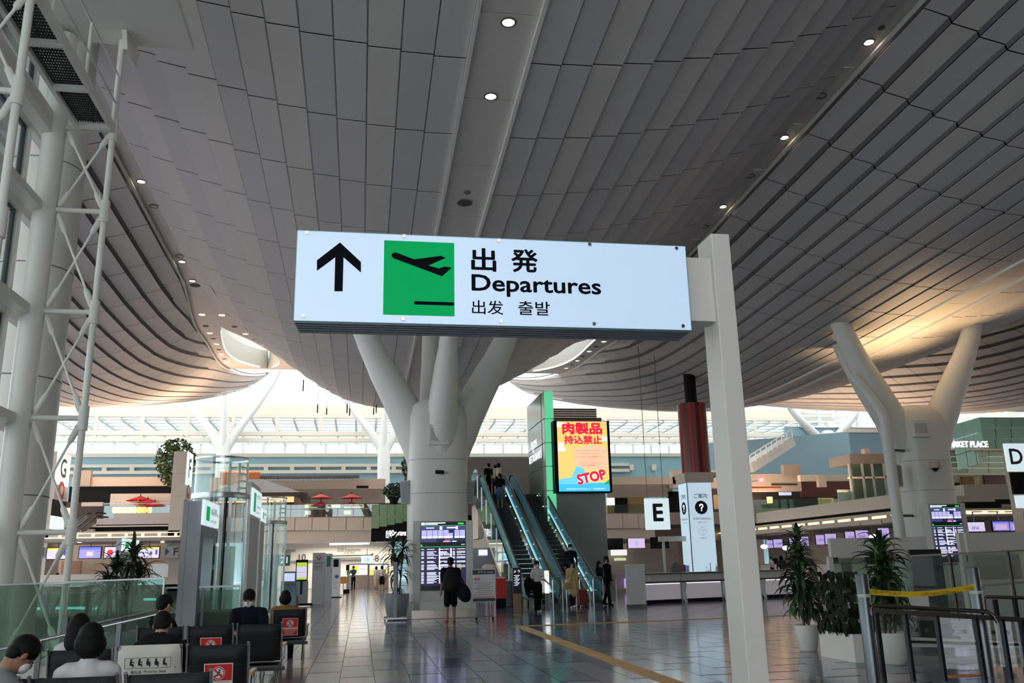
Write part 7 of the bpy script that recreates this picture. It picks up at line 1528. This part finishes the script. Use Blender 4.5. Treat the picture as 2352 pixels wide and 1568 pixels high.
# ------------------------------------------------------------------ people
SKIN = mat('skin', rgb(186, 142, 116), .5); SKIND = mat('skin_tan', rgb(150, 108, 84), .5); HAIR = mat('hair_black', rgb(13, 11, 11), .65, bump=.3, nscale=60, spec=.2); MASK = mat('face_mask', rgb(226, 226, 224), .7); MASKB = mat('face_mask_blue', rgb(130, 170, 200), .7); MASKK = mat('face_mask_black', rgb(24, 24, 26), .7)
def cl(n, r, g, b): return mat('cloth_'+n, rgb(r, g, b), .85, bump=.25, nscale=20, spec=.15)
PEOPLE = []
def person(label, loc, rz, H=1.68, top='white', bottom='black', shoe='black', lean=0.0, legs=((0, 0), (0, 0)), arms=((0, .12, .15), (0, .12, .15)), sit=None,
           sleeve='short', shorts=False, skirt=None, head=(0, 0), hair='short', mask=None, skin=SKIN, female=False, coat=0.0, vox=.022, extra=None):
    """bones come from joint angles; the body is then fused into one continuous mesh"""
    k = H; t = thing('person', label, 'person', loc, rz)
    LT, LS = .245*k, .245*k; hipw, shw = .052*k, (.106 if female else .124)*k
    hip = Vector((0, 0, 0)); up = Vector((0, -math.sin(lean), math.cos(lean)))
    chest = hip+up*(.19*k); sh = hip+up*(.30*k); neck = hip+up*(.322*k); hd = Vector((math.sin(head[1])*.3, -math.sin(lean+head[0]), math.cos(lean+head[0]))).normalized()
    hc = neck+up*(.015*k)+hd*(.078*k)
    B = []
    def bone(a, b, ra, rb, reg): B.append((Vector(a), Vector(b), ra, rb, reg))
    wd = .93 if female else 1.0
    E = []          # ellipsoids (centre, radii, rotation, region)
    rotl = Matrix.Rotation(lean, 3, 'X')
    E.append((hip+up*.02*k, (.092*k, .066*k, .075*k), rotl, 'bottom')); E.append((hip+up*(.12*k), (.083*k*wd, .062*k, .10*k), rotl, 'top')); E.append((hip+up*(.225*k), (.105*k*wd, .070*k, .105*k), rotl, 'top'))
    bone(sh+Vector((-shw*.75, 0, -.01*k)), sh+Vector((shw*.75, 0, -.01*k)), .042*k, .042*k, 'top'); bone(sh+up*(-.01*k), neck+up*(.05*k), .036*k, .032*k, 'skin'); bone(sh+up*(-.02*k), sh+up*(.015*k), .058*k, .042*k, 'top')
    roth = Matrix.Rotation(lean+head[0], 3, 'X')@Matrix.Rotation(head[1], 3, 'Z')
    E.append((hc+roth@Vector((0, .008*k, .012*k)), (.050*k, .058*k, .060*k), roth, 'skin')); E.append((hc+roth@Vector((0, -.014*k, -.026*k)), (.039*k, .043*k, .045*k), roth, 'skin'))
    low = []
    if sit is None: sit_ = False
    else: sit_ = True
    feet = []
    for s, (th, kn) in zip((-1, 1), legs):
        h0 = hip+Vector((s*hipw, 0, -.01*k)); d = Vector((s*.03, -math.sin(th), -math.cos(th))).normalized(); kne = h0+d*LT; d2 = Vector((0, -math.sin(th-kn), -math.cos(th-kn))); ank = kne+d2*LS
        bone(h0, kne, .055*k, .037*k, 'bottom'); 
        if shorts: bone(h0, h0+d*LT*.95, .06*k, .055*k, 'bottom'); bone(kne, ank, .034*k, .022*k, 'skin')
        elif skirt == 'wide': bone(h0, kne, .06*k, .058*k, 'bottom'); bone(kne, ank, .056*k, .058*k, 'bottom')
        else: bone(kne, ank, .040*k, .032*k, 'bottom')
        toe = ank+Vector((s*.012*k, -.085*k, -.025*k)); heel = ank+Vector((0, .02*k, -.022*k)); bone(heel, toe, .025*k, .021*k, 'shoe'); feet.append(ank.z-.046*k)
    if skirt == 'long': bone(hip+Vector((0, 0, -.02*k)), hip+Vector((0, 0, -.36*k)), .085*k, .115*k, 'bottom')
    if coat: bone(hip+up*.05*k, hip+Vector((0, 0, -coat*k)), .098*k, .115*k, 'top'); 
    hands = []
    for s, a in zip((-1, 1), arms):
        ph, ab, el = a[:3]; inw = a[3] if len(a) > 3 else 0
        s0 = sh+Vector((s*shw, 0, -.015*k)); d = Vector((s*math.sin(ab), -math.sin(ph+lean*.5)*math.cos(ab), -math.cos(ph+lean*.5)*math.cos(ab))); elb = s0+d*(.175*k); a2 = ph+lean*.5+el; d2 = Vector((-s*inw+s*math.sin(ab)*.3, -math.sin(a2), -math.cos(a2))).normalized(); wr = elb+d2*(.15*k)
        bone(s0, elb, .034*k, .027*k, 'top'); 
        if sleeve == 'short': bone(s0, s0+d*(.10*k), .042*k, .040*k, 'top')
        bone(elb, wr, .027*k, .019*k, 'top' if sleeve == 'long' else 'skin')
        palm = wr+d2*(.035*k); bone(wr, palm+d2*.012*k, .018*k, .023*k, 'skin'); hands.append((palm, d2, s))
    if extra: extra(bone, E, k, hip, up, sh)
    dz = -min(feet) if not sit_ else sit
    mb = MB(); off = Vector((0, 0, dz))
    def cap(a, b, ra, rb):
        mb.tube([a+off, a+(b-a)*.25+off, a+(b-a)*.5+off, a+(b-a)*.75+off, b+off], [ra+(rb-ra)*i/4 for i in range(5)], 10); mb.ell(a+off, (ra,)*3, 10, 6); mb.ell(b+off, (rb,)*3, 10, 6)
    for a, b, ra, rb, reg in B: cap(a, b, ra, rb)
    for c, r_, ro, reg in E: mb.ell(c+off, r_, 16, 12, rot=ro)
    me = mb.mesh('body_raw', SKIN); ob = bpy.data.objects.new('body_raw', me); COL.objects.link(ob)
    rm = ob.modifiers.new('fuse', 'REMESH'); rm.mode = 'VOXEL'; rm.voxel_size = vox; sm = ob.modifiers.new('soft', 'SMOOTH'); sm.factor = .6; sm.iterations = 4
    mats_ = {'top': cl(top, *CLOTH[top]), 'bottom': cl(bottom, *CLOTH[bottom]), 'shoe': cl(shoe, *CLOTH[shoe]), 'skin': skin}
    PEOPLE.append((t, ob, B, E, off, mats_, hands, k, skin))
    # hair, mask, ears, nose, eyes as fine pieces on the head
    H_ = lambda x, y, z: hc+off+roth@Vector((x*k, y*k, z*k))
    hb = MB(); hb.ell(H_(0, .014, .022), (.056*k, .063*k, .061*k), 18, 12, rot=roth)
    if hair in ('bob', 'long'): hb.ell(H_(0, .022, -.016), (.068*k, .058*k, .066*k), 16, 10, rot=roth)
    if hair == 'long': hb.ell(H_(0, .034, -.075), (.062*k, .040*k, .085*k), 14, 10, rot=roth)
    if hair == 'bun': hb.ell(H_(0, .05, .055), (.022*k, .022*k, .022*k), 10, 8, rot=roth)
    if hair == 'short': hb.ell(H_(0, .036, -.012), (.050*k, .034*k, .040*k), 14, 8, rot=roth)
    hb.build('hair', HAIR, t, smooth=80)
    if mask: 
        m2 = MB(); m2.ell(H_(0, -.034, -.030), (.038*k, .032*k, .032*k), 16, 10, rot=roth); m2.build('face_mask', mask, t, smooth=80)
        for s in (-1, 1): MB().tube([H_(s*.030, -.035, -.02), H_(s*.046, .006, .0)], .0025, 5).build('mask_loop', mask, t)
    for s in (-1, 1):
        MB().ell(H_(s*.052, .004, -.008), (.006*k, .012*k, .019*k), 8, 6, rot=roth).build('ear', skin, t, smooth=80)
        MB().ell(H_(s*.019, -.050, .004), (.008*k, .004*k, .0045*k), 8, 6, rot=roth).build('eye', HAIR, t, smooth=80)
    MB().ell(H_(0, -.058, -.012), (.008*k, .010*k, .014*k), 8, 6, rot=roth).build('nose', skin, t, smooth=80)
    if not mask: MB().ell(H_(0, -.050, -.036), (.016*k, .006*k, .004*k), 8, 6, rot=roth).build('mouth', mat('lips', rgb(150, 90, 80), .5), t, smooth=80)
    return t
CLOTH = dict(white=(206, 202, 204), black=(12, 12, 14), navy=(18, 22, 33), grey=(116, 118, 116), stripe=(196, 194, 192), brown=(140, 104, 62), yellow=(196, 178, 128), charcoal=(26, 25, 29), red=(176, 40, 34), denim=(84, 104, 132), beige=(190, 168, 140), cream=(206, 196, 184), teal=(90, 128, 140), blue=(52, 66, 100), pink=(214, 190, 186), dgrey=(64, 64, 70))
SITL = ((1.5, 1.5), (1.5, 1.5))
SZ = .42
# seated people
pw_ = person('person in a white top with black bobbed hair seen from behind, seated', (-1.95, 7.12, 0), math.pi+.25, 1.64, 'white', 'black', 'black', .02, SITL, ((.5, .15, .9), (.5, .15, .9)), SZ, 'long', head=(.25, .15), hair='bob', mask=MASK, female=True, vox=.016)
person('elderly person in a grey collared shirt bowing the head, seated at the left corner', (-2.60, 6.95, 0), math.pi-1.0, 1.66, 'grey', 'black', 'black', .28, SITL, ((.6, .12, .9), (.6, .12, .9)), SZ-.02, 'short', head=(.55, 0), hair='short', mask=MASK, skin=SKIND, vox=.016)
ps_ = person('person in a striped top with long black hair, seated behind the white top', (-2.78, 9.66, 0), math.pi-.2, 1.62, 'stripe', 'black', 'black', .02, SITL, ((.5, .15, .9), (.5, .15, .9)), SZ-.02, 'long', head=(.3, .2), hair='long', female=True, vox=.018)
person('person in a dark hooded jacket slouching in the priority seat', (-1.99, 9.62, 0), math.pi, 1.64, 'charcoal', 'black', 'black', .10, SITL, ((.5, .15, .9), (.5, .15, .9)), SZ-.02, 'long', head=(.45, 0), hair='short', vox=.018, extra=lambda bone, E, k, hip, up, sh: bone(sh+Vector((-.1, .05, .02)), sh+Vector((.1, .05, .02)), .05*k, .05*k, 'top'))
person('person in a black suit with white collar turned to the right, seated', (-2.66, 12.95, 0), math.pi-.8, 1.74, 'black', 'black', 'black', .0, SITL, ((.5, .15, .9), (.5, .15, .9)), SZ+.01, 'long', head=(.3, 0), hair='short', vox=.018)
person('person in a navy T-shirt and white mask looking down, seated facing the camera', (-1.72, 14.75, 0), -.05, 1.74, 'navy', 'black', 'black', .08, SITL, ((.35, .04, 1.1, .5), (.35, .04, 1.1, .5)), SZ+.03, 'short', head=(.42, 0), hair='short', mask=MASK, skin=SKIND, vox=.018)
person('person in a brown jacket with a round black haircut seen from behind, seated', (-1.36, 17.0, 0), math.pi, 1.64, 'brown', 'black', 'black', .02, SITL, ((.5, .15, .9), (.5, .15, .9)), SZ-.02, 'long', head=(.15, 0), hair='bob', vox=.02)
# standing and walking people
def stand(px, py): p = G(px, py); p.z = 0; return p
bpk = person('person in shorts and red shoes studying the departure board', stand(1035, 1431), math.pi, 1.76, 'black', 'black', 'red', .0, ((.04, .02), (-.04, .02)), ((.1, .25, .5), (.05, .1, .3)), shorts=True, hair='short', skin=SKIND, sleeve='short')
person('person in a white T-shirt and wide black trousers walking, dark jacket over the arm', stand(1236, 1406), .35, 1.64, 'white', 'black', 'white', .02, ((.2, .15), (-.15, .1)), ((-.2, .1, .15), (.15, .2, .9)), hair='bun', mask=MASK, skirt='wide', female=True)
person('person in a pale yellow coat with a cross-body bag walking', stand(1316, 1396), .15, 1.62, 'yellow', 'navy', 'white', .02, ((.18, .12), (-.15, .15)), ((.15, .15, .6), (-.1, .12, .2)), hair='bob', mask=MASKB, sleeve='long', coat=.20, female=True)
person('person all in black clothes striding past the escalators', stand(1397, 1391), .75, 1.76, 'black', 'black', 'black', .03, ((.25, .15), (-.2, .2)), ((.3, .2, 1.1, .3), (-.1, .15, .3)), hair='short', mask=MASKK, sleeve='long')
person('person with long black hair in pale trousers half hidden behind the one in black', stand(1379, 1380), .6, 1.6, 'charcoal', 'cream', 'white', .03, ((.25, .2), (-.25, .25)), ((.2, .15, .6), (-.1, .15, .3)), hair='long', sleeve='long', female=True)
def onesc(x, y): return Vector((x, y, max(0, ES_Z*(math.floor((y-ES_Y0)/(ES_Y1-ES_Y0)*26)+1)/26-.02)))
person('person in a dark open jacket and mask standing at the escalator foot', onesc(8.72, 36.6), 0, 1.72, 'charcoal', 'black', 'black', .0, hair='short', mask=MASK, sleeve='long')
person('person in black shirt and denim shorts riding the escalator up', onesc(7.0, 44.6), math.pi, 1.7, 'black', 'denim', 'white', .0, shorts=True, hair='short')
person('person with a pale backpack riding the escalator near its top', onesc(7.2, 46.2), math.pi, 1.62, 'beige', 'black', 'black', .0, hair='bob', sleeve='long', female=True)
person('person in a black vest at the very top of the escalator', Vector((6.85, 47.6, ES_Z)), math.pi+.5, 1.74, 'black', 'black', 'black', .0, hair='short', sleeve='short')
person('person in a white shirt beyond the escalator top', Vector((7.35, 48.4, ES_Z)), math.pi, 1.74, 'white', 'black', 'black', .0, hair='short', sleeve='long')
# people at the gate and the counters
person('person in a long pale skirt, leftmost of the trio by the gate', stand(859, 1351), .6, 1.6, 'brown', 'cream', 'white', .0, hair='long', sleeve='long', skirt='long', female=True, vox=.03)
person('person in white top and beige skirt, middle of the trio by the gate', stand(864, 1353), 2.6, 1.62, 'white', 'beige', 'black', .0, hair='bob', skirt='long', female=True, vox=.03)
person('person in white shirt and black shorts, right of the trio by the gate', stand(877, 1357), 2.9, 1.66, 'white', 'black', 'black', .0, hair='bob', shorts=True, sleeve='long', vox=.03)
person('gate attendant in dark trousers and blue sleeves beside the camera stand', stand(811, 1355), -.5, 1.68, 'blue', 'black', 'black', .05, arms=((.6, .1, .6), (.5, .1, .5)), hair='short', sleeve='short', vox=.03)
person('person in white blouse working behind the far right check-in desk', Vector((A(1770, 1275, 58).x, 58, 0)), .3, 1.66, 'white', 'black', 'black', .0, hair='bun', sleeve='long', female=True, vox=.03)
person('person in grey clothes seen from behind at the far right check-in', Vector((A(1793, 1275, 46).x, 46, 0)), math.pi-.4, 1.68, 'dgrey', 'black', 'black', .0, hair='bob', sleeve='long', vox=.03)
person('attendant with bun hair behind the left check-in desk', Vector((A(132, 1320, 54).x, 54, 0)), .2, 1.62, 'white', 'black', 'black', .05, hair='bun', sleeve='long', female=True, vox=.03)
person('attendant with dark hair behind the left check-in desk near the plant', Vector((A(221, 1320, 54).x, 54, 0)), .2, 1.6, 'charcoal', 'black', 'black', .05, hair='bob', sleeve='long', female=True, vox=.03)
# fuse the bodies and paint clothing by the nearest limb
bpy.context.view_layer.update(); dg = bpy.context.evaluated_depsgraph_get()
for (t, ob, B, E, off, mats_, hands, k, skin) in PEOPLE:
    me = bpy.data.meshes.new_from_object(ob.evaluated_get(dg)); me.name = 'body'
    regs = ['top', 'bottom', 'skin', 'shoe']; me.materials.clear()
    for r_ in regs: me.materials.append(mats_[r_])
    n = len(me.polygons); C = np.empty(n*3); me.polygons.foreach_get('center', C); C = C.reshape(-1, 3)-np.array(off); best = np.full(n, 1e9); idx = np.zeros(n, int)
    for a, b, ra, rb, reg in B:
        a_, b_ = np.array(a), np.array(b); d_ = b_-a_; L2 = max(d_@d_, 1e-9); u = np.clip(((C-a_)@d_)/L2, 0, 1); dist = np.linalg.norm(C-a_-u[:, None]*d_, axis=1)-(ra+(rb-ra)*u)
        mk = dist < best; best[mk] = dist[mk]; idx[mk] = regs.index(reg)
    for c, r_, ro, reg in E:
        q = (C-np.array(c))@np.array(ro); dist = (np.linalg.norm(q/np.array(r_), axis=1)-1)*min(r_); mk = dist < best; best[mk] = dist[mk]; idx[mk] = regs.index(reg)
    me.polygons.foreach_set('material_index', idx.astype(np.int32)); me.polygons.foreach_set('use_smooth', [True]*n)
    bm = bmesh.new(); bm.from_mesh(me)                      # five unequal, bent fingers per hand join the body mesh
    fm = MB()
    for palm, d2, s in hands:
        side = d2.cross(Vector((0, 0, 1)));
        if side.length < .1: side = Vector((1, 0, 0))
        side.normalize(); nrm = side.cross(d2)
        for i, L in enumerate((.034, .045, .050, .046, .037)):
            if i == 0: p = palm+side*s*-.018*k-d2*.004*k; e = (d2*.6-side*s*.8).normalized()
            else: p = palm+d2*.022*k+side*s*(-.016+.0105*(i-1))*k; e = d2
            q = p+e*L*.45*k; r2 = q+(e+nrm*.55).normalized()*L*.35*k; r3 = r2+(e+nrm*1.1).normalized()*L*.2*k
            fm.tube([p+off, q+off, r2+off, r3+off], [.0052*k, .0050*k, .0045*k, .0036*k], 6)
    fo = fm.mesh('fingers', skin); o0 = len(bm.faces); bm.from_mesh(fo); bm.faces.ensure_lookup_table()
    for f in bm.faces[o0:]: f.material_index = 2; f.smooth = True
    bm.to_mesh(me); bm.free(); bpy.data.meshes.remove(fo)
    bo = bpy.data.objects.new('body', me); COL.objects.link(bo); bo.parent = t
for (t, ob, *_r) in PEOPLE:
    m_ = ob.data; bpy.data.objects.remove(ob); bpy.data.meshes.remove(m_)
# details carried or worn
def near(t, x, y, z): return Vector(t.location)+Matrix.Rotation(t.rotation_euler.z, 3, 'Z')@Vector((x, y, z))
b_ = thing('backpack', 'large dark brown backpack on the person at the departure board', 'backpack', near(bpk, 0, .22, 1.0), bpk.rotation_euler.z)
MB().ell((-.02, 0, .18), (.27, .16, .34), 20, 14).build('bag', mat('bag_brown', rgb(26, 21, 23), .8, spec=.2), b_, smooth=80); MB().ell((-.02, .1, .06), (.16, .08, .18), 14, 10).build('pocket', mat('bag_brown', rgb(26, 21, 23), .8, spec=.2), b_, smooth=80); [MB().tube([(s*.12, -.06, .46), (s*.13, -.26, .42), (s*.14, -.3, .2), (s*.12, -.1, -.05)], .02, 6).build('strap', BLACK, b_) for s in (-1, 1)]
b_ = thing('duffel_bag', 'bulging navy duffel bag slung over the right shoulder', 'bag', near(bpk, -.42, .12, .72), bpk.rotation_euler.z); o = MB().ell((0, 0, .14), (.20, .22, .30), 20, 12).build('bag', mat('bag_navy', rgb(15, 17, 30), .8, spec=.2), b_, smooth=80); o.rotation_euler = (0, .5, 0); MB().tube([(.05, .08, .38), (.2, .04, .66), (.27, -.02, .76), (.22, -.1, .66)], .02, 6).build('strap', BLACK, b_)
wk = stand(1236, 1406); b_ = thing('carried_jacket', 'dark jacket bundled over the arm of the walker in white', 'jacket', (wk.x-.32, wk.y-.1, .72)); MB().ell((0, 0, .2), (.17, .14, .24), 16, 10).build('bundle', cl('black', 20, 20, 23), b_, smooth=80); MB().ell((-.03, .02, .02), (.1, .1, .2), 12, 8).build('hem', cl('navy', 26, 30, 42), b_, smooth=80)
yk = stand(1316, 1396); b_ = thing('crossbody_bag', 'beige leather cross-body bag of the person in yellow', 'bag', (yk.x-.2, yk.y-.2, .66)); MB().cbox((0, 0, .13), (.34, .11, .26)).build('bag', mat('bag_tan', rgb(178, 152, 100), .5), b_, bevel=.03); MB().tube([(.1, -.0, .24), (.16, -.0, .5), (.3, .04, .75), (.32, .2, .78)], .012, 6).build('strap', mat('strap_dark', rgb(60, 48, 40), .6), b_)
b_ = thing('red_suitcase', 'small red suitcase rolling behind the person in yellow', 'suitcase', (yk.x+.42, yk.y+.25, 0)); MB().cbox((0, 0, .36), (.36, .24, .56)).build('shell', mat('case_red', rgb(120, 30, 36), .4), b_, bevel=.04); MB().tube([(-.1, .08, .62), (-.1, .08, .95), (.1, .08, .95), (.1, .08, .62)], .01, 6).build('pull_handle', CHROME, b_); [MB().ell((x, y, .04), (.025, .04, .04), 8, 6).build('wheel', BLACK, b_) for x in (-.14, .14) for y in (-.08, .08)]
bb = onesc(7.2, 46.2); b_ = thing('pale_backpack', 'pale beige backpack worn on the escalator', 'backpack', (bb.x, bb.y-.2, bb.z+.95)); MB().ell((0, 0, .2), (.17, .1, .26), 14, 10).build('bag', mat('bag_pale', rgb(206, 186, 170), .7), b_, smooth=80); [MB().tube([(s*.09, .05, .4), (s*.1, .22, .42), (s*.11, .26, .2)], .018, 6).build('strap', mat('bag_pale', rgb(206, 186, 170), .7), b_) for s in (-1, 1)]
# dark stripes on the striped top
st2 = MB()
for i in range(5):
    z = SZ-.02+.24+.052*i; zr = [(.118*1.62*.97*math.cos(a_), .082*1.62*math.sin(a_), 0) for a_ in [2*math.pi*q/20 for q in range(21)]]
    st2.tube([(x, y, z) for x, y, _ in zr], .010, 5, caps=False)
st2.build('shirt_stripe', INK, ps_)
o = MB().tube([(.0, -.12, SZ+.42), (.0, -.13, SZ+.42)], .02, 10);
